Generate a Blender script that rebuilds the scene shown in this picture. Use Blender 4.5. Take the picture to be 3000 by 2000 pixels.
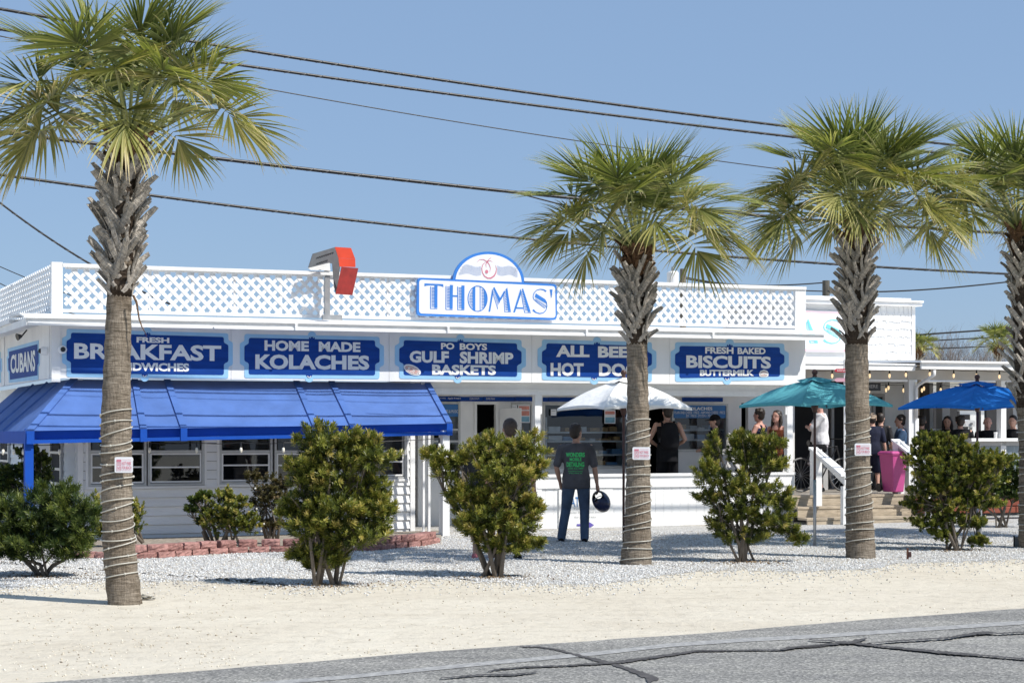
import bpy, bmesh, math, random
import numpy as np
from mathutils import Vector, Matrix, Euler
from mathutils.geometry import tessellate_polygon
from mathutils.bvhtree import BVHTree

for o in list(bpy.data.objects):
    bpy.data.objects.remove(o)
SC = bpy.context.scene
COL = SC.collection
random.seed(7)
rng = np.random.default_rng(7)

# ------------------------------------------------------------ camera
EYE = 1.63
FPX = 5000.0          # focal length in pixels of the 3000 px wide photograph
HOR = 1275.0          # horizon row
cam_d = bpy.data.cameras.new('camera')
cam = bpy.data.objects.new('camera', cam_d)
COL.objects.link(cam)
cam.location = (0, 0, EYE)
cam.rotation_euler = (math.radians(90), 0, 0)
cam_d.sensor_width = 36
cam_d.lens = 36 * FPX / 3000
cam_d.shift_y = (HOR - 1000) / 3000
cam_d.clip_start = 0.5
cam_d.clip_end = 3000
SC.camera = cam

# ------------------------------------------------------------ light
SUN_AZ = Vector((0.86, -0.51))         # horizontal direction towards the sun
SUN_EL = math.radians(51)
az = SUN_AZ.normalized()
sun_vec = Vector((az.x * math.cos(SUN_EL), az.y * math.cos(SUN_EL), math.sin(SUN_EL)))
sd = bpy.data.lights.new('sun', 'SUN')
sd.energy = 4.2
sd.angle = math.radians(0.53)
sd.color = (1.0, 0.955, 0.885)
sun = bpy.data.objects.new('sun', sd)
COL.objects.link(sun)
sun.rotation_euler = (-sun_vec).to_track_quat('-Z', 'Y').to_euler()
sun.location = (20, -20, 40)

W = bpy.data.worlds.new('World')
SC.world = W
W.use_nodes = True
nt = W.node_tree
bg = nt.nodes['Background']
sky = nt.nodes.new('ShaderNodeTexSky')
sky.sky_type = 'NISHITA'
sky.sun_disc = False
sky.sun_elevation = SUN_EL
sky.sun_rotation = math.atan2(az.x, az.y)
sky.air_density = 1.0
sky.dust_density = 0.6
sky.ozone_density = 4.0
sky.altitude = 0
mixs = nt.nodes.new('ShaderNodeMixRGB')          # constant blue mixed in to flatten the sky gradient
mixs.inputs[0].default_value = 0.72
mixs.inputs[2].default_value = (1.88, 2.82, 4.38, 1)
nt.links.new(sky.outputs[0], mixs.inputs[1])
nt.links.new(mixs.outputs[0], bg.inputs[0])
bg.inputs[1].default_value = 0.116

SC.view_settings.view_transform = 'Standard'
SC.view_settings.look = 'None'
SC.view_settings.exposure = 0.34
SC.view_settings.gamma = 1
SC.render.resolution_x = 1024
SC.render.resolution_y = 682

# ------------------------------------------------------------ coordinates
def ray(x, y, D):
    """point seen at photo pixel x, y at distance D in front of the camera"""
    return Vector(((x - 1500) / FPX * D, D, EYE + (HOR - y) / FPX * D))

def gnd(x, y, z=0.0):
    D = (EYE - z) * FPX / (y - HOR)
    return Vector(((x - 1500) / FPX * D, D, z))

EU = Vector((0.9030, 0.4297))      # along the shop front, to the right
EN = Vector((0.4297, -0.9030))     # out of the shop front
OX, OY = -6.99, 25.9               # front left corner of the sign board

def F(u, v, z):
    """shop-front coordinates to the world (the old building is a little out of level)"""
    k = u / 13.8
    return Vector((OX + EU.x * u + EN.x * v, OY + EU.y * u + EN.y * v, z + k * (-0.06 + 0.05 * z)))

def uz(x, y, v=0.0):
    """shop-front u, z of the pixel x, y on the plane v"""
    r = (x - 1500) / FPX
    # X = r*Y
    bx, by = OX + EN.x * v, OY + EN.y * v
    u = (r * by - bx) / (EU.x - r * EU.y)
    Y = by + EU.y * u
    Z = EYE + (HOR - y) / FPX * Y
    k = u / 13.8
    z = (Z + 0.06 * k) / (1 + 0.05 * k)
    return u, z

def Q(x, y, v=0.0):
    u, z = uz(x, y, v)
    return F(u, v, z)

def vz(x, y, u0=0.0):
    """side-wall v, z of the pixel on the plane u = u0"""
    r = (x - 1500) / FPX
    bx, by = OX + EU.x * u0, OY + EU.y * u0
    v = (r * by - bx) / (EN.x - r * EN.y)
    Y = by + EN.y * v
    Z = EYE + (HOR - y) / FPX * Y
    k = u0 / 13.8
    return v, (Z + 0.06 * k) / (1 + 0.05 * k)

# ------------------------------------------------------------ object helpers
def origin_of(p):
    s = Vector((0, 0, 0))
    while p is not None:
        s += p.location
        p = p.parent
    return s

def tag(o, label=None, cat=None, group=None, kind=None):
    if label: o['label'] = label
    if cat: o['category'] = cat
    if group: o['group'] = group
    if kind: o['kind'] = kind
    return o

def thing(name, label, cat, loc=(0, 0, 0), group=None):
    o = bpy.data.objects.new(name, None)
    o.empty_display_size = 0.2
    COL.objects.link(o)
    o.location = loc
    return tag(o, label, cat, group)

def link_mesh(name, me, parent=None, loc=None):
    o = bpy.data.objects.new(name, me)
    COL.objects.link(o)
    if parent is not None:
        o.parent = parent
        if loc is not None:
            o.location = Vector(loc) - origin_of(parent)
    elif loc is not None:
        o.location = loc
    return o

class MB:
    def __init__(s):
        s.v = []; s.f = []; s.mi = []; s.m = 0
    def add(s, vs, fs):
        b = len(s.v)
        s.v += [tuple(p) for p in vs]
        s.f += [tuple(b + i for i in f) for f in fs]
        s.mi += [s.m] * len(fs)
        return s
    def hexa(s, c):
        """eight corners: bottom loop 0-3 then top loop 4-7"""
        return s.add(c, [(0, 3, 2, 1), (4, 5, 6, 7), (0, 1, 5, 4), (1, 2, 6, 5), (2, 3, 7, 6), (3, 0, 4, 7)])
    def box(s, x0, x1, y0, y1, z0, z1):
        return s.hexa([(x0, y0, z0), (x1, y0, z0), (x1, y1, z0), (x0, y1, z0),
                       (x0, y0, z1), (x1, y0, z1), (x1, y1, z1), (x0, y1, z1)])
    def fbox(s, u0, u1, v0, v1, z0, z1):
        """box in shop-front coordinates"""
        return s.hexa([F(u0, v1, z0), F(u1, v1, z0), F(u1, v0, z0), F(u0, v0, z0),
                       F(u0, v1, z1), F(u1, v1, z1), F(u1, v0, z1), F(u0, v0, z1)])
    def pbox(s, xa, ya, xb, yb, v0, v1):
        """box whose front face (plane v1) spans pixels xa,ya - xb,yb"""
        ua, za = uz(xa, ya, v1); ub, _ = uz(xb, ya, v1); um, zb = uz((xa + xb) / 2, yb, v1)
        _, za = uz((xa + xb) / 2, ya, v1)
        return s.fbox(ua, ub, v0, v1, min(za, zb), max(za, zb))
    def quad(s, a, b, c, d):
        return s.add([a, b, c, d], [(0, 1, 2, 3)])
    def slab(s, pts, off):
        """polygon pts (list of Vector) extruded by vector off"""
        n = len(pts)
        tri = tessellate_polygon([[Vector(p) for p in pts]])
        top = [Vector(p) + off for p in pts]
        fs = [tuple(t) for t in tri] + [tuple(n + i for i in reversed(t)) for t in tri]
        fs += [(i, (i + 1) % n, n + (i + 1) % n, n + i) for i in range(n)]
        return s.add([Vector(p) for p in pts] + top, fs)
    def flat(s, pts):
        tri = tessellate_polygon([[Vector(p) for p in pts]])
        return s.add(pts, [tuple(t) for t in tri])
    def tube(s, pts, r, n=8, caps=True, sx=1.0):
        pts = [Vector(p) for p in pts]
        rs = r if isinstance(r, (list, tuple)) else [r] * len(pts)
        b = len(s.v); vs = []; up = None
        for i, p in enumerate(pts):
            t = (pts[min(i + 1, len(pts) - 1)] - pts[max(i - 1, 0)])
            if t.length < 1e-9: t = Vector((0, 0, 1))
            t.normalize()
            if up is None:
                up = Vector((0, 0, 1)) if abs(t.z) < 0.9 else Vector((0, 1, 0))
            a = t.cross(up)
            if a.length < 1e-6: a = t.cross(Vector((1, 0, 0)))
            a.normalize(); c = a.cross(t).normalized(); up = c
            for k in range(n):
                th = 2 * math.pi * k / n
                vs.append(p + a * math.cos(th) * rs[i] * sx + c * math.sin(th) * rs[i])
        fs = []
        for i in range(len(pts) - 1):
            for k in range(n):
                k2 = (k + 1) % n
                fs.append((i * n + k, i * n + k2, (i + 1) * n + k2, (i + 1) * n + k))
        if caps:
            fs.append(tuple(range(n - 1, -1, -1)))
            fs.append(tuple((len(pts) - 1) * n + k for k in range(n)))
        return s.add(vs, fs)
    def ball(s, c, r, n=12, m=8, sc=(1, 1, 1)):
        c = Vector(c); vs = [c + Vector((0, 0, r * sc[2]))]
        for i in range(1, m):
            ph = math.pi * i / m
            for k in range(n):
                th = 2 * math.pi * k / n
                vs.append(c + Vector((r * sc[0] * math.sin(ph) * math.cos(th), r * sc[1] * math.sin(ph) * math.sin(th), r * sc[2] * math.cos(ph))))
        vs.append(c - Vector((0, 0, r * sc[2])))
        fs = [(0, 1 + k, 1 + (k + 1) % n) for k in range(n)]
        for i in range(m - 2):
            for k in range(n):
                a = 1 + i * n + k; b2 = 1 + i * n + (k + 1) % n
                fs.append((a, a + n, b2 + n, b2))
        e = len(vs) - 1; q = 1 + (m - 2) * n
        fs += [(e, q + (k + 1) % n, q + k) for k in range(n)]
        return s.add(vs, fs)
    def mesh(s, name, mats, off=Vector((0, 0, 0)), smooth=False):
        me = bpy.data.meshes.new(name)
        me.from_pydata([(p[0] - off[0], p[1] - off[1], p[2] - off[2]) for p in s.v], [], s.f)
        for m in (mats if isinstance(mats, (list, tuple)) else [mats]):
            me.materials.append(m)
        me.polygons.foreach_set('material_index', s.mi)
        if smooth:
            me.polygons.foreach_set('use_smooth', [True] * len(me.polygons))
        me.update()
        return me
    def build(s, name, mats, parent=None, smooth=False, bevel=0.0):
        off = origin_of(parent) if parent is not None else Vector((0, 0, 0))
        if parent is None and s.v:
            a = np.array(s.v); off = Vector(((a[:, 0].min() + a[:, 0].max()) / 2, (a[:, 1].min() + a[:, 1].max()) / 2, a[:, 2].min()))
        me = s.mesh(name, mats, off, smooth)
        fix_normals(me)
        o = bpy.data.objects.new(name, me)
        COL.objects.link(o)
        if parent is not None: o.parent = parent
        else: o.location = off
        if bevel:
            b = o.modifiers.new('bevel', 'BEVEL'); b.width = bevel; b.segments = 2; b.limit_method = 'ANGLE'
        return o

def fix_normals(me):
    bm = bmesh.new(); bm.from_mesh(me)
    bmesh.ops.recalc_face_normals(bm, faces=bm.faces)
    bm.to_mesh(me); bm.free()

def np_mesh(name, verts, faces, mats, tint=None, parent=None, smooth=False):
    """fast mesh; faces is an (M, k) array; tint one float for each face"""
    off = origin_of(parent) if parent is not None else Vector((0, 0, 0))
    verts = np.asarray(verts, dtype=np.float32) - np.array(off, dtype=np.float32)
    faces = np.asarray(faces, dtype=np.int32)
    me = bpy.data.meshes.new(name)
    M, k = faces.shape
    me.vertices.add(len(verts)); me.vertices.foreach_set('co', verts.ravel())
    me.loops.add(M * k); me.loops.foreach_set('vertex_index', faces.ravel())
    me.polygons.add(M); me.polygons.foreach_set('loop_start', np.arange(0, M * k, k, dtype=np.int32))
    me.polygons.foreach_set('loop_total', np.full(M, k, dtype=np.int32))
    if smooth: me.polygons.foreach_set('use_smooth', np.ones(M, dtype=bool))
    for m in (mats if isinstance(mats, (list, tuple)) else [mats]): me.materials.append(m)
    if tint is not None:
        a = me.attributes.new('tint', 'FLOAT', 'FACE'); a.data.foreach_set('value', np.asarray(tint, dtype=np.float32))
    me.update(); me.validate()
    o = bpy.data.objects.new(name, me); COL.objects.link(o)
    if parent is not None: o.parent = parent
    return o

# ------------------------------------------------------------ materials
def newmat(name):
    m = bpy.data.materials.new(name); m.use_nodes = True
    return m, m.node_tree, m.node_tree.nodes['Principled BSDF']

def nd(t, kind, **kw):
    n = t.nodes.new(kind)
    for k, v in kw.items():
        if k in n.inputs: n.inputs[k].default_value = v
        else: setattr(n, k, v)
    return n

def ramp(t, src, stops, interp='LINEAR'):
    r = t.nodes.new('ShaderNodeValToRGB'); r.color_ramp.interpolation = interp
    e = r.color_ramp.elements
    while len(e) > 1: e.remove(e[-1])
    e[0].position = stops[0][0]; e[0].color = (*stops[0][1], 1)
    for p, c in stops[1:]:
        q = e.new(p); q.color = (*c, 1)
    t.links.new(src, r.inputs[0])
    return r

def mul(c, k): return tuple(min(1.0, x * k) for x in c)

def simple(name, col, rough=0.6, var=0.12, scale=6.0, bump=0.0, bscale=40.0, metal=0.0, spec=0.5, stretch=None, emit=None, detail=4):
    m, t, b = newmat(name)
    tc = nd(t, 'ShaderNodeTexCoord')
    src = tc.outputs['Object']
    if stretch:
        mp = nd(t, 'ShaderNodeMapping'); mp.inputs['Scale'].default_value = stretch
        t.links.new(src, mp.inputs[0]); src = mp.outputs[0]
    n = nd(t, 'ShaderNodeTexNoise', Scale=scale, Detail=detail)
    t.links.new(src, n.inputs['Vector'])
    r = ramp(t, n.outputs['Fac'], [(0.3, mul(col, 1 - var)), (0.7, mul(col, 1 + var))])
    t.links.new(r.outputs[0], b.inputs['Base Color'])
    b.inputs['Roughness'].default_value = rough
    b.inputs['Metallic'].default_value = metal
    b.inputs['Specular IOR Level'].default_value = spec
    if bump:
        n2 = nd(t, 'ShaderNodeTexNoise', Scale=bscale, Detail=5.0)
        t.links.new(src, n2.inputs['Vector'])
        bp = nd(t, 'ShaderNodeBump', Strength=1.0, Distance=bump)
        t.links.new(n2.outputs['Fac'], bp.inputs['Height'])
        t.links.new(bp.outputs[0], b.inputs['Normal'])
    if emit:
        b.inputs['Emission Color'].default_value = (*emit[0], 1)
        b.inputs['Emission Strength'].default_value = emit[1]
    return m

def leafmat(name, stops, rough=0.45, trans=0.35, tint_mul=1.0):
    """leaf colours by the leaf's own tint; light passes through"""
    m, t, b = newmat(name)
    a = nd(t, 'ShaderNodeAttribute', attribute_name='tint')
    r = ramp(t, a.outputs['Fac'], stops)
    t.links.new(r.outputs[0], b.inputs['Base Color'])
    b.inputs['Roughness'].default_value = rough
    b.inputs['Specular IOR Level'].default_value = 0.4
    tr = nd(t, 'ShaderNodeBsdfTranslucent')
    mx = nd(t, 'ShaderNodeMixRGB', blend_type='MULTIPLY'); mx.inputs[0].default_value = 1
    mx.inputs[2].default_value = (1.15, 1.2, 0.55, 1)
    t.links.new(r.outputs[0], mx.inputs[1]); t.links.new(mx.outputs[0], tr.inputs[0])
    ms = nd(t, 'ShaderNodeMixShader'); ms.inputs[0].default_value = trans
    out = t.nodes['Material Output']
    t.links.new(b.outputs[0], ms.inputs[1]); t.links.new(tr.outputs[0], ms.inputs[2])
    t.links.new(ms.outputs[0], out.inputs['Surface'])
    return m

def glassmat(name, tintc=(0.75, 0.82, 0.85), refl=0.25):
    m, t, b = newmat(name)
    tp = nd(t, 'ShaderNodeBsdfTransparent'); tp.inputs[0].default_value = (*tintc, 1)
    gl = nd(t, 'ShaderNodeBsdfGlossy'); gl.inputs['Roughness'].default_value = 0.02; gl.inputs[0].default_value = (0.9, 0.95, 1, 1)
    lw = nd(t, 'ShaderNodeLayerWeight', Blend=0.3)
    ma = nd(t, 'ShaderNodeMath', operation='MULTIPLY_ADD'); ma.inputs[1].default_value = 0.5; ma.inputs[2].default_value = refl
    t.links.new(lw.outputs['Fresnel'], ma.inputs[0])
    ms = nd(t, 'ShaderNodeMixShader')
    t.links.new(ma.outputs[0], ms.inputs[0]); t.links.new(tp.outputs[0], ms.inputs[1]); t.links.new(gl.outputs[0], ms.inputs[2])
    t.links.new(ms.outputs[0], t.nodes['Material Output'].inputs['Surface'])
    return m

M = {}
M['white'] = simple('white_paint', (0.82, 0.82, 0.81), 0.6, 0.07, 1.6, 0.003, 25, stretch=(1.5, 1.5, 0.35), detail=9)
M['white_board'] = simple('white_board_paint', (0.82, 0.82, 0.81), 0.65, 0.07, 1.5, 0.005, 14, stretch=(0.8, 0.8, 2.2), detail=9)
M['white_shade'] = simple('grey_white_paint', (0.80, 0.80, 0.79), 0.6, 0.07, 2.0, 0.002, 20)
M['beige'] = simple('beige_paint', (0.50, 0.48, 0.45), 0.6, 0.06, 2.0)
M['awning'] = simple('blue_awning_fabric', (0.085, 0.175, 0.46), 0.8, 0.12, 2.5, 0.016, 5, spec=0.25)
_t = M['awning'].node_tree; _b = _t.nodes['Principled BSDF']          # light filters through the canvas
_tr = _t.nodes.new('ShaderNodeBsdfTranslucent'); _tr.inputs[0].default_value = (0.55, 0.62, 0.80, 1)
_ms = _t.nodes.new('ShaderNodeMixShader'); _ms.inputs[0].default_value = 0.14
_t.links.new(_b.outputs[0], _ms.inputs[1]); _t.links.new(_tr.outputs[0], _ms.inputs[2]); _t.links.new(_ms.outputs[0], _t.nodes['Material Output'].inputs['Surface'])
M['awning_trim'] = simple('blue_awning_trim', (0.006, 0.075, 0.42), 0.65, 0.06, 5.0, spec=0.25)
M['signblue'] = simple('sign_dark_blue_paint', (0.004, 0.050, 0.27), 0.6, 0.14, 2.5, stretch=(1, 1, 6), spec=0.2)
M['signlight'] = simple('sign_light_blue_paint', (0.32, 0.58, 0.83), 0.5, 0.06, 3)
M['letter'] = simple('letter_white_paint', (0.82, 0.82, 0.80), 0.5, 0.04, 6)
M['logoblue'] = simple('logo_blue_paint', (0.035, 0.20, 0.62), 0.45, 0.04, 4)
M['logopink'] = simple('logo_pink_paint', (0.62, 0.20, 0.27), 0.5, 0.04, 4)
M['signface'] = simple('sign_face_white', (0.80, 0.81, 0.84), 0.35, 0.02, 3)
M['teal'] = simple('teal_print', (0.17, 0.62, 0.70), 0.5, 0.04, 4)
M['pinkline'] = simple('pale_pink_print', (0.80, 0.52, 0.56), 0.5, 0.04, 4)
M['dark'] = simple('dark_interior', (0.02, 0.02, 0.022), 0.8, 0.3, 2)  # near black, puts the shade of unlit interiors into the colour
M['black'] = simple('black_plastic', (0.015, 0.015, 0.016), 0.4, 0.1, 5)
M['metal'] = simple('galvanised_metal', (0.42, 0.43, 0.44), 0.4, 0.15, 8, metal=0.6)
M['alu'] = simple('aluminium_frame', (0.50, 0.50, 0.49), 0.4, 0.08, 8, metal=0.3)
M['plate'] = simple('dull_grey_sheet_metal', (0.15, 0.16, 0.17), 0.55, 0.15, 8, metal=0.3)
M['glass'] = glassmat('window_glass', (0.22, 0.24, 0.27), 0.05)
M['glass2'] = glassmat('shop_glass', (0.72, 0.78, 0.82), 0.05)
M['wood'] = simple('weathered_wood', (0.42, 0.35, 0.26), 0.8, 0.25, 5, 0.004, 30, stretch=(1, 1, 6))
M['pole'] = simple('brown_pole', (0.07, 0.03, 0.025), 0.45, 0.2, 5)
M['red'] = simple('orange_red_paint', (0.72, 0.065, 0.025), 0.45, 0.10, 4)
M['darkred'] = simple('faded_dark_red_paint', (0.30, 0.02, 0.015), 0.6, 0.2, 10)
M['ropewhite'] = simple('white_rope_light', (0.50, 0.48, 0.42), 0.4, 0.1, 8)
# ============================================================ GROUND
def groundmat(name, kind):
    m, t, b = newmat(name)
    tc = nd(t, 'ShaderNodeTexCoord'); P = tc.outputs['Object']
    b.inputs['Roughness'].default_value = 0.95
    b.inputs['Specular IOR Level'].default_value = 0.2
    def noise(scale, detail=4.0, rough=0.6, mp=None):
        n = nd(t, 'ShaderNodeTexNoise', Scale=scale, Detail=detail, Roughness=rough)
        src = P
        if mp:
            q = nd(t, 'ShaderNodeMapping'); q.inputs['Rotation'].default_value = (0, 0, -math.radians(31)); q.inputs['Scale'].default_value = mp
            t.links.new(P, q.inputs[0]); src = q.outputs[0]
        t.links.new(src, n.inputs['Vector']); return n
    def mix(a, c, fac, bt='MIX'):
        x = nd(t, 'ShaderNodeMixRGB', blend_type=bt)
        for i, s in ((1, a), (2, c)):
            if isinstance(s, tuple): x.inputs[i].default_value = (*s, 1)
            else: t.links.new(s, x.inputs[i])
        if isinstance(fac, float): x.inputs[0].default_value = fac
        else: t.links.new(fac, x.inputs[0])
        return x.outputs[0]
    if kind == 'sand':
        n1 = noise(0.5, 6, 0.65); n2 = noise(45, 6, 0.75); n3 = noise(0.9, 4, 0.6, (0.12, 1.6, 1)); n4 = noise(5, 6, 0.7)
        base = ramp(t, n1.outputs[0], [(0.3, (0.60, 0.545, 0.445)), (0.7, (0.68, 0.63, 0.525))]).outputs[0]
        tracks = ramp(t, n3.outputs[0], [(0.40, (0.95, 0.945, 0.94)), (0.52, (1, 1, 1)), (0.66, (0.965, 0.965, 0.97))]).outputs[0]
        c = mix(base, tracks, 1.0, 'MULTIPLY')
        sp = ramp(t, n2.outputs[0], [(0.32, (0.62, 0.60, 0.58)), (0.42, (1, 1, 1)), (0.62, (1, 1, 1)), (0.72, (1.0, 1.0, 1.0))]).outputs[0]
        c = mix(c, sp, 0.7, 'MULTIPLY')
        pz = ramp(t, n4.outputs[0], [(0.35, (0.86, 0.85, 0.84)), (0.5, (1, 1, 1))]).outputs[0]
        c = mix(c, pz, 1.0, 'MULTIPLY')
        t.links.new(c, b.inputs['Base Color'])
        bp = nd(t, 'ShaderNodeBump', Strength=0.7, Distance=0.012); t.links.new(n2.outputs[0], bp.inputs['Height'])
        bp2 = nd(t, 'ShaderNodeBump', Strength=0.8, Distance=0.05); t.links.new(n4.outputs[0], bp2.inputs['Height'])
        t.links.new(bp2.outputs[0], bp.inputs['Normal']); t.links.new(bp.outputs[0], b.inputs['Normal'])
    elif kind == 'gravel':
        v = nd(t, 'ShaderNodeTexVoronoi', Scale=38); t.links.new(P, v.inputs['Vector'])
        sep = nd(t, 'ShaderNodeSeparateColor'); t.links.new(v.outputs['Color'], sep.inputs[0])
        c = ramp(t, sep.outputs[0], [(0.0, (0.40, 0.40, 0.40)), (0.35, (0.58, 0.58, 0.57)), (1, (0.74, 0.74, 0.72))]).outputs[0]
        d = ramp(t, v.outputs['Distance'], [(0.2, (1, 1, 1)), (0.75, (0.5, 0.48, 0.46))]).outputs[0]
        c = mix(c, d, 0.8, 'MULTIPLY')
        n = noise(0.8, 5, 0.7)
        tan = ramp(t, n.outputs[0], [(0.5, (1, 1, 1)), (0.68, (1.0, 0.92, 0.78))]).outputs[0]
        c = mix(c, tan, 1.0, 'MULTIPLY')
        t.links.new(c, b.inputs['Base Color'])
        iv = nd(t, 'ShaderNodeMath', operation='SUBTRACT'); iv.inputs[0].default_value = 1; t.links.new(v.outputs['Distance'], iv.inputs[1])
        bp = nd(t, 'ShaderNodeBump', Strength=0.8, Distance=0.02); t.links.new(iv.outputs[0], bp.inputs['Height'])
        t.links.new(bp.outputs[0], b.inputs['Normal'])
    elif kind == 'asphalt':
        v = nd(t, 'ShaderNodeTexVoronoi', Scale=62); t.links.new(P, v.inputs['Vector'])
        sep = nd(t, 'ShaderNodeSeparateColor'); t.links.new(v.outputs['Color'], sep.inputs[0])
        c = ramp(t, sep.outputs[0], [(0.0, (0.145, 0.145, 0.139)), (0.5, (0.245, 0.242, 0.231)), (0.85, (0.33, 0.325, 0.306)), (1, (0.45, 0.44, 0.41))]).outputs[0]
        n = noise(0.7, 4, 0.6, (0.1, 2.2, 1))
        tr = ramp(t, n.outputs[0], [(0.38, (0.78, 0.78, 0.78)), (0.62, (1.08, 1.07, 1.05))]).outputs[0]
        c = mix(c, tr, 1.0, 'MULTIPLY')
        n2 = noise(3, 5, 0.7)
        c = mix(c, ramp(t, n2.outputs[0], [(0.3, (0.88, 0.88, 0.9)), (0.7, (1.08, 1.08, 1.06))]).outputs[0], 1.0, 'MULTIPLY')
        t.links.new(c, b.inputs['Base Color'])
        bp = nd(t, 'ShaderNodeBump', Strength=0.5, Distance=0.006); t.links.new(v.outputs['Distance'], bp.inputs['Height'])
        t.links.new(bp.outputs[0], b.inputs['Normal'])
    elif kind == 'line':
        n = noise(14, 6, 0.8)
        f = ramp(t, n.outputs[0], [(0.44, (0, 0, 0)), (0.66, (1, 1, 1))])
        t.links.new(mix((0.25, 0.25, 0.25), (0.46, 0.46, 0.44), f.outputs[0]), b.inputs['Base Color'])
    return m

gm = {k: groundmat(k + '_surface', k) for k in ('sand', 'gravel', 'asphalt', 'line')}
g = MB(); n = 24
g.quad((-500, -60, 0), (500, -60, 0), (500, 900, 0), (-500, 900, 0))
tag(g.build('ground', gm['sand']), 'pale cream sand shoulder between the road and the gravel', kind='structure')

def strip_px(pts, half, z, name, mat, label):
    """ribbon on the ground following pixels pts, half its thickness in pixels at each"""
    b = MB(); L = []; R = []
    for i, p in enumerate(pts):
        h = p[2] if len(p) > 2 else half
        a = pts[max(i - 1, 0)]; c = pts[min(i + 1, len(pts) - 1)]
        tx, ty = c[0] - a[0], c[1] - a[1]; l = math.hypot(tx, ty); nx, ny = -ty / l, tx / l
        L.append(gnd(p[0] + nx * h, p[1] + ny * h, z)); R.append(gnd(p[0] - nx * h, p[1] - ny * h, z))
    for i in range(len(pts) - 1):
        b.quad(L[i], L[i + 1], R[i + 1], R[i])
    o = b.build(name, mat)
    return tag(o, label, kind='structure')

def densify(pts, step, wob=0.0, hw=None):
    out = []
    for a, c in zip(pts[:-1], pts[1:]):
        n = max(1, int(math.hypot(c[0] - a[0], c[1] - a[1]) / step))
        for i in range(n):
            k = i / n; q = [a[0] + (c[0] - a[0]) * k, a[1] + (c[1] - a[1]) * k + random.uniform(-wob, wob)]
            if hw is not None:
                ha = a[2] if len(a) > 2 else hw; hc = c[2] if len(c) > 2 else hw
                q.append((ha + (hc - ha) * k) * random.uniform(0.7, 1.3))
            out.append(tuple(q))
    l = pts[-1]
    out.append((l[0], l[1]) if hw is None else (l[0], l[1], (l[2] if len(l) > 2 else hw) * 0.6))
    return out

# road: its edge runs from (85,2000) to (3000,1782)
ra, rb = gnd(85, 2000), gnd(3000, 1782)
rd = (rb - ra).normalized(); rn = Vector((rd.y, -rd.x, 0))
edge = []
for i in range(401):
    s = -60 + i * 0.35
    edge.append(ra + rd * s + rn * (random.uniform(-0.035, 0.035) + 0.03 * math.sin(s * 1.3)) + Vector((0, 0, 0.004)))
b = MB()
for i in range(400):
    b.quad(edge[i], edge[i + 1], edge[i + 1] + rn * 12, edge[i] + rn * 12)
tag(b.build('road', gm['asphalt']), 'grey asphalt road with sealed cracks', kind='structure')
strip_px(densify([(600, 2017), (808, 1998), (1000, 1983), (1400, 1944), (1753, 1912), (1953, 1889), (2165, 1874), (2400, 1862), (3000, 1822), (3300, 1802)], 40), 5.5, 0.008, 'edge_line', gm['line'], 'worn white edge line along the road')
M['seal'] = simple('crack_seal_tar', (0.085, 0.082, 0.082), 0.85, 0.3, 9, spec=0.15)
def z3(pts): return [(1400 + p[0] / 2.352, 1600 + p[1] / 2.352) + tuple(p[2:]) for p in pts]
def z2(pts): return [(2250 + p[0] / 2.412, 1350 + p[1] / 2.412) + tuple(p[2:]) for p in pts]
seals = [
    z3([(290, 688, 1.5), (440, 692, 2.5), (560, 712, 3.5), (680, 745, 4.5), (840, 785, 6), (930, 803, 8), (1000, 830, 5), (1080, 858, 9), (1150, 885, 12), (1200, 905, 12), (1245, 912, 7)]),
    z3([(1165, 900, 6), (1185, 940, 7), (1175, 990, 7)]),
    z3([(70, 858, 1.5), (160, 840, 3), (330, 828, 3), (600, 818, 3), (860, 803, 4), (1000, 790, 5.5), (1250, 755, 5.5), (1500, 718, 4), (1800, 712, 2.5), (2080, 712, 2.5), (2130, 697, 5), (2352, 683, 3.5), (2420, 678, 3)]),
    z3([(-260, 905, 2), (0, 883, 3), (250, 880, 4), (410, 862, 2)]),
    z2([(90, 1330, 3.5), (250, 1305, 3), (560, 1280, 5), (620, 1285, 5), (900, 1315, 4), (1250, 1350, 6), (1500, 1368, 3.5), (1809, 1395, 4), (2100, 1420, 4)]),
    z2([(290, 1258, 1.5), (420, 1265, 3), (480, 1275, 4.5), (570, 1280, 6), (640, 1265, 6), (700, 1248, 3)]),
    z2([(700, 1285, 1.5), (900, 1268, 3), (1250, 1248, 3.5), (1480, 1212, 6), (1560, 1208, 5), (1620, 1215, 2.5), (1809, 1205, 3), (2100, 1190, 3)])]
for i, s in enumerate(seals):
    strip_px(densify([(p[0], p[1], (p[2] if len(p) > 2 else 3) * 0.66) for p in s], 5, 0.9, 2.0), 2.0, 0.008 + 0.002 * (i + 1), 'crack_seal', M['seal'], 'dark tar seal line over a crack in the road')

# gravel bed in front of the shop
near = [(-500, 1740), (0, 1718), (130, 1712), (300, 1698), (520, 1700), (700, 1694), (900, 1722), (1050, 1712), (1250, 1690), (1500, 1706), (1700, 1712), (1850, 1700), (2000, 1676), (2150, 1668), (2350, 1672), (2500, 1668), (2650, 1648), (2900, 1642), (3100, 1632), (3600, 1612)]
near = densify(near, 30, 3)
pn = [gnd(p[0], p[1], 0.004) for p in near]
b = MB()
for i in range(len(pn) - 1):
    f0 = F(-22 + 50 * i / (len(pn) - 1), -6, 0); f1 = F(-22 + 50 * (i + 1) / (len(pn) - 1), -6, 0)
    f0.z = f1.z = 0.004
    b.quad(pn[i], pn[i + 1], f1, f0)
tag(b.build('gravel_bed', gm['gravel']), 'white limestone gravel in front of the shop', kind='structure')

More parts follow.
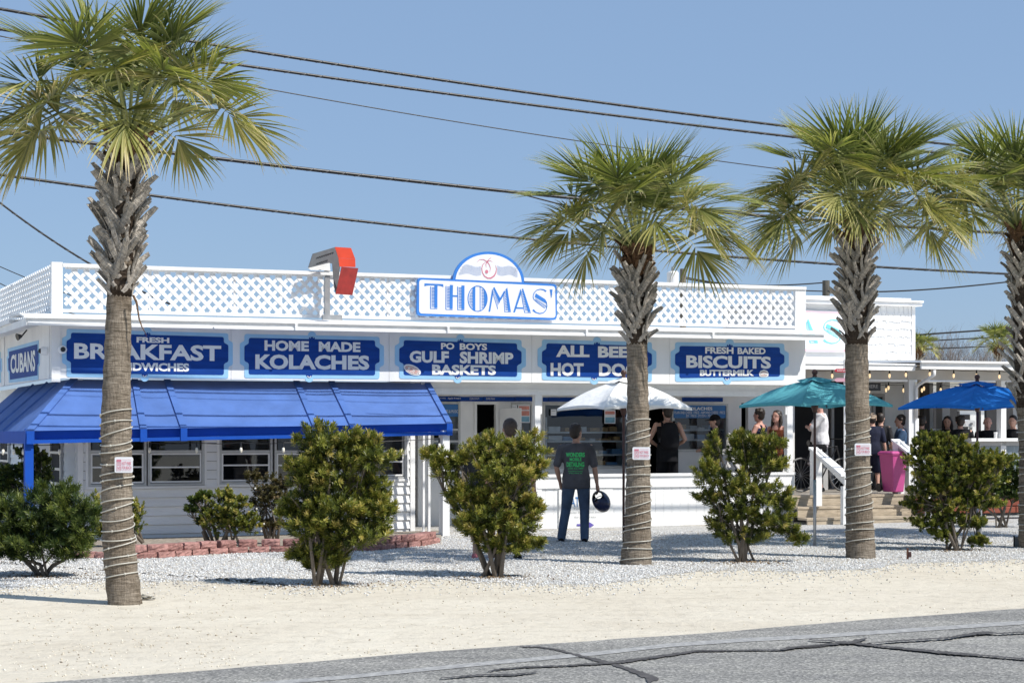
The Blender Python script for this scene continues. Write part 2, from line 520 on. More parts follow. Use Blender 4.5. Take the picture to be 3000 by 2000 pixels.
# loose stones: real geometry, two layers
STONE_V = np.array([(1, 0, 0), (0, 1, 0), (-1, 0, 0), (0, -1, 0), (0, 0, 1), (0, 0, -1)], float)
STONE_F = np.array([(0, 1, 4), (1, 2, 4), (2, 3, 4), (3, 0, 4), (1, 0, 5), (2, 1, 5), (3, 2, 5), (0, 3, 5)])
def scatter(name, pts, size, mat, label, cat):
    n = len(pts)
    r = rng.uniform(0.5, 1.0, n) ** 1.6 * size
    sc = np.stack([r * rng.uniform(0.8, 1.3, n), r * rng.uniform(0.6, 1.1, n), r * rng.uniform(0.45, 0.8, n)], 1)
    V = STONE_V[None] * rng.uniform(0.7, 1.25, (n, 6, 1)) * sc[:, None, :]
    a = rng.uniform(0, 6.28, n); tl = rng.uniform(-0.6, 0.6, n)
    ca, sa, ct, st = np.cos(a), np.sin(a), np.cos(tl), np.sin(tl)
    x = V[..., 0] * ct[:, None] - V[..., 2] * st[:, None]; zz = V[..., 0] * st[:, None] + V[..., 2] * ct[:, None]; y = V[..., 1]
    X = x * ca[:, None] - y * sa[:, None] + pts[:, 0:1]; Y = x * sa[:, None] + y * ca[:, None] + pts[:, 1:2]
    Z = zz + sc[:, 2:3] * 0.35 + pts[:, 2:3]
    vs = np.stack([X, Y, Z], -1).reshape(-1, 3)
    fs = (STONE_F[None] + (np.arange(n) * 6)[:, None, None]).reshape(-1, 3)
    o = np_mesh(name, vs, fs, mat, np.repeat(rng.uniform(0, 1, n), 8))
    return tag(o, label, cat, kind='stuff')
def stonemat(name, stops):
    m, t, b = newmat(name)
    a = nd(t, 'ShaderNodeAttribute', attribute_name='tint')
    r = ramp(t, a.outputs['Fac'], stops); t.links.new(r.outputs[0], b.inputs['Base Color'])
    b.inputs['Roughness'].default_value = 0.9
    return m
M['stone'] = stonemat('white_limestone', [(0, (0.22, 0.21, 0.20)), (0.12, (0.45, 0.44, 0.43)), (0.28, (0.56, 0.49, 0.39)), (0.36, (0.54, 0.54, 0.535)), (0.6, (0.66, 0.66, 0.65)), (1, (0.80, 0.80, 0.78))])
M['sandstone'] = stonemat('tan_pebble', [(0, (0.20, 0.16, 0.11)), (0.1, (0.42, 0.36, 0.27)), (0.5, (0.62, 0.55, 0.43)), (1, (0.78, 0.74, 0.64))])
nearx = np.array([p[0] for p in near]); neary = np.array([p[1] for p in near])
def pxs(n, y0, y1, ex=1.0):
    y = y0 + (y1 - y0) * rng.uniform(0, 1, n) ** ex; x = rng.uniform(-250, 3250, n)
    return x, y
x, y = pxs(150000, 1555, 1745)
lim = np.interp(x, nearx, neary) + rng.exponential(11, len(x)) - 6
keep = y < lim
x, y = x[keep], y[keep]
D = 8150 / (y - 1275)
P3 = np.stack([(x - 1500) / 5000 * D, D, np.full(len(x), 0.004)], 1)
vv = (P3[:, 0] - OX) * EN.x + (P3[:, 1] - OY) * EN.y
P3 = P3[vv > -0.25]
scatter('gravel', P3, 0.0165, M['stone'], 'loose white gravel stones spread before the shop', 'gravel')
# tan pebbles on the sand, thicker along the gravel and the road edge
x, y = pxs(26000, 1650, 1990)
lim = np.interp(x, nearx, neary); ey = 2000 - (x - 85) * 218 / 2915
d1 = y - lim; d2 = ey - y
pr = np.exp(-np.clip(d1, 0, None) / 28) + 0.10 + 0.35 * np.exp(-np.clip(d2 - 12, 0, None) / 22) * (x < 1400) + 0.25 * (x < 700)
patch = 0.5 + 0.5 * np.sin(x * 0.011 + np.sin(y * 0.05) * 2) * np.sin(y * 0.045 + x * 0.004)
keep = (d1 > -8) & (d2 > 6) & (rng.uniform(0, 1, len(x)) < pr * patch)
x, y = x[keep], y[keep]; D = 8150 / (y - 1275)
scatter('pebbles', np.stack([(x - 1500) / 5000 * D, D, np.zeros(len(x))], 1), 0.0135, M['sandstone'], 'scattered tan pebbles lying on the sand', 'pebbles')

# ============================================================ TEXT
def text_polys(s, bold=0.03, body=None, spacing=1.0):
    cu = bpy.data.curves.new('t', 'FONT'); cu.body = s; cu.size = 1.0; cu.offset = bold; cu.resolution_u = 3
    cu.space_character = spacing
    ob = bpy.data.objects.new('t', cu); COL.objects.link(ob)
    dg = bpy.context.evaluated_depsgraph_get(); dg.update()
    me = bpy.data.meshes.new_from_object(ob.evaluated_get(dg))
    vs = [Vector(v.co) for v in me.vertices]; fs = [tuple(p.vertices) for p in me.polygons]
    bpy.data.objects.remove(ob); bpy.data.curves.remove(cu); bpy.data.meshes.remove(me)
    xs = [v.x for v in vs]; ys = [v.y for v in vs]
    x0, x1, y0, y1 = min(xs), max(xs), min(ys), max(ys)
    return [((v.x - x0) / (x1 - x0), (v.y - y0) / (y1 - y0)) for v in vs], fs

def text_quad(s, c, fn, name, mat, parent, bold=0.03, spacing=1.0):
    """text stretched over the pixel quad c = (x0,ytop0,ybot0,x1,ytop1,ybot1); fn maps a pixel to the world"""
    vs, fs = text_polys(s, bold, spacing=spacing)
    x0, t0, b0, x1, t1, b1 = c
    W_ = []
    for (a, h) in vs:
        x = x0 + (x1 - x0) * a; top = t0 + (t1 - t0) * a; bot = b0 + (b1 - b0) * a
        W_.append(fn(x, bot + (top - bot) * h))
    b = MB(); b.add(W_, fs)
    return b.build(name, mat, parent)

# ============================================================ RESTAURANT
bld = thing('restaurant_building', 'long low white clapboard restaurant with a painted sign board under its eave', 'restaurant', F(7, -3, 0))
VW = -0.35      # clapboard wall
VP = -0.27      # posts and half wall
VB = -2.0       # back wall of the covered walk
UE = uz(2360, 1100, 0)[0]
ZB, ZT = 2.50, 3.36

# sign board, five lengths
seam = [150, 677, 1140, 1558, 1962, 2360]
for i in range(5):
    b = MB(); u0 = uz(seam[i], 1000, 0)[0] + (0.003 if i else 0); u1 = uz(seam[i + 1], 1000, 0)[0] - 0.003
    b.fbox(u0, u1, -0.05, 0.0, ZB, ZT)
    b.build('sign_board', M['white'], bld)
b = MB(); b.fbox(0.0, 0.13, 0.003, 0.02, ZB - 0.06, ZT); b.build('corner_trim', M['white'], bld)
# side boards along the left wall
vsm = [-0.052, vz(11, 1060, 0)[0], -8.2]
for i in range(2):
    b = MB(); v0 = vsm[i]; v1 = vsm[i + 1] + 0.004
    b.hexa([F(0, v0, ZB), F(0.05, v0, ZB), F(0.05, v1, ZB), F(0, v1, ZB), F(0, v0, ZT), F(0.05, v0, ZT), F(0.05, v1, ZT), F(0, v1, ZT)])
    b.build('sign_board', M['white'], bld)
for v0 in (-0.12, vz(13, 1060, 0)[0] + 0.05):
    b = MB(); b.hexa([F(-0.015, v0, ZB), F(-0.002, v0, ZB), F(-0.002, v0 - 0.1, ZB), F(-0.015, v0 - 0.1, ZB), F(-0.015, v0, ZT), F(-0.002, v0, ZT), F(-0.002, v0 - 0.1, ZT), F(-0.015, v0 - 0.1, ZT)])
    b.build('trim_batten', M['white'], bld)
# eave: sloping top deck, drop board, lip, and brackets
UR = uz(2422, 990, 0.46)[0]
def prism(prof, u0, u1):
    b = MB(); n = len(prof)
    vs = [F(u0, v, z) for v, z in prof] + [F(u1, v, z) for v, z in prof]
    tri = tessellate_polygon([[Vector((v, z, 0)) for v, z in prof]])
    fs = [tuple(t) for t in tri] + [tuple(n + i for i in reversed(t)) for t in tri] + [(i, (i + 1) % n, n + (i + 1) % n, n + i) for i in range(n)]
    b.add(vs, fs); return b
prism([(0.435, 3.375), (0.435, 3.405), (0.0, 3.475), (-0.9, 3.50), (-0.9, 3.47), (0.0, 3.44)], -0.48, UR).build('eave_deck', M['white_board'], bld)
for k in range(4):
    v1 = 0.42 - k * 0.115
    prism([(v1, 3.385 + (0.5 - v1) * 0.14), (v1, 3.402 + (0.5 - v1) * 0.14), (v1 - 0.09, 3.402 + (0.59 - v1) * 0.14), (v1 - 0.09, 3.385 + (0.59 - v1) * 0.14)], -0.45, UR - 0.01).build('roof_strip', M['white_board'], bld)
prism([(0.37, 3.29), (0.37, 3.374), (0.40, 3.374), (0.40, 3.29)], -0.42, UR - 0.02).build('eave_board', M['white'], bld)
ul = [-0.42, uz(628, 950, .45)[0], uz(870, 950, .45)[0], uz(1316, 950, .45)[0], uz(1722, 970, .45)[0], uz(2093, 980, .45)[0], UR - 0.02]
for a, c in zip(ul[:-1], ul[1:]):
    prism([(0.402, 3.272), (0.402, 3.31), (0.425, 3.31), (0.425, 3.272)], a + 0.005, c - 0.02).build('eave_lip', M['white'], bld)
for x in (870, 1316, 1722, 2093):
    u = uz(x, 960, 0.47)[0]
    MB().fbox(u - 0.02, u + 0.02, 0.402, 0.445, 3.27, 3.374).build('eave_bracket', M['white'], bld)
MB().fbox(-0.42, UR - 0.02, -0.01, 0.368, 3.355, 3.373).build('soffit', M['white_shade'], bld)
# side eave going back
def side_box(u0, u1, v0, v1, z0, z1):
    return MB().hexa([F(u0, v0, z0), F(u1, v0, z0), F(u1, v1, z0), F(u0, v1, z0), F(u0, v0, z1), F(u1, v0, z1), F(u1, v1, z1), F(u0, v1, z1)])
side_box(-0.48, -0.01, -0.91, -9, 3.375, 3.43).build('eave_deck', M['white_board'], bld)
side_box(-0.44, -0.40, 0.39, -9, 3.27, 3.374).build('eave_board', M['white'], bld)
side_box(-0.40, -0.001, -0.02, -9, 3.355, 3.372).build('soffit', M['white_shade'], bld)
# flat roof behind the lattice
side_box(0.05, UE, -0.92, -7.2, 3.45, 3.53).build('roof', simple('pale_roof', (0.5, 0.5, 0.5), 0.8, 0.1, 1), bld)
# ceiling of the covered walk, header, right return
MB().fbox(uz(1215, 1120, VW)[0], UE, -2.05, -0.06, ZB + 0.01, ZB + 0.04).build('ceiling', M['white_shade'], bld)
b = MB(); b.fbox(uz(1235, 1140, VP)[0], UE - 0.01, VP - 0.08, VP, 2.31, ZB + 0.005); b.build('header', M['white'], bld)
MB().fbox(uz(1235, 1140, VP)[0], UE - 0.01, VP, VP + 0.02, 2.30, 2.395).build('header_trim', M['white'], bld)

# ---- clapboard front wall (left part) with its windows
uc0 = uz(226, 1400, VW)[0]; uc1 = uz(1214, 1450, VW)[0]
def winrect(x0, x1, yb, v=VW):
    return (uz(x0, 1400, v)[0], uz(x1, 1400, v)[0], uz((x0 + x1) / 2, yb, v)[1])
wins = [(258, 428, 1424), (432, 597, 1421), (642, 797, 1417), (803, 962, 1413), (1040, 1189, 1402)]
WR = [winrect(*w) for w in wins]
ZW1 = 1.98
groups_ = [(WR[0][0], WR[1][1], WR[0][2]), (WR[2][0], WR[3][1], WR[2][2]), (WR[4][0], WR[4][1], WR[4][2])]
expo = 0.142
def lap(bb, u0, u1, z, v=VW):
    """one lap-siding board, thicker at its lower edge"""
    bb.hexa([F(u0, v + 0.030, z + 0.007), F(u1, v + 0.030, z + 0.007), F(u1, v - 0.008, z + 0.007), F(u0, v - 0.008, z + 0.007),
             F(u0, v + 0.004, z + expo), F(u1, v + 0.004, z + expo), F(u1, v - 0.008, z + expo), F(u0, v - 0.008, z + expo)])
z = -0.06
while z < 2.45:
    segs = [(uc0 + 0.09, uc1 - 0.09)]
    for (a, c, zb) in groups_:
        if z + expo * 0.6 > zb - 0.03 and z < ZW1 + 0.03:
            segs = [s2 for (s, e) in segs for s2 in (((s, a - 0.03), (c + 0.03, e)) if s < a and e > c else ((s, e),))]
    for s, e in segs:
        b = MB(); lap(b, s, e, z); b.build('siding_board', M['white_board'], bld)
    z += expo
MB().fbox(uc0 + 0.02, uc1 - 0.02, VW - 0.12, VW - 0.011, -0.1, 0.85).build('wall', M['white'], bld)
for (u0, u1) in ((uc0, uc0 + 0.085), (uc1 - 0.085, uc1)):
    MB().fbox(u0, u1, VW - 0.05, VW + 0.035, -0.06, ZB).build('corner_board', M['white'], bld)
def frame(fb, u0, u1, z0, z1, w, v0, v1):
    fb.fbox(u0, u1, v0, v1, z0, z0 + w); fb.fbox(u0, u1, v0, v1, z1 - w, z1)
    fb.fbox(u0, u0 + w, v0, v1, z0 + w, z1 - w); fb.fbox(u1 - w, u1, v0, v1, z0 + w, z1 - w)
def sash_window(u0, u1, z0, z1, zr, zm):
    b = MB(); frame(b, u0, u1, z0, z1, 0.035, VW - 0.05, VW + 0.03); w = b.build('window', M['alu'], bld)
    b = MB(); b.fbox(u0 + 0.036, u1 - 0.036, VW - 0.03, VW + 0.02, zr - 0.02, zr + 0.02); b.build('transom_bar', M['alu'], w)
    b = MB(); frame(b, u0 + 0.04, u1 - 0.04, z0 + 0.045, zr - 0.025, 0.025, VW - 0.02, VW + 0.012)
    b.fbox(u0 + 0.066, u1 - 0.066, VW - 0.015, VW + 0.01, zm - 0.012, zm + 0.012); b.build('sash', M['white'], w)
    for (a, c) in ((z0 + 0.07, zm - 0.013), (zm + 0.013, zr - 0.05), (zr + 0.021, z1 - 0.036)):
        b = MB(); b.quad(F(u0 + 0.066, VW - 0.006, a), F(u1 - 0.066, VW - 0.006, a), F(u1 - 0.066, VW - 0.006, c), F(u0 + 0.066, VW - 0.006, c)); b.build('pane', M['glass'], w)
    return w
for (u0, u1, z0), (x0, x1, yb) in zip(WR, wins):
    zr = uz((x0 + x1) / 2, 1322, VW)[1]; zm = uz((x0 + x1) / 2, 1368 - (x0 > 600) * 6 - (x0 > 1000) * 10, VW)[1]
    sash_window(u0, u1, z0, ZW1, zr, zm)
for (a, c, zb) in groups_:
    b = MB(); b.fbox(a - 0.04, c + 0.04, VW + 0.012, VW + 0.045, zb - 0.04, zb - 0.003)
    b.fbox(a - 0.04, a - 0.003, VW, VW + 0.035, zb, ZW1); b.fbox(c + 0.003, c + 0.04, VW, VW + 0.035, zb, ZW1)
    b.build('window_trim', M['white'], bld)
# dim room behind the windows
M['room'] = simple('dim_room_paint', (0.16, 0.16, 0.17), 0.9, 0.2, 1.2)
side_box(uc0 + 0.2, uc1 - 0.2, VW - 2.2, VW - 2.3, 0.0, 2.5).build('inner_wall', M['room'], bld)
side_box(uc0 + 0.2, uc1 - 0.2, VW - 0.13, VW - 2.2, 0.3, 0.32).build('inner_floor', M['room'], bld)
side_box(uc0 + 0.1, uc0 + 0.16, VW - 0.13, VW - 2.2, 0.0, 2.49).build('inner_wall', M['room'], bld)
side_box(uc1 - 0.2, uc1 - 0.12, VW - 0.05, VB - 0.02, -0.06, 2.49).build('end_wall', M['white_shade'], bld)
# curtain and papers seen through the middle window
b = MB(); u0, z0 = uz(685, 1405, VW - 0.3); u1, z1 = uz(737, 1368, VW - 0.3)
b.fbox(u0, u1, VW - 0.31, VW - 0.30, z0, z1); b.build('curtain', simple('tan_blind', (0.6, 0.5, 0.42), 0.8, 0.1, 5), bld)

# ---- left side wall (in shade, under the side awning)
for k in range(18):
    z = -0.06 + k * expo
    b = MB(); b.hexa([F(uc0 - 0.022, VW - 0.05, z), F(uc0 + 0.01, VW - 0.05, z), F(uc0 + 0.01, -9, z), F(uc0 - 0.022, -9, z),
                      F(uc0 - 0.004, VW - 0.05, z + expo), F(uc0 + 0.01, VW - 0.05, z + expo), F(uc0 + 0.01, -9, z + expo), F(uc0 - 0.004, -9, z + expo)])
    b.build('siding_board', M['white_board'], bld)
def side_window(xa, xb, yt, yb):
    va, zb_ = vz(xa, yb, uc0); vb, _ = vz(xb, yb, uc0); _, zt_ = vz((xa + xb) / 2, yt, uc0)
    v0, v1 = max(va, vb), min(va, vb)
    def sb(u0, u1, a, c, z0, z1): return [F(u0, a, z0), F(u1, a, z0), F(u1, c, z0), F(u0, c, z0), F(u0, a, z1), F(u1, a, z1), F(u1, c, z1), F(u0, c, z1)]
    zm = (zb_ + zt_) / 2
    b = MB()
    for (a, c, z0, z1) in ((v0, v0 - 0.07, zb_, zt_ + 0.4), (v1 + 0.07, v1, zb_, zt_ + 0.4), (v0 - 0.071, v1 + 0.071, zb_, zb_ + 0.05), (v0 - 0.071, v1 + 0.071, zm - 0.02, zm + 0.02), (v0 - 0.071, v1 + 0.071, zt_ - 0.02, zt_ + 0.02)):
        b.hexa(sb(uc0 - 0.06, uc0 - 0.02, a, c, z0, z1))
    w = b.build('window', M['alu'], bld)
    b = MB(); b.quad(F(uc0 - 0.03, v0 - 0.07, zb_ + 0.05), F(uc0 - 0.03, v1 + 0.07, zb_ + 0.05), F(uc0 - 0.03, v1 + 0.07, zt_ + 0.4), F(uc0 - 0.03, v0 - 0.07, zt_ + 0.4)); b.build('pane', M['dark'], w)
side_window(155, 188, 1325, 1418)
side_window(5, 33, 1325, 1372)

# ---- end posts of the awning bay
for x, y0, y1, w, v in ((1242, 1283, 1556, 0.035, 0.0), (1258, 1283, 1562, 0.04, 0.25), (1290, 1283, 1570, 0.03, 0.75)):
    u = uz(x, 1400, v)[0]
    MB().fbox(u - w / 2, u + w / 2, v - w, v, 0.02, 1.72).build('awning_post', M['white'], bld)
u = uz(1306, 1400, 0.96)[0]
MB().fbox(u - 0.06, u + 0.06, 0.86, 0.98, -0.02, 1.70).build('awning_post', M['white'], bld)
MB().fbox(u - 0.05, u - 0.02, 0.0, 0.86, 0.02, 0.06).build('base_rail', M['white'], bld)

# ---- half wall, counter and posts
h0 = uz(1572, 1450, VP)[0]; h1 = uz(2326, 1450, VP)[0]
zc = uz(1950, 1386, VP)[1]
MB().fbox(h0, h1 + 0.01, VP - 0.16, VP + 0.04, zc - 0.045, zc).build('counter_top', M['white'], bld)
MB().fbox(h0, h1, VP - 0.02, VP + 0.012, zc - 0.20, zc - 0.047).build('apron_board', M['white'], bld)
MB().fbox(h0, h1, VP - 0.02, VP + 0.03, zc - 0.235, zc - 0.203).build('ledge_trim', M['white'], bld)
k = h0; 
while k < h1 - 0.02:
    e = min(k + 0.171, h1)
    MB().fbox(k, e - 0.005, VP - 0.02, VP, -0.05, zc - 0.237).build('wall_plank', M['white'], bld); k = e
MB().fbox(h0, h1, VP - 0.06, VP - 0.021, -0.05, zc - 0.05).build('wall', M['white_shade'], bld)
def post(xa, xb, y0, y1, v=VP, name='post', mat='white'):
    ua = uz(xa, 1300, v)[0]; ub = uz(xb, 1300, v)[0]
    zt = 2.30; zb = -0.04 if y1 is None else uz(xa, y1, v)[1]
    MB().fbox(ua, ub, v - 0.1, v + 0.006, zb, zt).build(name, M[mat], bld)
    return ua, ub
a, c = post(1567, 1583, 0, None)
MB().fbox(c + 0.001, c + 0.035, VP - 0.095, VP, 1.98, 2.298).build('post_bracket', M['white'], bld)
MB().fbox(a + 0.0, c + 0.02, VP + 0.007, VP + 0.02, -0.04, zc + 0.0).build('post_trim', M['white'], bld)
a, c = post(2306, 2322, 0, 1380)
MB().fbox(a - 0.035, a - 0.001, VP - 0.095, VP, 1.98, 2.298).build('post_bracket', M['white'], bld)
# ---- back wall of the walk and its shop windows
def bw(xa, xb, ya, yb, v=VB):
    ua, ub = uz(xa, 1300, v)[0], uz(xb, 1300, v)[0]; xm = (xa + xb) / 2
    return ua, ub, uz(xm, yb, v)[1], uz(xm, ya, v)[1]
walls = [(1225, 1264, 1120, 1560), (1264, 1348, 1120, 1160), (1264, 1348, 1338, 1560), (1348, 1388, 1120, 1560), (1388, 1458, 1120, 1176), (1458, 1497, 1120, 1560), (1497, 1590, 1120, 1180), (1497, 1560, 1392, 1560),
         (1560, 1590, 1181, 1560), (1590, 1845, 1120, 1180), (1590, 1845, 1372, 1560), (1845, 1900, 1120, 1560), (1900, 1968, 1120, 1178), (1968, 2132, 1120, 1182), (1968, 2132, 1322, 1560), (2132, 2172, 1120, 1560), (2172, 2192, 1120, 1180), (2192, 2328, 1120, 1560)]
for w in walls:
    a, c, z0, z1 = bw(*w); z1 = min(z1, 2.505); z0 = max(z0, -0.06)
    MB().fbox(a, c, VB - 0.1, VB, z0, z1).build('wall', M['white_shade'], bld)
def shopwin(xa, xb, ya, yb, rails=()):
    a, c, z0, z1 = bw(xa, xb, ya, yb, VB)
    b = MB(); frame(b, a + 0.002, c - 0.002, z0 + 0.002, z1 - 0.002, 0.04, VB - 0.06, VB + 0.02)
    for r in rails:
        zz = uz((xa + xb) / 2, r, VB)[1]; b.fbox(a + 0.043, c - 0.043, VB - 0.05, VB + 0.012, zz - 0.018, zz + 0.018)
    w = b.build('shop_window', M['alu'], bld)
    b = MB(); b.quad(F(a + 0.04, VB - 0.02, z0 + 0.04), F(c - 0.04, VB - 0.02, z0 + 0.04), F(c - 0.04, VB - 0.02, z1 - 0.04), F(a + 0.04, VB - 0.02, z1 - 0.04)); b.build('pane', M['glass2'], w)
shopwin(1264, 1348, 1176, 1338, (1258, 1292))
shopwin(1497, 1560, 1180, 1392)
shopwin(1590, 1845, 1180, 1372)
shopwin(1968, 2132, 1182, 1322)
# door, standing open
a, c, z0, z1 = bw(1388, 1458, 1176, 1560)
b = MB(); b.fbox(a, a + 0.05, VB - 0.05, VB + 0.03, -0.04, z1); b.fbox(c - 0.05, c, VB - 0.05, VB + 0.03, -0.04, z1); b.fbox(a + 0.051, c - 0.051, VB - 0.05, VB + 0.03, z1 - 0.05, z1)
dr = b.build('door_frame', M['white'], bld)
b = MB(); b.hexa([F(c + 0.02, VB + 0.05, 0), F(c + 0.25, VB + 0.45, 0), F(c + 0.28, VB + 0.43, 0), F(c + 0.05, VB + 0.03, 0), F(c + 0.02, VB + 0.05, 2.1), F(c + 0.25, VB + 0.45, 2.1), F(c + 0.28, VB + 0.43, 2.1), F(c + 0.05, VB + 0.03, 2.1)])
b.build('door_leaf', M['white'], dr)
# interior: back, floor, racks of trays
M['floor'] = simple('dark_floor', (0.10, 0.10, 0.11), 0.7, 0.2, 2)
xi0, xi1 = uz(1225, 1300, VB)[0], uz(2328, 1300, VB)[0]
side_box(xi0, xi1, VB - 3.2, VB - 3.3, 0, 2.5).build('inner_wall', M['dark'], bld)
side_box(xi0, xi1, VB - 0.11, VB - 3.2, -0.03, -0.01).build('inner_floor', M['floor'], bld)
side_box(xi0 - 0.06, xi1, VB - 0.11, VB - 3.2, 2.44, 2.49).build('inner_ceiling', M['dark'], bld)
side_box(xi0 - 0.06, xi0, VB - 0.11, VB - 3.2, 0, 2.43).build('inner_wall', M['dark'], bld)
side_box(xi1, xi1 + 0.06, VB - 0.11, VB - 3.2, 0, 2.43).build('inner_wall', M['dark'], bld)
side_box(uc1, UE + 1, VP - 0.1, VB, -0.055, -0.03).build('walkway_floor', simple('walk_concrete', (0.35, 0.33, 0.30), 0.9, 0.15, 4), bld)
MB().fbox(uz(1880, 1300, -1.0)[0], UE - 0.1, VB + 0.01, VP - 0.17, 0.30, 0.38).build('walkway_floor', M['floor'], bld)
M['shelf'] = simple('shelf_white', (0.75, 0.76, 0.77), 0.5, 0.03, 4)
pastry = [simple('pastry_tan', (0.45, 0.28, 0.12), 0.6, 0.2, 10), simple('paper_tray', (0.7, 0.72, 0.75), 0.6, 0.1, 10), simple('blue_packet', (0.15, 0.3, 0.5), 0.5, 0.1, 10)]
def rack(xa, xb, ys, v, label):
    ua, ub = uz(xa, 1300, v)[0], uz(xb, 1300, v)[0]
    t = thing('display_rack', label, 'shelf rack', F((ua + ub) / 2, v - 0.2, 0))
    for sde in (ua, ub - 0.03): MB().fbox(sde, sde + 0.03, v - 0.4, v - 0.02, -0.01, 1.95).build('upright', M['shelf'], t)
    for y in ys:
        zz = uz((xa + xb) / 2, y, v)[1]
        MB().fbox(ua + 0.031, ub - 0.031, v - 0.4, v, zz - 0.03, zz).build('shelf', M['shelf'], t)
        u = ua + 0.08
        while u < ub - 0.25:
            w = random.uniform(0.12, 0.3); hh = random.uniform(0.03, 0.11)
            MB().fbox(u, u + w, v - 0.3, v - 0.05, zz + 0.001, zz + hh).build('tray', random.choice(pastry), t, bevel=0.01); u += w + random.uniform(0.02, 0.12)
rack(1268, 1344, (1262, 1296, 1328), VB - 0.3, 'white shelf rack behind the glass left of the dark doorway')
rack(1500, 1558, (1262, 1290, 1330, 1360), VB - 0.3, 'narrow white shelf rack behind the glass with the posters')
rack(1600, 1838, (1264, 1290, 1330, 1362), VB - 0.35, 'wide white pastry rack behind the large shop window')
rack(1975, 2126, (1257, 1286), VB - 0.35, 'white pastry rack behind the glass with the kolaches menu')
# menu strips along the top of the back wall
menu = thing('menu_board', 'long dark blue menu strip with white writing above the doorway', 'menu board', Q(1420, 1175, VB + 0.03))
fnb = lambda v: (lambda x, y: Q(x, y, v))
for xa, xb in ((1283, 1415), (1417, 1508), (1510, 1560)):
    MB().pbox(xa, 1162, xb, 1175, VB + 0.001, VB + 0.03).build('panel', M['signblue'], menu)
text_quad('KOLACHE ROLLS', (1288, 1164, 1167.5, 1306, 1164, 1167.5), fnb(VB + 0.034), 'lettering', M['letter'], menu, 0.0)
text_quad('Apple Fritters', (1312, 1163.5, 1170, 1350, 1163.5, 1170), fnb(VB + 0.034), 'lettering', M['letter'], menu, 0.0)
text_quad('DOZEN DONUTS', (1376, 1165.5, 1170, 1404, 1165.5, 1170), fnb(VB + 0.034), 'lettering', M['letter'], menu, 0.0)
text_quad('COFFEE DRINKS', (1424, 1165.5, 1170, 1450, 1165.5, 1170), fnb(VB + 0.034), 'lettering', M['letter'], menu, 0.0)
menu2 = thing('menu_board', 'dark blue menu strip above the wide shop window, right of the post', 'menu board', Q(1700, 1176, VB + 0.03))
for xa, xb in ((1592, 1606), (1608, 1700), (1702, 1840), (2000, 2118)):
    MB().pbox(xa, 1164, xb, 1176, VB + 0.001, VB + 0.03).build('panel', M['signblue'], menu2)
kb = thing('menu_board', 'blue kolaches price board behind the right hand shop glass', 'menu board', Q(2050, 1225, VB + 0.03))
M['menublue'] = simple('menu_blue', (0.03, 0.16, 0.42), 0.4, 0.06, 4)
MB().pbox(1974, 1187, 2126, 1224, VB + 0.021, VB + 0.03).build('panel', M['menublue'], kb)
f = fnb(VB + 0.034)
text_quad('KOLACHES', (2013, 1192, 1201, 2087, 1192, 1201), f, 'lettering', M['letter'], kb, 0.03)
text_quad('PLAIN AND CHEESE 1 PIECE - HAM AND CHEESE 1 PIECE', (1976, 1204, 1212, 2124, 1204, 1212), f, 'lettering', M['letter'], kb, 0.0)
text_quad('SIX 1 PIECE - DOZEN 1 PIECE', (2010, 1214, 1221, 2089, 1214, 1221), f, 'lettering', M['letter'], kb, 0.0)
ps = thing('menu_board', 'blue screen with white writing in the left shop window', 'menu board', Q(1300, 1225, VB + 0.03))
MB().pbox(1270, 1184, 1342, 1220, VB + 0.021, VB + 0.03).build('panel', M['menublue'], ps)
text_quad('HOT SUBS & MUSIC', (1282, 1200, 1209, 1342, 1200, 1209), f, 'lettering', M['letter'], ps, 0.0)
def poster(xa, xb, ya, yb, label, bands):
    t = thing('poster', label, 'poster', Q((xa + xb) / 2, yb, VB + 0.03))
    MB().pbox(xa, ya, xb, yb, VB + 0.021, VB + 0.025).build('paper', M['signface'], t)
    for (y0, y1, m) in bands:
        MB().pbox(xa + 2, y0, xb - 2, y1, VB + 0.0255, VB + 0.027).build('print', m, t)
M['pred'] = simple('poster_orange', (0.70, 0.28, 0.22), 0.5, 0.2, 9); M['pblue'] = simple('poster_blue', (0.2, 0.42, 0.55), 0.5, 0.25, 9)
poster(1518, 1553, 1186, 1238, 'orange and blue printed poster in the narrow shop window', ((1189, 1200, M['pred']), (1203, 1217, M['pred']), (1220, 1235, M['pblue'])))
poster(1500, 1515, 1186, 1212, 'small white notice at the left edge of the narrow shop window', ((1192, 1194, M['metal']), (1199, 1201, M['metal']), (1205, 1206, M['metal'])))
poster(1771, 1803, 1200, 1240, 'pale poster with a blue picture in the wide shop window behind the white umbrella', ((1204, 1213, M['pred']), (1222, 1238, M['pblue'])))
poster(1614, 1630, 1198, 1217, 'small white note taped at the left of the wide shop window', ((1203, 1205, M['metal']),))
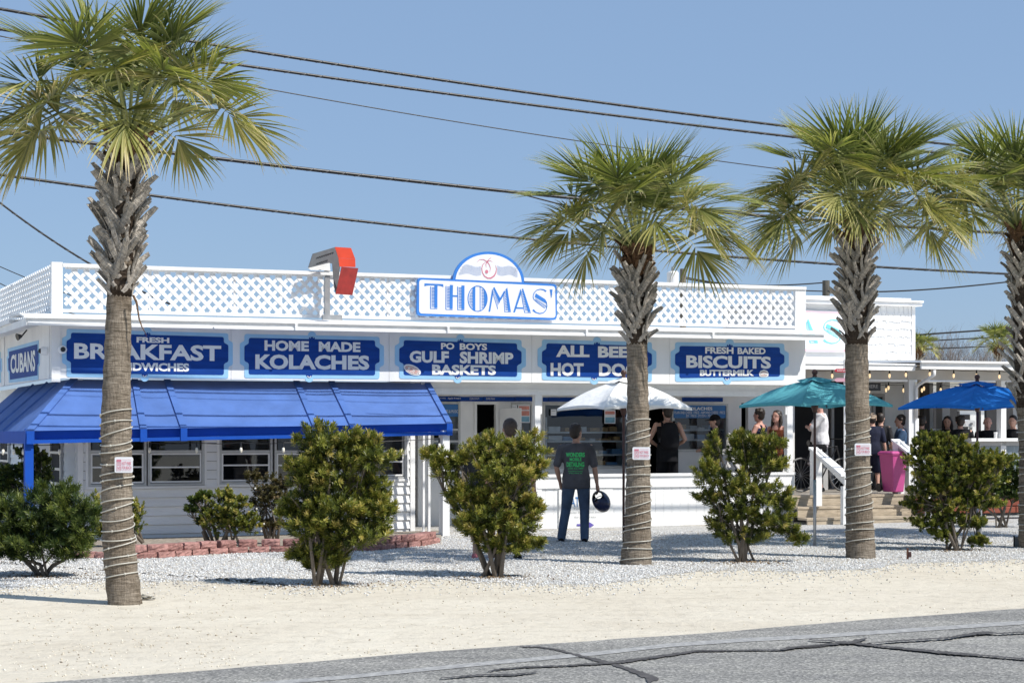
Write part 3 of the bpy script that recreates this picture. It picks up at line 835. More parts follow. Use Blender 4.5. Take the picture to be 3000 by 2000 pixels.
# ============================================================ ROOFTOP LATTICE
lat = thing('rooftop_lattice', 'white diagonal lattice railing standing along the edge of the roof', 'lattice', F(6.5, -0.1, 3.5))
LZ0, LZ1 = 3.515, 4.16
lu0 = 0.21; lu1 = UE - 0.24
def slat(u0, z0, u1, z1, v0, v1, w, fn=None):
    d = Vector((u1 - u0, z1 - z0)); d.normalize(); nx, nz = -d.y * w / 2, d.x * w / 2
    P = fn or (lambda u, v, z: F(u, v, z))
    c = [P(u0 - nx, v0, z0 - nz), P(u1 - nx, v0, z1 - nz), P(u1 - nx, v1, z1 - nz), P(u0 - nx, v1, z0 - nz),
         P(u0 + nx, v0, z0 + nz), P(u1 + nx, v0, z1 + nz), P(u1 + nx, v1, z1 + nz), P(u0 + nx, v1, z0 + nz)]
    return MB().hexa(c)
pitch = 0.1795
def lattice(a, c, z0, z1, fn, pitch=pitch, w=0.054):
    H = z1 - z0
    for sgn in (1, -1):
        k = a - H
        while k < c:
            if sgn > 0: p = [(k, z0), (k + H, z1)]
            else: p = [(k + H, z0), (k, z1)]
            # clip to a..c
            (x0, y0), (x1, y1) = p
            sl = (y1 - y0) / (x1 - x0)
            if x0 > x1: x0, y0, x1, y1 = x1, y1, x0, y0
            if x0 < a: y0 += sl * (a - x0); x0 = a
            if x1 > c: y1 += sl * (c - x1); x1 = c
            if x1 - x0 > 0.04:
                vv = (-0.034, -0.026) if sgn > 0 else (-0.025, -0.017)
                slat(x0, y0, x1, y1, vv[0], vv[1], w, fn).build('slat', M['white'], lat)
            k += pitch
lattice(lu0, lu1, LZ0 + 0.03, LZ1, None)
MB().fbox(0.17, UE, -0.06, 0.03, LZ1 + 0.03, LZ1 + 0.085).build('top_rail', M['white'], lat)
MB().fbox(0.17, UE - 0.2, -0.05, 0.0, LZ0 - 0.01, LZ0 + 0.035).build('bottom_rail', M['white'], lat)
MB().fbox(0.0, 0.165, -0.08, 0.02, LZ0 - 0.05, LZ1 + 0.10).build('corner_post', M['white'], lat)
MB().fbox(UE - 0.235, UE, -0.06, 0.01, LZ0 - 0.05, LZ1 + 0.028).build('end_post', M['white'], lat)
MB().fbox(lu0, lu1, -0.012, -0.004, LZ1 + 0.0, LZ1 + 0.03).build('frieze_strip', M['white'], lat)
for x in (300, 442, 567, 690, 825, 960, 1140, 1232, 1430, 1618, 1760, 2010, 2133, 2262):
    u = uz(x, 860, 0)[0]
    MB().fbox(u - 0.02, u + 0.02, -0.08, -0.036, LZ0, LZ1 + 0.02).build('stud', M['white'], lat)
sfn = lambda s, v, z: F(0.0 - v, -s, z)
lattice(0.1, 5.2, LZ0 - 0.04, LZ1 + 0.06, sfn, 0.1795)
MB().hexa([F(0.0, -0.085, LZ0 - 0.09), F(0.05, -0.085, LZ0 - 0.09), F(0.05, -5.2, LZ0 - 0.09), F(0, -5.2, LZ0 - 0.09), F(0.0, -0.085, LZ0 - 0.045), F(0.05, -0.085, LZ0 - 0.045), F(0.05, -5.2, LZ0 - 0.045), F(0, -5.2, LZ0 - 0.045)]).build('bottom_rail', M['white'], lat)

# ============================================================ PAINTED SIGNS
def arc_pts(cx, cy, r, a0, a1, n=6):
    return [(cx + r * math.cos(math.radians(a0 + (a1 - a0) * i / n)), cy - r * math.sin(math.radians(a0 + (a1 - a0) * i / n))) for i in range(n + 1)]
def plaque(x0, x1, tl, tr, bl, br, inset, bump):
    """outline in pixels of the stepped name board, y down"""
    W_ = x1 - x0
    top = lambda x: tl + (tr - tl) * (x - x0) / W_
    bot = lambda x: bl + (br - bl) * (x - x0) / W_
    X0, X1 = x0 + inset, x1 - inset
    T = lambda x, d=0: top(x) + inset * 0.85 + d
    B = lambda x, d=0: bot(x) - inset * 0.85 - d
    r = 6 if inset == 0 else 5; bl_ = 13
    ys0, ys1 = 22 - inset * 0.25, 44 - inset * 0.15
    xm = (x0 + x1) / 2
    pts = []
    # top edge with the half round boss
    pts += [(X0, T(X0, r)), (X0 + r * 0.3, T(X0, r * 0.3)), (X0 + r, T(X0))]
    hb = bump
    pts += [(xm - hb, T(xm))] + [(xm + hb * -math.cos(t), T(xm) - hb * math.sin(t) * 0.95) for t in [math.pi * k / 8 for k in range(1, 8)]] + [(xm + hb, T(xm))]
    pts += [(X1 - r, T(X1)), (X1 - r * 0.3, T(X1, r * 0.3)), (X1, T(X1, r))]
    pts += [(X1, T(X1, ys0 - 5)), (X1 + 2, T(X1, ys0 - 1)), (X1 + bl_ - 4, T(X1, ys0 + 3)), (X1 + bl_ - 1, T(X1, ys0 + 5)), (X1 + bl_, T(X1, ys0 + 9))]
    pts += [(X1 + bl_, B(X1, ys1)), (X1 + bl_ - 2, B(X1, ys1 - 4)), (X1 + 3, B(X1, ys1 - 8)), (X1, B(X1, ys1 - 12))]
    pts += [(X1, B(X1, r)), (X1 - r * 0.3, B(X1, r * 0.3)), (X1 - r, B(X1))]
    xb = xm - 8
    pts += [(xb + hb, B(xb))] + [(xb + hb * math.cos(t), B(xb) + hb * math.sin(t) * 0.9) for t in [math.pi * k / 8 for k in range(1, 8)]] + [(xb - hb, B(xb))]
    pts += [(X0 + r, B(X0)), (X0 + r * 0.3, B(X0, r * 0.3)), (X0, B(X0, r))]
    pts += [(X0, B(X0, ys1 - 12)), (X0 - 3, B(X0, ys1 - 8)), (X0 - bl_ + 2, B(X0, ys1 - 4)), (X0 - bl_, B(X0, ys1))]
    pts += [(X0 - bl_, T(X0, ys0 + 9)), (X0 - bl_ + 1, T(X0, ys0 + 5)), (X0 - bl_ + 4, T(X0, ys0 + 3)), (X0 - 2, T(X0, ys0 - 1)), (X0, T(X0, ys0 - 5))]
    return pts
def flat_px(pts, v, name, mat, parent, thick=0.003):
    vs = [Q(x, y, v) for x, y in pts]
    b = MB(); b.slab(vs, Vector((EN.x, EN.y, 0)) * -thick); return b.build(name, mat, parent)
def stroke_px(pts, w, v, name, mat, parent, fn=None):
    b = MB(); n = len(pts); L, R = [], []
    for i, p in enumerate(pts):
        h = (p[2] if len(p) > 2 else w) / 2
        a = pts[max(i - 1, 0)]; c = pts[min(i + 1, n - 1)]; tx, ty = c[0] - a[0], c[1] - a[1]; l = math.hypot(tx, ty) or 1
        nx, ny = -ty / l, tx / l
        g_ = fn or (lambda x, y: Q(x, y, v))
        L.append(g_(p[0] + nx * h, p[1] + ny * h)); R.append(g_(p[0] - nx * h, p[1] - ny * h))
    for i in range(n - 1): b.quad(L[i], L[i + 1], R[i + 1], R[i])
    return b.build(name, mat, parent)

def painted_sign(label, P, texts):
    x0, x1, tl, tr, bl, br = P
    t = thing('painted_sign', label, 'sign', Q((x0 + x1) / 2, (bl + br) / 2, 0.003), 'painted name boards along the front of the eave')
    flat_px(plaque(*P, 0, 12), 0.006, 'border', M['signlight'], t)
    flat_px(plaque(*P, 13, 9), 0.011, 'panel', M['signblue'], t)
    xm = (x0 + x1) / 2; ym = (tl + tr) / 2 + 8; yb = (bl + br) / 2 - 8
    stroke_px([(xm - 5, ym), (xm - 3, ym - 4), (xm, ym - 5.5), (xm + 3, ym - 4), (xm + 5, ym)], 2.2, 0.014, 'boss_mark', M['signlight'], t)
    stroke_px([(xm - 13, yb), (xm - 11, yb + 3.5), (xm - 8, yb + 5), (xm - 5, yb + 3.5), (xm - 3, yb)], 2.2, 0.014, 'boss_mark', M['letter'], t)
    for s, c, bold in texts:
        text_quad(s, c, lambda x, y: Q(x, y, 0.015), 'lettering', M['letter'], t, bold)
    return t
painted_sign('blue painted name board reading fresh breakfast sandwiches behind the nearest palm', (195, 669, 963, 976, 1104, 1109),
    [('FRESH', (400, 986.5, 1003, 496, 989, 1005), .045), ('BREAKFAST', (217, 1004, 1051, 648, 1012, 1058), .035), ('SANDWICHES', (316, 1061, 1085, 554, 1064, 1088.5), .045)])
painted_sign('blue painted name board reading home made kolaches', (716, 1112, 978, 986, 1107, 1110),
    [('HOME', (775, 996, 1027, 905, 999, 1029), .045), ('MADE', (934, 1000, 1029.5, 1056, 1002.5, 1031), .045), ('KOLACHES', (748, 1037, 1081, 1082, 1041, 1083.5), .045)])
s3 = painted_sign('blue painted name board reading po boys gulf shrimp baskets', (1170, 1528, 985, 995, 1109, 1114),
    [('PO', (1292, 1004, 1023, 1331, 1004.5, 1023.5), .04), ('BOYS', (1347, 1005, 1024.5, 1427, 1006.5, 1026), .04), ('GULF', (1200, 1027, 1062, 1315, 1028.5, 1063), .045), ('SHRIMP', (1347, 1029, 1064.5, 1504, 1032.5, 1066.5), .045), ('BASKETS', (1266, 1067, 1098, 1453, 1070, 1098.5), .045)])
painted_sign('blue painted name board reading all beef hot dogs behind the second palm', (1588, 1910, 994, 1002, 1113, 1118),
    [('ALL', (1629, 1011, 1045, 1727, 1012, 1046), .045), ('BEEF', (1752, 1014, 1047, 1868, 1015, 1048), .045), ('HOT', (1613, 1062, 1101, 1710, 1063, 1101.5), .045), ('DOGS', (1755, 1063.5, 1101.5, 1893, 1065, 1103), .045)])
s5 = painted_sign('blue painted name board reading fresh baked biscuits buttermilk at the right end', (1978, 2298, 1002, 1006, 1118, 1113),
    [('FRESH', (2066, 1016, 1035.5, 2149, 1017, 1036.5), .04), ('BAKED', (2161, 1018, 1037, 2243, 1019, 1037.5), .04), ('BISCUITS', (2010.6, 1040, 1077.5, 2258.7, 1044, 1080), .04), ('BUTTERMILK', (2050.5, 1083, 1101, 2209, 1083, 1101), .05)])
# little food pictures on two of the boards
def ell(cx, cy, rx, ry, rot=0, n=20):
    c, s = math.cos(rot), math.sin(rot)
    return [(cx + rx * math.cos(t) * c - ry * math.sin(t) * s, cy + rx * math.cos(t) * s + ry * math.sin(t) * c) for t in [2 * math.pi * k / n for k in range(n)]]
M['food1'] = simple('painted_bread', (0.62, 0.46, 0.42), 0.5, 0.3, 30); M['food2'] = simple('painted_shrimp', (0.55, 0.24, 0.22), 0.5, 0.3, 30)
flat_px(ell(1208, 1083, 27, 13.5, 0.43), 0.016, 'picture', M['letter'], s3)
flat_px(ell(1208, 1083, 23, 10, 0.43), 0.021, 'picture', M['food1'], s3)
for k in range(6):
    a = -17 + k * 7; stroke_px([(1208 + a - 3, 1083 + a * 0.45 + 4), (1208 + a, 1083 + a * 0.45 - 3), (1208 + a + 3, 1083 + a * 0.45 + 3)], 2, 0.024, 'picture', M['letter' if k % 2 else 'food2'], s3)
flat_px([(2225, 1101), (2224, 1093), (2228, 1086), (2238, 1082), (2248, 1086), (2252, 1093), (2251, 1101), (2246, 1104), (2230, 1104)], 0.016, 'picture', M['letter'], s5)
flat_px([(2228, 1099), (2228, 1093), (2232, 1088), (2238, 1086), (2244, 1088), (2248, 1093), (2248, 1099), (2244, 1101), (2232, 1101)], 0.021, 'picture', M['food1'], s5)
stroke_px([(2228, 1096), (2238, 1093), (2248, 1096)], 3, 0.024, 'picture', M['letter'], s5)

# sign round the corner
def Qs(x, y, o=0.0):
    v, z = vz(x, y, -o); return F(-o, v, z)
def flat_s(pts, o, name, mat, parent):
    b = MB(); b.slab([Qs(x, y, o) for x, y in pts], Vector((EU.x, EU.y, 0)) * 0.003); return b.build(name, mat, parent)
t = thing('painted_sign', 'blue painted name board reading cubans round the corner on the left side', 'sign', Qs(68, 1060, 0.006))
def steps(TL, TR, BR, BL):
    def at(a, h): 
        x0 = TL[0] + (BL[0] - TL[0]) * h; x1 = TR[0] + (BR[0] - TR[0]) * h; y0 = TL[1] + (BL[1] - TL[1]) * h; y1 = TR[1] + (BR[1] - TR[1]) * h
        return (x0 + (x1 - x0) * a, y0 + (y1 - y0) * a)
    return [at(0.0, 0), at(1, 0), at(1, .2), at(1.04, .25), at(1.04, .62), at(1, .68), at(1, 1), at(0, 1), at(0, .7), at(-.04, .64), at(-.04, .25), at(0, .2)]
flat_s(steps((22, 1021), (113, 996), (112, 1112), (26, 1121)), 0.006, 'border', M['signlight'], t)
flat_s(steps((26, 1030), (109, 1008), (109, 1099), (29, 1112)), 0.011, 'panel', M['signblue'], t)
text_quad('CUBANS', (31, 1040, 1094, 103, 1024, 1087), lambda x, y: Qs(x, y, 0.016), 'lettering', M['letter'], t, 0.035)
t = thing('painted_sign', 'edge of another blue name board at the far left of the side wall', 'sign', Qs(-20, 1080, 0.006))
flat_s(steps((-90, 1052), (1, 1030), (3, 1120), (-85, 1140)), 0.006, 'border', M['signlight'], t)
flat_s(steps((-86, 1060), (-4, 1040), (-3, 1110), (-80, 1130)), 0.011, 'panel', M['signblue'], t)

# cameras and floodlight
def dome(label, c, out, r=0.065):
    t = thing('security_camera', label, 'security camera', c)
    out = out.normalized()
    MB().tube([c, c + out * 0.07], r, 20).build('housing', M['white'], t, smooth=False)
    MB().tube([c + out * 0.07, c + out * 0.10], [r, r * 0.8], 20).build('ring', M['white_shade'], t)
    MB().ball(c + out * 0.095, r * 0.62, 16, 10).build('lens', M['black'], t, smooth=True)
dome('round white security camera on the front at the left corner', Q(181, 1024, 0.02), Vector((EN.x, EN.y, 0)))
dome('white security camera seen side on at the left wall', Qs(138, 1028, 0.02), Vector((-EU.x, -EU.y, 0)))
t = thing('floodlight', 'small black floodlight hanging under the left side eave', 'floodlight', Qs(66, 975, 0.25))
c = Qs(64, 984, 0.2)
MB().tube([c + Vector((0.05, 0.1, 0.1)), c], 0.012, 8).build('arm', M['black'], t)
MB().tube([c, c + Vector((-0.06, -0.05, -0.02))], [0.02, 0.06], 12).build('lamp_head', M['black'], t)

# ============================================================ THOMAS' SIGN
VS = 0.10
th = thing('restaurant_sign', "white THOMAS' sign with blue frame and a half round palm emblem above it", 'sign', Q(1430, 935, VS))
def zz5(x, y): return (1200 + x / 4.704, 720 + y / 4.704)
def P5(pts): return [zz5(*p) for p in pts]
def rrect(c, r, n=4):
    """rounded quad through four corner pixels"""
    out = []
    for i in range(4):
        p = Vector(c[i]); a = Vector(c[i - 1]); d = Vector(c[(i + 1) % 4])
        ua = (a - p).normalized(); ud = (d - p).normalized()
        for k in range(n + 1):
            s = k / n; q0 = p + ua * r; q1 = p + ud * r
            out.append(tuple((1 - s) ** 2 * q0 + 2 * s * (1 - s) * p + s ** 2 * q1))
    return out
outer = rrect([(110, 437), (2030, 528), (2030, 1022), (100, 960)], 55)
inner = rrect([(133, 465), (2005, 556), (2012, 993), (132, 930)], 45)
archo = [(597, 475)] + [(1088 - 492 * math.cos(t), 492 - 412 * math.sin(t) + (8 * math.cos(math.pi - t))) for t in [math.pi * (k / 28) for k in range(1, 28)]] + [(1580, 515)]
archi = [(632, 468)] + [(1088 - 455 * math.cos(t), 500 - 384 * math.sin(t) + (8 * math.cos(math.pi - t))) for t in [math.pi * (k / 28) for k in range(1, 28)]] + [(1545, 500)]
def thick(pts, v, th_, name, mat): 
    return flat_px(P5(pts), v, name, mat, th, th_)
thick(archo, VS - 0.002, 0.03, 'arch_frame', M['logoblue']); thick(archi, VS + 0.003, 0.004, 'arch_face', M['signface'])
thick(outer, VS + 0.006, 0.045, 'frame', M['logoblue']); thick(inner, VS + 0.011, 0.004, 'face', M['signface'])
VL = VS + 0.015
class Glyph:
    """collects flat shapes of one letter, drawn in sheet coordinates"""
    def __init__(s, fn): s.b = MB(); s.fn = fn
    def poly(s, pts): s.b.flat([s.fn(*p) for p in pts])
    def deco(s, TL, TR, BR, BL, thin=0.11, h0=0.20, h1=0.58, rungs=14, foot=True):
        def at(a, h):
            x0 = TL[0] + (BL[0] - TL[0]) * h; x1 = TR[0] + (BR[0] - TR[0]) * h; y0 = TL[1] + (BL[1] - TL[1]) * h; y1 = TR[1] + (BR[1] - TR[1]) * h
            return (x0 + (x1 - x0) * a, y0 + (y1 - y0) * a)
        s.poly([at(0, .05), at(thin, .05), at(thin, 1), at(0, 1)])
        s.poly([at(h1, 0), at(1, 0), at(1, .955), at(h1, .955)])
        if foot: s.poly([at(0, .975), at(1, .975), at(1, 1), at(0, 1)])
        for k in range(rungs):
            h = .08 + .86 * k / rungs
            s.poly([at(h0, h), at(h1 + .01, h), at(h1 + .01, h + .42 / rungs), at(h0, h + .42 / rungs)])
    def build(s, name, mat, parent): return s.b.build(name, mat, parent)
def glyph_T(g):
    g.poly([(205, 517), (463, 528), (466, 568), (430, 552), (385, 546), (284, 544), (240, 546), (205, 557)]); g.deco((284, 545), (385, 548), (384, 870), (282, 868))
def glyph_H(g):
    g.deco((497, 535), (598, 540), (594, 885), (494, 880)); g.deco((657, 543), (757, 547), (757, 890), (657, 884)); g.poly([(594, 680), (662, 682), (662, 703), (594, 701)])
def glyph_O(g):
    cx, cy, rx, ry = 938, 728, 138, 180
    E = lambda x, s=1, k=1.0: cy + s * ry * k * math.sqrt(max(0, 1 - ((x - cx) / (rx * k)) ** 2))
    ring_o = [(cx + rx * math.cos(t), cy + ry * math.sin(t)) for t in [2 * math.pi * k / 40 for k in range(41)]]
    ring_i = [(cx + (rx - 12) * math.cos(t), cy + (ry - 12) * math.sin(t)) for t in [2 * math.pi * k / 40 for k in range(41)]]
    for i in range(40): g.poly([ring_o[i], ring_o[i + 1], ring_i[i + 1], ring_i[i]])
    def chord(x0, x1, k=0.95):
        xs = [x0 + (x1 - x0) * i / 6 for i in range(7)]
        g.poly([(x, E(x, -1, k)) for x in xs] + [(x, E(x, 1, k)) for x in reversed(xs)])
    chord(868, 906); chord(968, 978); chord(1028, 1065)
    for k in range(13):
        y = 600 + k * 21
        for (a, c) in ((820, 868), (992, 1030)):
            if a < 850:
                while a < c and abs((a - cx) / (rx - 20)) ** 2 + ((y - cy) / (ry - 20)) ** 2 > 1: a += 4
            if c - a > 6: g.poly([(a, y), (c, y), (c, y + 9), (a, y + 9)])
def glyph_M(g):
    g.poly([(1140, 590), (1152, 650), (1112, 908), (1087, 908)]); g.deco((1128, 600), (1168, 567), (1262, 745), (1215, 880), foot=False, rungs=11)
    g.poly([(1235, 740), (1262, 745), (1318, 640), (1305, 615)]); g.deco((1290, 640), (1346, 575), (1398, 915), (1308, 915), rungs=12)
def glyph_A(g):
    g.poly([(1530, 590), (1545, 640), (1452, 918), (1427, 918)]); g.deco((1530, 620), (1563, 583), (1675, 925), (1580, 922), rungs=12); g.poly([(1462, 845), (1562, 848), (1568, 868), (1458, 866)])
def glyph_S(g):
    def st(pts):
        for i in range(len(pts) - 1):
            (x0, y0, w0), (x1, y1, w1) = pts[i], pts[i + 1]; l = math.hypot(x1 - x0, y1 - y0); nx, ny = -(y1 - y0) / l, (x1 - x0) / l
            g.poly([(x0 + nx * w0, y0 + ny * w0), (x1 + nx * w1, y1 + ny * w1), (x1 - nx * w1, y1 - ny * w1), (x0 - nx * w0, y0 - ny * w0)])
    st([(1882, 628, 12), (1850, 606, 8), (1800, 597, 6), (1750, 612, 5), (1715, 650, 5), (1702, 700, 5), (1712, 735, 5), (1760, 780, 5), (1865, 858, 5)])
    st([(1700, 880, 14), (1735, 915, 9), (1790, 933, 7), (1840, 925, 6), (1878, 890, 5), (1895, 830, 5), (1885, 775, 6)])
    g.poly([(1740, 655), (1868, 735), (1892, 775), (1890, 800), (1725, 705)])
    for k in range(11):
        x = 1735 + k * 14; y = 722 + k * 9.2
        g.poly([(x, y), (x + 6, y + 3), (x + 12, y + 38), (x + 6, y + 36)])
f5 = lambda x, y: Q(*zz5(x, y), VL)
for gf in (glyph_T, glyph_H, glyph_O, glyph_M, glyph_A, glyph_S):
    g_ = Glyph(f5); gf(g_); g_.build('letter', M['logoblue'], th)
g_ = Glyph(f5); g_.poly([(1932, 600), (1970, 603), (1957, 715), (1950, 715)]); g_.build('apostrophe', M['logoblue'], th)
# emblem: waves, ring, little palm and dot
sk = lambda pts, w, mat: stroke_px([(*zz5(p[0], p[1]),) + ((p[2] / 4.704,) if len(p) > 2 else ()) for p in pts], w / 4.704, VS + 0.007, 'emblem', mat, th)
M['wave'] = simple('grey_blue_print', (0.28, 0.38, 0.60), 0.5, 0.05, 5)
for k in range(9):
    L = []; 
    for i in range(15):
        x = 985 - i * 22; y = 285 + k * 14 + 14 * math.sin(i * 0.55) - i * 1.0
        if ((x - 1088) / 450) ** 2 + ((y - 500) / 380) ** 2 < 0.98: L.append((x, y))
    if len(L) > 2: sk(L, 4, M['wave'])
    L = []
    for i in range(15):
        x = 1208 + i * 20; y = 275 + k * 14 + 14 * math.sin(i * 0.55) + i * 2.2
        if ((x - 1088) / 450) ** 2 + ((y - 500) / 380) ** 2 < 0.98: L.append((x, y))
    if len(L) > 2: sk(L, 4, M['wave'])
sk([(1045, 225, 5), (1008, 260, 9), (995, 310, 11), (1003, 365, 12), (1030, 415, 14), (1075, 445, 17), (1120, 445, 20), (1165, 415, 20), (1190, 370, 15), (1198, 320, 9), (1185, 265, 3)], 10, M['logopink'])
for br in ([(1068, 218, 12), (1020, 190, 10), (970, 188, 7), (930, 222, 3)], [(1068, 218, 12), (1095, 185, 8), (1125, 163, 3)], [(1070, 215, 12), (1110, 205, 7), (1142, 222, 3)], [(1068, 218, 16), (1100, 260, 10), (1115, 310, 7), (1105, 365, 3)], [(1066, 218, 12), (1052, 255, 9), (1056, 300, 3)]):
    sk(br, 8, M['logopink'])
flat_px(P5(ell(1063, 356, 22, 25)), VS + 0.009, 'emblem', M['logopink'], th, 0.002)

# ============================================================ SHEET METAL ARROW ON THE ROOF
ar = thing('metal_arrow', 'bent orange red sheet metal arrow sign hanging over the lattice', 'arrow sign', Q(1000, 860, 0.1))
va, vb = -0.25, 0.45
def zz4(x, y): return (750 + x / 2.6133, 680 + y / 2.6133)
path = [(435, 165), (605, 115), (632, 190), (640, 265)]
# grey riveted side plate
b = MB()
sidep = [(400, 275), (435, 165), (605, 115), (640, 200), (645, 265), (615, 478), (600, 420), (585, 240), (560, 235)]
b.slab([Q(*zz4(*p), 0.30) for p in sidep], Vector((-EU.x, -EU.y, 0)) * 0.0 + Vector((EN.x, EN.y, 0)) * -0.02)
b.build('side_plate', M['plate'], ar)
for i in range(9):
    for s in (0, 1):
        c = Q(*zz4(470 + i * 15, 195 - i * 4.8 + s * 45), 0.312)
        if s and i > 5: continue
        MB().tube([c - Vector((EN.x, EN.y, 0)) * 0.02, c], 0.010, 8).build('rivet', M['black'], ar)
def face(p, mat, nm, dv=0.30):
    b = MB(); b.slab([Q(*zz4(*q), dv + o) for q, o in p], Vector((EN.x, EN.y, 0)) * -0.012); b.build(nm, mat, ar)
face([((605, 113), .31), ((728, 121), .31), ((760, 205), .31), ((632, 197), .31)], M['red'], 'top_face')
face([((632, 198), .31), ((760, 206), .31), ((762, 268), .31), ((640, 264), .31)], M['red'], 'front_face')
face([((655, 265), .33), ((784, 276), .33), ((738, 482), .33), ((610, 473), .33)], M['darkred'], 'arrow_head', 0.32)
b = MB(); b.pbox(952, 775, 967, 935, -0.06, 0.0); b.build('bracket', M['metal'], ar)
face([((400, 275), 0), ((565, 225), 0), ((570, 295), 0), ((420, 290), 0)], M['white_shade'], 'arm', 0.05)
b = MB(); b.pbox(946, 922, 1003, 940, 0.0, 0.05); b.build('base_plate', M['metal'], ar)

# ============================================================ AWNING
aw = thing('awning', 'bright blue fabric awning with ribbed seams over the left windows', 'awning', F(3, 0.5, 1.6))
VT, VF = -0.33, 1.0
tops = [(205, 1128), (385, 1128), (480, 1128), (859, 1128), (962, 1128), (1248, 1128), (1258, 1128)]
top_z = 2.49
def atop(x): return F(uz(x, 1120, VT)[0], VT, top_z)
def afront(x, dz=0.0):
    u = uz(x, 1262, VF)[0]; y = 1262 - (x - 75) * 22 / 1248; z = uz(x, y, VF)[1]
    return F(u, VF, z - dz)
seams_ = [(207, 77), (385, 410), (480, 528), (859, 914), (962, 1023), (1242, 1307), (1260, 1322)]
for i in range(6):
    (a, af), (c, cf) = seams_[i], seams_[i + 1]
    nx_ = 14; ny_ = 6; b = MB(); vs = []
    for j in range(ny_ + 1):
        for k in range(nx_ + 1):
            s = k / nx_; h = j / ny_
            p = (atop(a).lerp(atop(c), s)).lerp(afront(af).lerp(afront(cf), s), h)
            sag = -0.018 * math.sin(math.pi * h) * math.sin(math.pi * s)
            vs.append(p + Vector((0, 0, sag)))
    fs = [(j * (nx_ + 1) + k, j * (nx_ + 1) + k + 1, (j + 1) * (nx_ + 1) + k + 1, (j + 1) * (nx_ + 1) + k) for j in range(ny_) for k in range(nx_)]
    b.add(vs, fs); b.build('canopy_panel', M['awning'], aw, smooth=True)
    # valance: recessed band with a proud lower rail
    P0, P1 = afront(af), afront(cf); dn = Vector((0, 0, -1)); o = Vector((EN.x, EN.y, 0))
    b = MB(); b.hexa([P0 + dn * 0.131 - o * 0.16, P1 + dn * 0.131 - o * 0.16, P1 + dn * 0.131 - o * 0.11, P0 + dn * 0.131 - o * 0.11, P0 - o * 0.16 + Vector((0,0,.03)), P1 - o * 0.16+ Vector((0,0,.03)), P1 - o * 0.11+ Vector((0,0,.03)), P0 - o * 0.11+ Vector((0,0,.03))])
    b.build('valance', M['awning_trim'], aw)
    b = MB(); b.hexa([P0 + dn * 0.185 - o * 0.16, P1 + dn * 0.185 - o * 0.16, P1 + dn * 0.185 + o * 0.02, P0 + dn * 0.185 + o * 0.02, P0 + dn * 0.132 - o * 0.16, P1 + dn * 0.132 - o * 0.16, P1 + dn * 0.132 + o * 0.02, P0 + dn * 0.132 + o * 0.02])
    b.build('valance_rail', M['awning_trim'], aw)
ue = Vector((EU.x, EU.y, 0))
for (a, af) in seams_[:6]:
    P0, P1 = atop(a), afront(af); w = 0.10 if a != 207 else 0.11; up = Vector((0, 0, 0.028)) + Vector((EN.x, EN.y, 0)) * 0.01
    b = MB(); b.hexa([P1, P1 + ue * w, P0 + ue * w, P0, P1 + up, P1 + ue * w + up, P0 + ue * w + up, P0 + up]); b.build('seam_rib', M['awning'], aw)
    o = Vector((EN.x, EN.y, 0))
    b = MB(); b.hexa([P1 + Vector((0, 0, -.19)) + o * .02, P1 + ue * w + Vector((0, 0, -.19)) + o * .02, P1 + ue * w + Vector((0, 0, -.19)) + o * .035, P1 + Vector((0, 0, -.19)) + o * .035,
                      P1 + o * .02, P1 + ue * w + o * .02, P1 + ue * w + o * .035, P1 + o * .035]); b.build('valance_clip', M['awning_trim'], aw)
# right return edge
P0, P1 = atop(1260), afront(1322)
# left hip: the same awning running back along the side wall
cf_ = afront(77); ct = atop(207)
v_, z_ = vz(0, 1261, -0.55)
sl = [-0.35, -1.0, -2.1, -3.4, -5.0]
fr = lambda v: F(-0.55, v, uz(77, 1262, VF)[1]); tp = lambda v: F(uz(207, 1120, VT)[0] - 0.02, v, top_z)
for i in range(4):
    va_, vb_ = (VF if i == 0 else sl[i]), sl[i + 1]
    ta = VT if i == 0 else sl[i]
    b = MB(); b.quad(fr(va_), fr(vb_), tp(vb_), tp(ta)); b.build('canopy_panel', M['awning'], aw)
    b = MB(); p0, p1 = fr(va_), fr(vb_); b.hexa([p0 + Vector((0, 0, -.185)), p1 + Vector((0, 0, -.185)), p1 + Vector((0, 0, -.185)) + ue * .03, p0 + Vector((0, 0, -.185)) + ue * .03, p0, p1, p1 + ue * .03, p0 + ue * .03]); b.build('valance', M['awning_trim'], aw)
    if i: 
        b = MB(); p0, p1 = fr(va_), tp(va_); w = Vector((-EN.x, -EN.y, 0)) * 0.05; b.hexa([p0, p0 + w, p1 + w, p1, p0 + Vector((-.02, 0, .02)), p0 + w + Vector((-.02, 0, .02)), p1 + w + Vector((-.02, 0, .02)), p1 + Vector((-.02, 0, .02))]); b.build('seam_rib', M['awning'], aw)
u = uz(86, 1350, 0.97)[0]
MB().fbox(u - 0.06, u + 0.06, 0.85, 0.97, 0, uz(77, 1290, VF)[1]).build('corner_post', M['awning_trim'], aw)

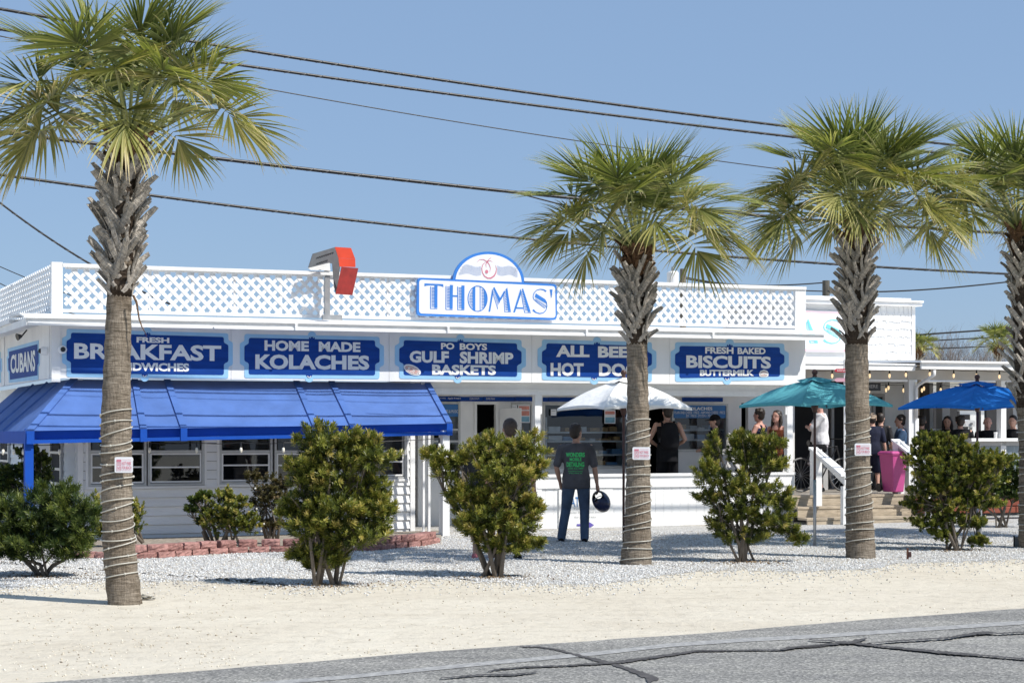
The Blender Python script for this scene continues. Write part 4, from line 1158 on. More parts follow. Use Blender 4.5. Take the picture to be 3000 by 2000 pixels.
# bulbs strung under the awning edge
M['bulb'] = simple('clear_bulb', (0.85, 0.80, 0.68), 0.1, 0.03, 5)
M['bulb_lit'] = simple('lit_bulb', (0.9, 0.75, 0.5), 0.2, 0.03, 5, emit=((1.0, 0.70, 0.38), 0.8))
def string_lights(label, pts, mat, wire=True, group=None):
    """pts: world points of the sockets' tops"""
    t = thing('string_lights', label, 'string lights', pts[0], group)
    if wire:
        w = []
        for a, c in zip(pts[:-1], pts[1:]):
            for k in range(6):
                s = k / 6; w.append(a.lerp(c, s) + Vector((0, 0, 0.02 - 0.10 * s * (1 - s) * min(1, (c - a).length))))
        w.append(pts[-1] + Vector((0, 0, 0.02)))
        MB().tube(w, 0.006, 5).build('cable', M['black'], t)
    for p in pts:
        s = MB().tube([p + Vector((0, 0, 0.03)), p - Vector((0, 0, 0.05))], [0.012, 0.018], 8).build('socket', M['black'], t)
        MB().tube([p - Vector((0, 0, q)) for q in (0.05, 0.07, 0.10, 0.125, 0.14)], [0.012, 0.021, 0.024, 0.017, 0.005], 8).build('bulb', mat, s, smooth=True)
string_lights('string of clear bulbs hanging under the front edge of the blue awning', [ray(x, 1300, 26.0) for x in (438, 576, 706, 830)] + [ray(1287, 1288, 26.8)], M['bulb'])
string_lights('string of clear bulbs under the side awning left of the blue post', [ray(x, 1305, 25.6) for x in (-30, 9, 40, 68, 174)], M['bulb'])
# ============================================================ BACK BUILDING AND PORCH
bk = thing('shingled_building', 'white shingled building with a teal lettered sign rising behind the right end of the shop', 'building', F(16.5, -6, 0))
VK = -4.0
def Qk(x, y, o=0.0): return Q(x, y, VK + o)
ua, ub = uz(2340, 950, VK)[0], uz(2679, 950, VK)[0]
zt = uz(2520, 885, VK)[1]; zb = uz(2520, 1052, VK)[1]
MB().fbox(ua, ub, VK - 3.0, VK - 0.02, 0, zt).build('wall', M['white_shade'], bk)
MB().fbox(ua - 0.1, ub + 0.09, VK - 3.1, VK + 0.16, uz(2520, 893, VK + .1)[1], uz(2520, 884, VK + .1)[1]).build('parapet_cap', M['white'], bk)
MB().fbox(ua - 0.1, ub + 0.10, VK - 3.12, VK + 0.20, uz(2520, 883, VK + .1)[1], uz(2520, 877, VK + .1)[1]).build('cap_flashing', M['white_shade'], bk)
MB().fbox(ub - 0.09, ub, VK + 0.001, VK + 0.03, zb, zt).build('corner_board', M['white'], bk)
uS0, uS1 = uz(2350, 950, VK)[0], uz(2486, 950, VK)[0]
zS0, zS1 = uz(2420, 1030, VK)[1], uz(2420, 908, VK)[1]
z = zb; rowh = 0.158; row = 0; 
while z < zt - 0.05:
    u = ua + random.uniform(0, 0.1)
    while u < ub - 0.1:
        w = random.choice((0.10, 0.13, 0.16, 0.2, 0.08)); e = min(u + w, ub - 0.095)
        if not (e > uS0 - 0.05 and u < uS1 and z + rowh > zS0 and z < zS1) and e - u > 0.03:
            d = random.uniform(-0.018, 0.018)
            MB().hexa([F(u, VK + 0.03, z + d), F(e - 0.008, VK + 0.03, z + d), F(e - 0.008, VK - 0.015, z + d), F(u, VK - 0.015, z + d),
                       F(u, VK + 0.008, z + rowh + 0.01), F(e - 0.008, VK + 0.008, z + rowh + 0.01), F(e - 0.008, VK - 0.015, z + rowh + 0.01), F(u, VK - 0.015, z + rowh + 0.01)]).build('shingle', M['white'], bk)
        u = e
        if e >= ub - 0.1: break
    z += rowh; row += 1
sg = thing('wall_sign', 'white wall sign with teal A S letters and pale pink lines behind the rail end', 'sign', Qk(2420, 1030, 0.06))
def flat_k(pts, o, nm, mat):
    b = MB(); b.slab([Qk(x, y, o) for x, y in pts], Vector((EN.x, EN.y, 0)) * -0.02); return b.build(nm, mat, sg)
flat_k([(2330, 906), (2484, 913), (2484, 1032), (2330, 1030)], 0.05, 'panel', M['signface'])
flat_k([(2330, 909), (2484, 916), (2484, 920), (2330, 913)], 0.056, 'line', M['pinkline'])
flat_k([(2330, 1022), (2484, 1024), (2484, 1030), (2330, 1028)], 0.056, 'line', M['pinkline'])
fk = lambda x, y: Qk(2412 + (x - 1697) * 0.2626, 935 + (y - 590) * 0.206, 0.06)
fka = lambda x, y: Qk(2398 + (x - 1675) * 0.2626, 935 + (y - 583) * 0.206, 0.06)
g_ = Glyph(fka); glyph_A(g_); g_.build('letter', M['teal'], sg)
g_ = Glyph(fk); glyph_S(g_); g_.build('letter', M['teal'], sg)

po = thing('porch', 'open timber porch with a pale roof beam and posts at the right of the shop', 'porch', F(18, -3, 0))
VM = -1.5
UP0 = UE + 0.06; UP1 = uz(2990, 1100, VM)[0] + 1.2
za, zb2 = uz(2680, 1112, VM)[1], uz(2680, 1082, VM)[1]
um = uz(2658, 1090, VM)[0]
MB().fbox(UP0, um, VM - 0.12, VM, za, zb2 + 0.02).build('beam', M['beige'], po)
MB().fbox(um + 0.004, UP1, VM - 0.12, VM + 0.01, za, zb2 + 0.03).build('beam', M['beige'], po)
MB().fbox(UP0, um, VM - 0.14, VM + 0.02, za - 0.04, za - 0.001).build('beam_trim', M['white_shade'], po)
# roof: deck sloping up to the back, eave boards
zr = uz(2800, 1063, VM + .5)[1]
prism([(VM + 0.50, zr), (VM + 0.50, zr + 0.04), (VK - 2.5, zr + 0.22), (VK - 2.5, zr + 0.18)], um - 0.05, UP1 - 0.35).build('roof', M['white_board'], po)
prism([(VM + 0.40, zr - 0.12), (VM + 0.40, zr - 0.002), (VM + 0.45, zr - 0.002), (VM + 0.45, zr - 0.12)], um, UP1 - 0.4).build('eave_board', M['white_shade'], po)
prism([(VM + 0.35, zr - 0.05), (VM + 0.35, zr - 0.02), (VK + 0.03, zr + 0.12), (VK + 0.03, zr + 0.09)], UP0, um - 0.06).build('roof', M['white_board'], po)
prism([(VM + 0.28, zr - 0.15), (VM + 0.28, zr - 0.052), (VM + 0.33, zr - 0.052), (VM + 0.33, zr - 0.15)], UP0, um - 0.06).build('eave_board', M['white_shade'], po)
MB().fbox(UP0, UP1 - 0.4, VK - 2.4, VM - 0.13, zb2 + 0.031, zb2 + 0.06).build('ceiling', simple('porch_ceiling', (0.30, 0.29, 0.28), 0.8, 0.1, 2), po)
DZ = 0.55
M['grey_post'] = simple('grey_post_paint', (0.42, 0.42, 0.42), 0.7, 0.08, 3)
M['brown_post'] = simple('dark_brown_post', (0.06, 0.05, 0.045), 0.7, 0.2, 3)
def ppost(xa, xb, v, mat, ybot=None, top=None):
    a, c = uz(xa, 1200, v)[0], uz(xb, 1200, v)[0]
    MB().fbox(a, c, v - (c - a), v, DZ, (za if top is None else top) - 0.002).build('post', mat, po)
ppost(2663, 2681, VM, M['white_shade']); ppost(2933, 2948, VM, M['white_shade'])
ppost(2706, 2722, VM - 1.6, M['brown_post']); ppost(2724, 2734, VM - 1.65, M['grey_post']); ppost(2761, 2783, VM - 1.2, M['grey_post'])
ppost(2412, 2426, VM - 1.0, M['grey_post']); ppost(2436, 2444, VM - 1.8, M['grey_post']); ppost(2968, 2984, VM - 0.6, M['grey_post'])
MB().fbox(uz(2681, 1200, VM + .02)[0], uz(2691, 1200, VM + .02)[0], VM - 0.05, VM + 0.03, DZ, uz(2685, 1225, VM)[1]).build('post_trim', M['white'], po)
# downspout
b = MB(); b.tube([Q(2737, 1084, VM + .42), Q(2737, 1098, VM + .42), Q(2728, 1104, VM + .38), Q(2692, 1126, VM + .1), Q(2684, 1134, VM + .04), Q(2684, 1150, VM + .04), Q(2684, 1224, VM + .04)], 0.034, 10)
b.build('downspout', M['white_shade'], po, smooth=True)
# siding wall under the porch, with a door, and dark openings
w0, w1 = uz(2500, 1200, VK + .3)[0], uz(2662, 1200, VK + .3)[0]
z = DZ
while z < 2.8:
    MB().hexa([F(w0, VK + .32, z), F(w1, VK + .32, z), F(w1, VK + .28, z), F(w0, VK + .28, z), F(w0, VK + .303, z + .135), F(w1, VK + .303, z + .135), F(w1, VK + .28, z + .135), F(w0, VK + .28, z + .135)]).build('siding_board', M['white_shade'], po)
    z += 0.134
b = MB(); a, c = uz(2556, 1200, VK + .34)[0], uz(2590, 1200, VK + .34)[0]
b.fbox(a, a + .06, VK + .33, VK + .37, DZ, 2.45); b.fbox(c - .06, c, VK + .33, VK + .37, DZ, 2.45); b.fbox(a + .061, c - .061, VK + .33, VK + .37, 2.39, 2.45)
d = b.build('door_frame', M['grey_post'], po)
MB().fbox(a + .062, c - .062, VK + .335, VK + .345, DZ, 2.385).build('door', M['dark'], d)
MB().fbox(UE + 0.02, w0 - 0.01, VK + .1, VK + .2, DZ, 2.9).build('wall', M['dark'], po)  # near-black sheet standing in for the shaded porch interior
# right bay: near-black sheets for the shade inside, with openings left between
a, c = uz(2668, 1200, VK - 2)[0], UP1 + 2
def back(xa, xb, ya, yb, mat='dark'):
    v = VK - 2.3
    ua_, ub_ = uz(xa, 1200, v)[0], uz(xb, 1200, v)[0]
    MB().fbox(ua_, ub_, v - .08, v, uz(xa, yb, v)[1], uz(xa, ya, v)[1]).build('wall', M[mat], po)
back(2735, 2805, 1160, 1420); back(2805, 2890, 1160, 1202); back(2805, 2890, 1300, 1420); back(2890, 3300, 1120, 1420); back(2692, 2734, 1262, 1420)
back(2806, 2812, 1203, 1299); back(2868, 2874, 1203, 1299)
# counter on the right
zc2 = uz(2900, 1283, VM)[1]
a, c = uz(2835, 1288, VM)[0], UP1 - 0.1
MB().fbox(a, c, VM - 0.3, VM + 0.12, zc2 - 0.06, zc2).build('counter_top', M['white'], po)
MB().fbox(a, c, VM - 0.05, VM, zc2 - 0.15, zc2 - 0.062).build('apron_board', M['grey_post'], po)
M['corr'] = simple('blue_grey_corrugated_metal', (0.28, 0.33, 0.36), 0.5, 0.15, 5, metal=0.3)
b = MB(); n = int((c - a) / 0.035)
for i in range(n):
    u0 = a + i * 0.035; vv = [VM - 0.04 + 0.012 * math.sin(i * math.pi / 1.5), VM - 0.04 + 0.012 * math.sin((i + 1) * math.pi / 1.5)]
    b.quad(F(u0, vv[0], DZ - 0.3), F(u0 + .035, vv[1], DZ - .3), F(u0 + .035, vv[1], zc2 - .152), F(u0, vv[0], zc2 - .152))
b.build('corrugated_front', M['corr'], po)
# porch deck and steps
dk = thing('deck_steps', 'weathered wooden steps and deck leading up to the porch', 'steps', F(15, 0.3, 0))
s0 = uz(2330, 1450, 0.3)[0]; s1 = uz(2668, 1450, 0.3)[0]
M['deckfloor'] = simple('grey_deck_boards', (0.34, 0.31, 0.27), 0.8, 0.2, 4, stretch=(1, 1, 1))
vF = 0.10
k = 0; v = vF
while v > -5.5 and k < 60:
    MB().fbox(s0, (s1 if v > -0.2 else UP1), v - 0.14, v - 0.006, DZ - 0.04, DZ).build('deck_board', M['wood'] if k < 2 else M['deckfloor'], dk); v -= 0.146; k += 1
MB().fbox(s0, s1, vF - 0.05, vF - 0.02, DZ - 0.19, DZ - 0.042).build('riser', M['wood'], dk)
for i, zt_ in ((1, 0.36), (2, 0.175)):
    v1 = vF + 0.30 * i
    for j in range(2):
        MB().fbox(s0 - .01 * i, s1 + 0.05 * i, v1 - 0.148 * (j + 1), v1 - 0.148 * j - 0.006, zt_ - 0.04, zt_).build('tread', M['wood'], dk)
    cuts = [s0, s0 + random.uniform(0.8, 1.2), s1]
    for a, c in zip(cuts[:-1], cuts[1:]):
        MB().fbox(a + .002, c - .002, v1 - 0.05, v1 - 0.02, (zt_ - 0.185 if i == 1 else -0.03), zt_ - 0.042).build('riser', M['wood'], dk)
MB().fbox(s1, UP1, VM + 0.02, VM + 0.05, -0.02, DZ - 0.01).build('skirt_board', M['wood'], dk)
# handrails
def handrail(x, yv, v0, z0, v1, z1, label):
    t = thing('handrail', label, 'handrail', Q(x, 1470, v0), 'white wooden handrails at the porch steps')
    u = uz(x, 1400, v0)[0]
    MB().fbox(u - 0.08, u + 0.08, v0 - 0.16, v0, 0.34 if v0 > 0.1 else DZ, z0 + 0.0).build('newel_post', M['white'], t)
    b = MB(); b.hexa([F(u - .10, v0 - .18, z0 + .002), F(u + .10, v0 - .18, z0 + .002), F(u + .10, v1, z1), F(u - .10, v1, z1), F(u - .10, v0 - .18, z0 + .042), F(u + .10, v0 - .18, z0 + .042), F(u + .10, v1, z1 + .04), F(u - .10, v1, z1 + .04)][0:8])
    b.build('rail_cap', M['white'], t)
    b = MB(); b.hexa([F(u - .02, v0 + .002, z0 - .16), F(u + .02, v0 + .002, z0 - .16), F(u + .02, v1, z1 - .16), F(u - .02, v1, z1 - .16), F(u - .02, v0 + .002, z0 - .004), F(u + .02, v0 + .002, z0 - .004), F(u + .02, v1, z1 - .004), F(u - .02, v1, z1 - .004)])
    b.build('rail_board', M['white'], t)
    MB().fbox(u - 0.045, u + 0.045, v1 - .09, v1 - .005, 0, z1 - .17).build('newel_post', M['white'], t)
    return t
handrail(2398, 1318, 0.12, 1.36, 0.95, 0.90, 'white wooden stair rail sloping down between the brown umbrella pole and the third palm')
handrail(2640, 1300, 0.05, 1.50, 0.9, 1.02, 'white wooden stair rail beside the pink bin')
# sign post with arrows
sp = thing('sign_post', 'slim white post carrying a red and a pink arrow sign beside the third palm', 'sign post', gnd(2476, 1528))
pb = gnd(2477, 1528); zt_ = EYE + (HOR - 1052) / FPX * pb.y
MB().box(pb.x - 0.032, pb.x + 0.032, pb.y - 0.03, pb.y + 0.03, 0, zt_).build('post', M['white'], sp)
def arrow(y0, y1, mat, txt):
    Dp = pb.y - 0.05; f = lambda x, y: ray(x, y, Dp)
    ym = (y0 + y1) / 2
    b = MB(); b.slab([f(2444, ym), f(2450, y0), f(2530, y0), f(2530, y1), f(2450, y1)], Vector((0, 0.02, 0))); o = b.build('arrow_board', mat, sp)
    if txt: text_quad(txt, (2452, y0 + 3, y1 - 3, 2524, y0 + 3, y1 - 3), lambda x, y: ray(x, y, Dp - 0.004), 'lettering', M['letter'], sp, 0.03)
M['signred'] = simple('red_sign_paint', (0.62, 0.03, 0.06), 0.5, 0.05, 4); M['signpink'] = simple('pale_pink_sign', (0.75, 0.42, 0.50), 0.5, 0.05, 4)
arrow(1080, 1090, M['signred'], 'SANDWICHES'); arrow(1107, 1118, M['signpink'], '')
hs = thing('hanging_sign', 'black hanging sign reading order here under the porch', 'sign', Q(2550, 1143, VM - .3))
MB().pbox(2480, 1120, 2580, 1144, VM - .33, VM - .30).build('board', M['black'], hs)
text_quad('ORDER HERE', (2492, 1127, 1137, 2572, 1126, 1136), lambda x, y: Q(x, y, VM - .295), 'lettering', M['grey_post'], hs, 0.02)
string_lights('string of lit bulbs along the front of the porch beam', [Q(x, y - 4, VM + .12) for x, y in ((2386, 1092), (2438, 1091), (2500, 1092), (2548, 1091), (2606, 1091), (2654, 1088), (2724, 1086), (2794, 1091), (2861, 1091), (2928, 1094), (2990, 1095))], M['bulb_lit'])
string_lights('string of lit bulbs hanging deeper inside the porch', [Q(x, y - 4, VM - .6) for x, y in ((2546, 1136), (2596, 1133), (2647, 1134), (2701, 1134), (2756, 1133), (2798, 1138), (2880, 1136), (2949, 1138))], M['bulb_lit'])
string_lights('string of lit bulbs farthest inside the porch', [Q(x, y - 4, VM - 1.4) for x, y in ((2555, 1128), (2603, 1127), (2654, 1127), (2707, 1129), (2813, 1130), (2929, 1132))], M['bulb_lit'])
# pink wheelie bin
bn = thing('wheelie_bin', 'bright pink wheelie bin standing at the front of the deck', 'bin', Q(2618, 1437, 0))
M['pink'] = simple('pink_plastic', (0.50, 0.075, 0.25), 0.45, 0.05, 5)
c0 = Q(2617, 1437, -0.05); c0.z = DZ
def frus(z0, z1, w0, w1, d0, d1):
    e = Vector((EU.x, EU.y, 0)); o = Vector((EN.x, EN.y, 0)); Z = Vector((0, 0, 1)); r = []
    for z_, w, d_ in ((z0, w0, d0), (z1, w1, d1)):
        r += [c0 + Z * z_ - e * w + o * d_, c0 + Z * z_ + e * w + o * d_, c0 + Z * z_ + e * w - o * d_, c0 + Z * z_ - e * w - o * d_]
    return MB().hexa(r)
frus(0.0, 0.72, 0.125, 0.175, 0.16, 0.21).build('body', M['pink'], bn, bevel=0.015)
frus(0.70, 0.735, 0.195, 0.20, 0.225, 0.23).build('rim', M['pink'], bn, bevel=0.01)
frus(0.737, 0.78, 0.21, 0.17, 0.24, 0.19).build('lid', M['pink'], bn, bevel=0.012)
for s in (-1, 1):
    p = c0 + Vector((EU.x, EU.y, 0)) * 0.17 * s - Vector((EN.x, EN.y, 0)) * 0.19 + Vector((0, 0, 0.08)); MB().tube([p, p + Vector((EU.x, EU.y, 0)) * 0.04 * s], 0.08, 16).build('wheel', M['black'], bn)
b = MB(); o = Vector((EN.x, EN.y, 0)) * 0.195; e = Vector((EU.x, EU.y, 0))
b.tube([c0 + o + e * 0.02 + Vector((0, 0, .69)), c0 + o + e * 0.03 + Vector((0, 0, .50)), c0 + o + e * 0.13 + Vector((0, 0, .50)), c0 + o + e * .13 + Vector((0, 0, .69))], 0.008, 6); b.build('handle', M['pink'], bn)
# black wheel and cart parts glimpsed under the porch
M['tyre'] = simple('grey_tyre', (0.12, 0.12, 0.12), 0.6, 0.1, 5)
wb = thing('bicycle', 'dark bicycle half hidden behind the stair rail', 'bicycle', Q(2440, 1430, -1.2))
def wheel(c, r, ax, nm, parent):
    pts = []; a = Vector((0, 0, 1)); s = ax.cross(a).normalized()
    for k in range(25): t = 2 * math.pi * k / 24; pts.append(c + a * r * math.cos(t) + s * r * math.sin(t))
    w = MB().tube(pts, 0.02, 6, caps=False).build('wheel', M['tyre'], parent)
    b = MB()
    for k in range(8): t = math.pi * k / 8; b.tube([c + (a * math.cos(t) + s * math.sin(t)) * r * .95, c - (a * math.cos(t) + s * math.sin(t)) * r * .95], 0.003, 4)
    b.build('spokes', M['metal'], w)
c1 = F(uz(2470, 1400, -1.2)[0], -1.2, DZ + 0.33); c2 = F(uz(2470, 1400, -1.2)[0] - 1.0, -1.2, DZ + 0.33)
ax = Vector((EN.x, EN.y, 0)); wheel(c1, 0.32, ax, 'wheel', wb); wheel(c2, 0.32, ax, 'wheel', wb)
Z = Vector((0, 0, 1)); mid = (c1 + c2) / 2
MB().tube([c1, c1 * .85 + c2 * .15 + Z * .55, c2 * .75 + c1 * .25 + Z * .5, mid - Z * .05, c1 * .85 + c2 * .15 + Z * .55], 0.018, 6).build('frame', M['black'], wb)
MB().tube([c2 * .75 + c1 * .25 + Z * .5, c2, mid - Z * .05], 0.014, 6).build('rear_stay', M['black'], wb)
p = c2 * .75 + c1 * .25 + Z * .62; MB().tube([p - (c1 - c2) * .08, p + (c1 - c2) * .1], [0.06, 0.03], 8).build('saddle', M['black'], wb)
p = c1 * .85 + c2 * .15 + Z * .7; MB().tube([p - ax * .25, p + ax * .25], 0.014, 6).build('handlebar', M['black'], wb)

# cooler, white box on a stand
cl = thing('cooler', 'blue and white cooler on the floor of the porch, right of the brown post', 'cooler', Q(2745, 1290, VM - 1.2))
c = Q(2744, 1262, VM - 1.3); cz = c.z - 0.12
bxx = lambda a, b_, z0, z1, m, n: MB().box(c.x + a, c.x + b_, c.y - .2, c.y + .2, z0, z1).build(n, m, cl, bevel=0.01)
M['cblue'] = simple('cooler_blue', (0.08, 0.28, 0.62), 0.4, 0.05, 5)
bxx(-.13, .13, cz - .3, cz + 0.12, M['cblue'], 'body'); bxx(-.14, .14, cz + 0.122, cz + .17, M['white'], 'lid')
MB().box(c.x - .25, c.x + .25, c.y - .25, c.y + .25, DZ, cz - .302).build('stand', M['dark'], cl)
wbx = thing('letter_box', 'white box on a white stand seen through the back of the porch', 'box', ray(2845, 1340, 44))
f = lambda x, y, d: ray(x, y, d)
b = MB(); b.slab([f(2826, 1232, 44), f(2838, 1229, 44), (f(2857, 1233, 44)), f(2857, 1249, 44), f(2832, 1249, 44)], Vector((0, 0.35, 0))); b.build('box', M['white'], wbx)
b = MB(); b.box(f(2842, 0, 44).x, f(2852, 0, 44).x, 44.1, 44.2, 0, f(0, 1250, 44).z); b.build('stand', M['white'], wbx)
b = MB(); b.slab([f(2842, 1238, 43.98), f(2850, 1238, 43.98), f(2850, 1243, 43.98), f(2842, 1243, 43.98)], Vector((0, 0.01, 0))); b.build('slot', M['metal'], wbx)
# white house far behind the porch
wh = thing('white_house', 'white house wall glimpsed through the open porch', 'house', (19, 64, 0))
MB().box(15.0, 20.6, 63, 68, 0, 3.6).build('wall', M['white'], wh)
MB().add([(14.5, 62.5, 3.6), (21.1, 62.5, 3.6), (21.1, 68.5, 3.6), (14.5, 68.5, 3.6), (14.5, 65.5, 4.3), (21.1, 65.5, 4.3)], [(0, 1, 5, 4), (3, 4, 5, 2), (0, 4, 3), (1, 2, 5), (0, 3, 2, 1)]).build('roof', M['metal'], wh)
for x in (16.2, 17.9, 19.4): MB().box(x, x + .7, 62.97, 62.995, 1.2, 2.4).build('window', M['dark'], wh)

# ============================================================ UMBRELLAS

def clothmat(name, col, trans=0.25):
    m, t, b = newmat(name)
    tc = nd(t, 'ShaderNodeTexCoord'); n = nd(t, 'ShaderNodeTexNoise', Scale=4.0, Detail=4.0); t.links.new(tc.outputs['Object'], n.inputs['Vector'])
    r = ramp(t, n.outputs['Fac'], [(0.3, mul(col, 0.92)), (0.7, mul(col, 1.06))]); t.links.new(r.outputs[0], b.inputs['Base Color'])
    b.inputs['Roughness'].default_value = 0.85; b.inputs['Specular IOR Level'].default_value = 0.15
    n2 = nd(t, 'ShaderNodeTexNoise', Scale=7.0, Detail=3.0); t.links.new(tc.outputs['Object'], n2.inputs['Vector'])
    bp = nd(t, 'ShaderNodeBump', Strength=0.6, Distance=0.03); t.links.new(n2.outputs[0], bp.inputs['Height']); t.links.new(bp.outputs[0], b.inputs['Normal'])
    tr = nd(t, 'ShaderNodeBsdfTranslucent'); t.links.new(r.outputs[0], tr.inputs[0])
    ms = nd(t, 'ShaderNodeMixShader'); ms.inputs[0].default_value = trans
    t.links.new(b.outputs[0], ms.inputs[1]); t.links.new(tr.outputs[0], ms.inputs[2]); t.links.new(ms.outputs[0], t.nodes['Material Output'].inputs['Surface'])
    return m
def umbrella(label, bx, by, zr, zt, R, mat, metal_from=None, ang=0.0, tip=None, droop=0.0, sg_=0.03):
    base = gnd(bx, by); D = base.y
    zrim = EYE + (HOR - zr) / FPX * D; ztop = EYE + (HOR - zt) / FPX * D
    t = thing('patio_umbrella', label, 'umbrella', base, 'square patio umbrellas on the gravel')
    th0 = math.radians(25.5 - 45 + ang)
    cor = [base + Vector((R * math.cos(th0 + k * math.pi / 2), R * math.sin(th0 + k * math.pi / 2), 0)) for k in range(4)]
    for c in cor: c.z = zrim
    apex = Vector((base.x, base.y, ztop))
    def surf(a, c, s, h, wav=1.0):
        rim = a.lerp(c, s); rim = rim + (apex - rim) * 0.05 * math.sin(math.pi * s) * wav; rim.z += 0.02 * math.sin(math.pi * s)
        p = apex.lerp(rim, h); p.z += 0.06 * math.sin(math.pi * h) * (1 - 0.75 * math.sin(math.pi * s)) - sg_ * math.sin(math.pi * h) * math.sin(math.pi * s)
        p.z -= droop * h * h * 0.06
        return p
    for k in range(4):
        a, c = cor[k], cor[(k + 1) % 4]; n, m = 12, 8; vs = []; 
        for j in range(m + 1):
            h = 0.16 + 0.84 * j / m
            for i in range(n + 1): vs.append(surf(a, c, i / n, h))
        fs = [(j * (n + 1) + i, j * (n + 1) + i + 1, (j + 1) * (n + 1) + i + 1, (j + 1) * (n + 1) + i) for j in range(m) for i in range(n)]
        b = MB(); b.add(vs, fs)
        # hanging hem
        hem = [surf(a, c, i / n, 1.0) for i in range(n + 1)]; hm = [p + Vector((0, 0, -0.035)) for p in hem]
        b.add(hem + hm, [(i, i + 1, n + 2 + i, n + 1 + i) for i in range(n)])
        b.build('canopy_panel', mat, t, smooth=True)
        # vent cap
        vs = []; 
        for j in range(4):
            h = 0.0 + 0.24 * j / 3
            for i in range(n + 1): vs.append(surf(a, c, i / n, h) + Vector((0, 0, 0.035)))
        b = MB(); b.add(vs, [(j * (n + 1) + i, j * (n + 1) + i + 1, (j + 1) * (n + 1) + i + 1, (j + 1) * (n + 1) + i) for j in range(3) for i in range(n)]); b.build('vent_cap', mat, t, smooth=True)
    hub = Vector((base.x, base.y, zrim + 0.02)); run = Vector((base.x, base.y, zrim - 0.02))
    for k in range(8):
        a, c = cor[k // 2], cor[(k // 2 + 1) % 4]; s = 0.0 if k % 2 == 0 else 0.5
        pts = [surf(a, c, s, h) - Vector((0, 0, 0.02)) for h in (0.03, 0.3, 0.6, 0.98)]
        rb = MB().tube(pts, 0.009, 6).build('rib', M['pole'], t)
        MB().tube([run, surf(a, c, s, 0.52) - Vector((0, 0, .03))], 0.007, 6).build('strut', M['pole'], rb)
    MB().tube([run + Vector((0, 0, z_)) for z_ in (-.08, 0, .03)], [0.03, 0.055, 0.05], 12).build('hub', M['pole'], t)
    zm = EYE + (HOR - metal_from) / FPX * D if metal_from else 0.0
    if metal_from: MB().tube([base, Vector((base.x, base.y, zm))], 0.024, 12).build('lower_pole', M['metal'], t, smooth=True)
    MB().tube([Vector((base.x, base.y, zm)), Vector((base.x, base.y, ztop))], 0.019, 12).build('pole', M['pole'], t, smooth=True)
    MB().tube([apex + Vector((0, 0, q)) for q in (0.03, 0.05, 0.07)], [0.03, 0.035, 0.02], 10).build('cap_collar', M['pole'], t)
    MB().ball(apex + Vector((0, 0, 0.10)), 0.045, 14, 10).build('finial', M['pole'], t, smooth=True)
    if tip is not None:
        p = surf(cor[tip], cor[(tip + 1) % 4], 0.25, 1.0); MB().tube([p, p + Vector((.02, 0, -.1)), p + Vector((0, 0, -.18)), p + Vector((.05, 0, -.28))], 0.009, 5).build('tie_strap', mat, t)
    return t
umbrella('white square patio umbrella over the man in the grey shirt', 1827, 1593, 1196, 1111, 1.05, clothmat('white_canvas', (0.90, 0.90, 0.88), 0.10), tip=3, sg_=0.01)
umbrella('teal square patio umbrella dappled with palm shadow at the foot of the steps', 2387, 1599, 1187, 1110, 1.13, clothmat('teal_canvas', (0.13, 0.46, 0.53)), metal_from=1405)
umbrella('royal blue square patio umbrella at the right before the porch counter', 2863, 1566, 1188, 1122, 1.28, clothmat('blue_canvas', (0.02, 0.18, 0.60)), metal_from=1470, droop=0.5)

# ============================================================ BRICK BORDER
br = thing('brick_border', 'low curved border of red split face concrete blocks round the planting bed', 'border wall', gnd(700, 1620))
M['brick'] = simple('red_split_block', (0.30, 0.15, 0.13), 0.85, 0.3, 25, 0.01, 60)
M['brick2'] = simple('red_split_block_pale', (0.38, 0.20, 0.175), 0.85, 0.25, 20, 0.01, 60)
bpath = [(180, 1636), (240, 1635), (400, 1637), (485, 1634), (607, 1625), (735, 1619), (853, 1617), (1000, 1614), (1090, 1614), (1150, 1608), (1240, 1600), (1292, 1590)]
Pp = [gnd(*p) for p in bpath]
segl = [0]
for a, c in zip(Pp[:-1], Pp[1:]): segl.append(segl[-1] + (c - a).length)
def along(s):
    for i in range(len(segl) - 1):
        if s <= segl[i + 1]: 
            k = (s - segl[i]) / (segl[i + 1] - segl[i]); return Pp[i].lerp(Pp[i + 1], k), (Pp[i + 1] - Pp[i]).normalized()
    return Pp[-1], (Pp[-1] - Pp[-2]).normalized()
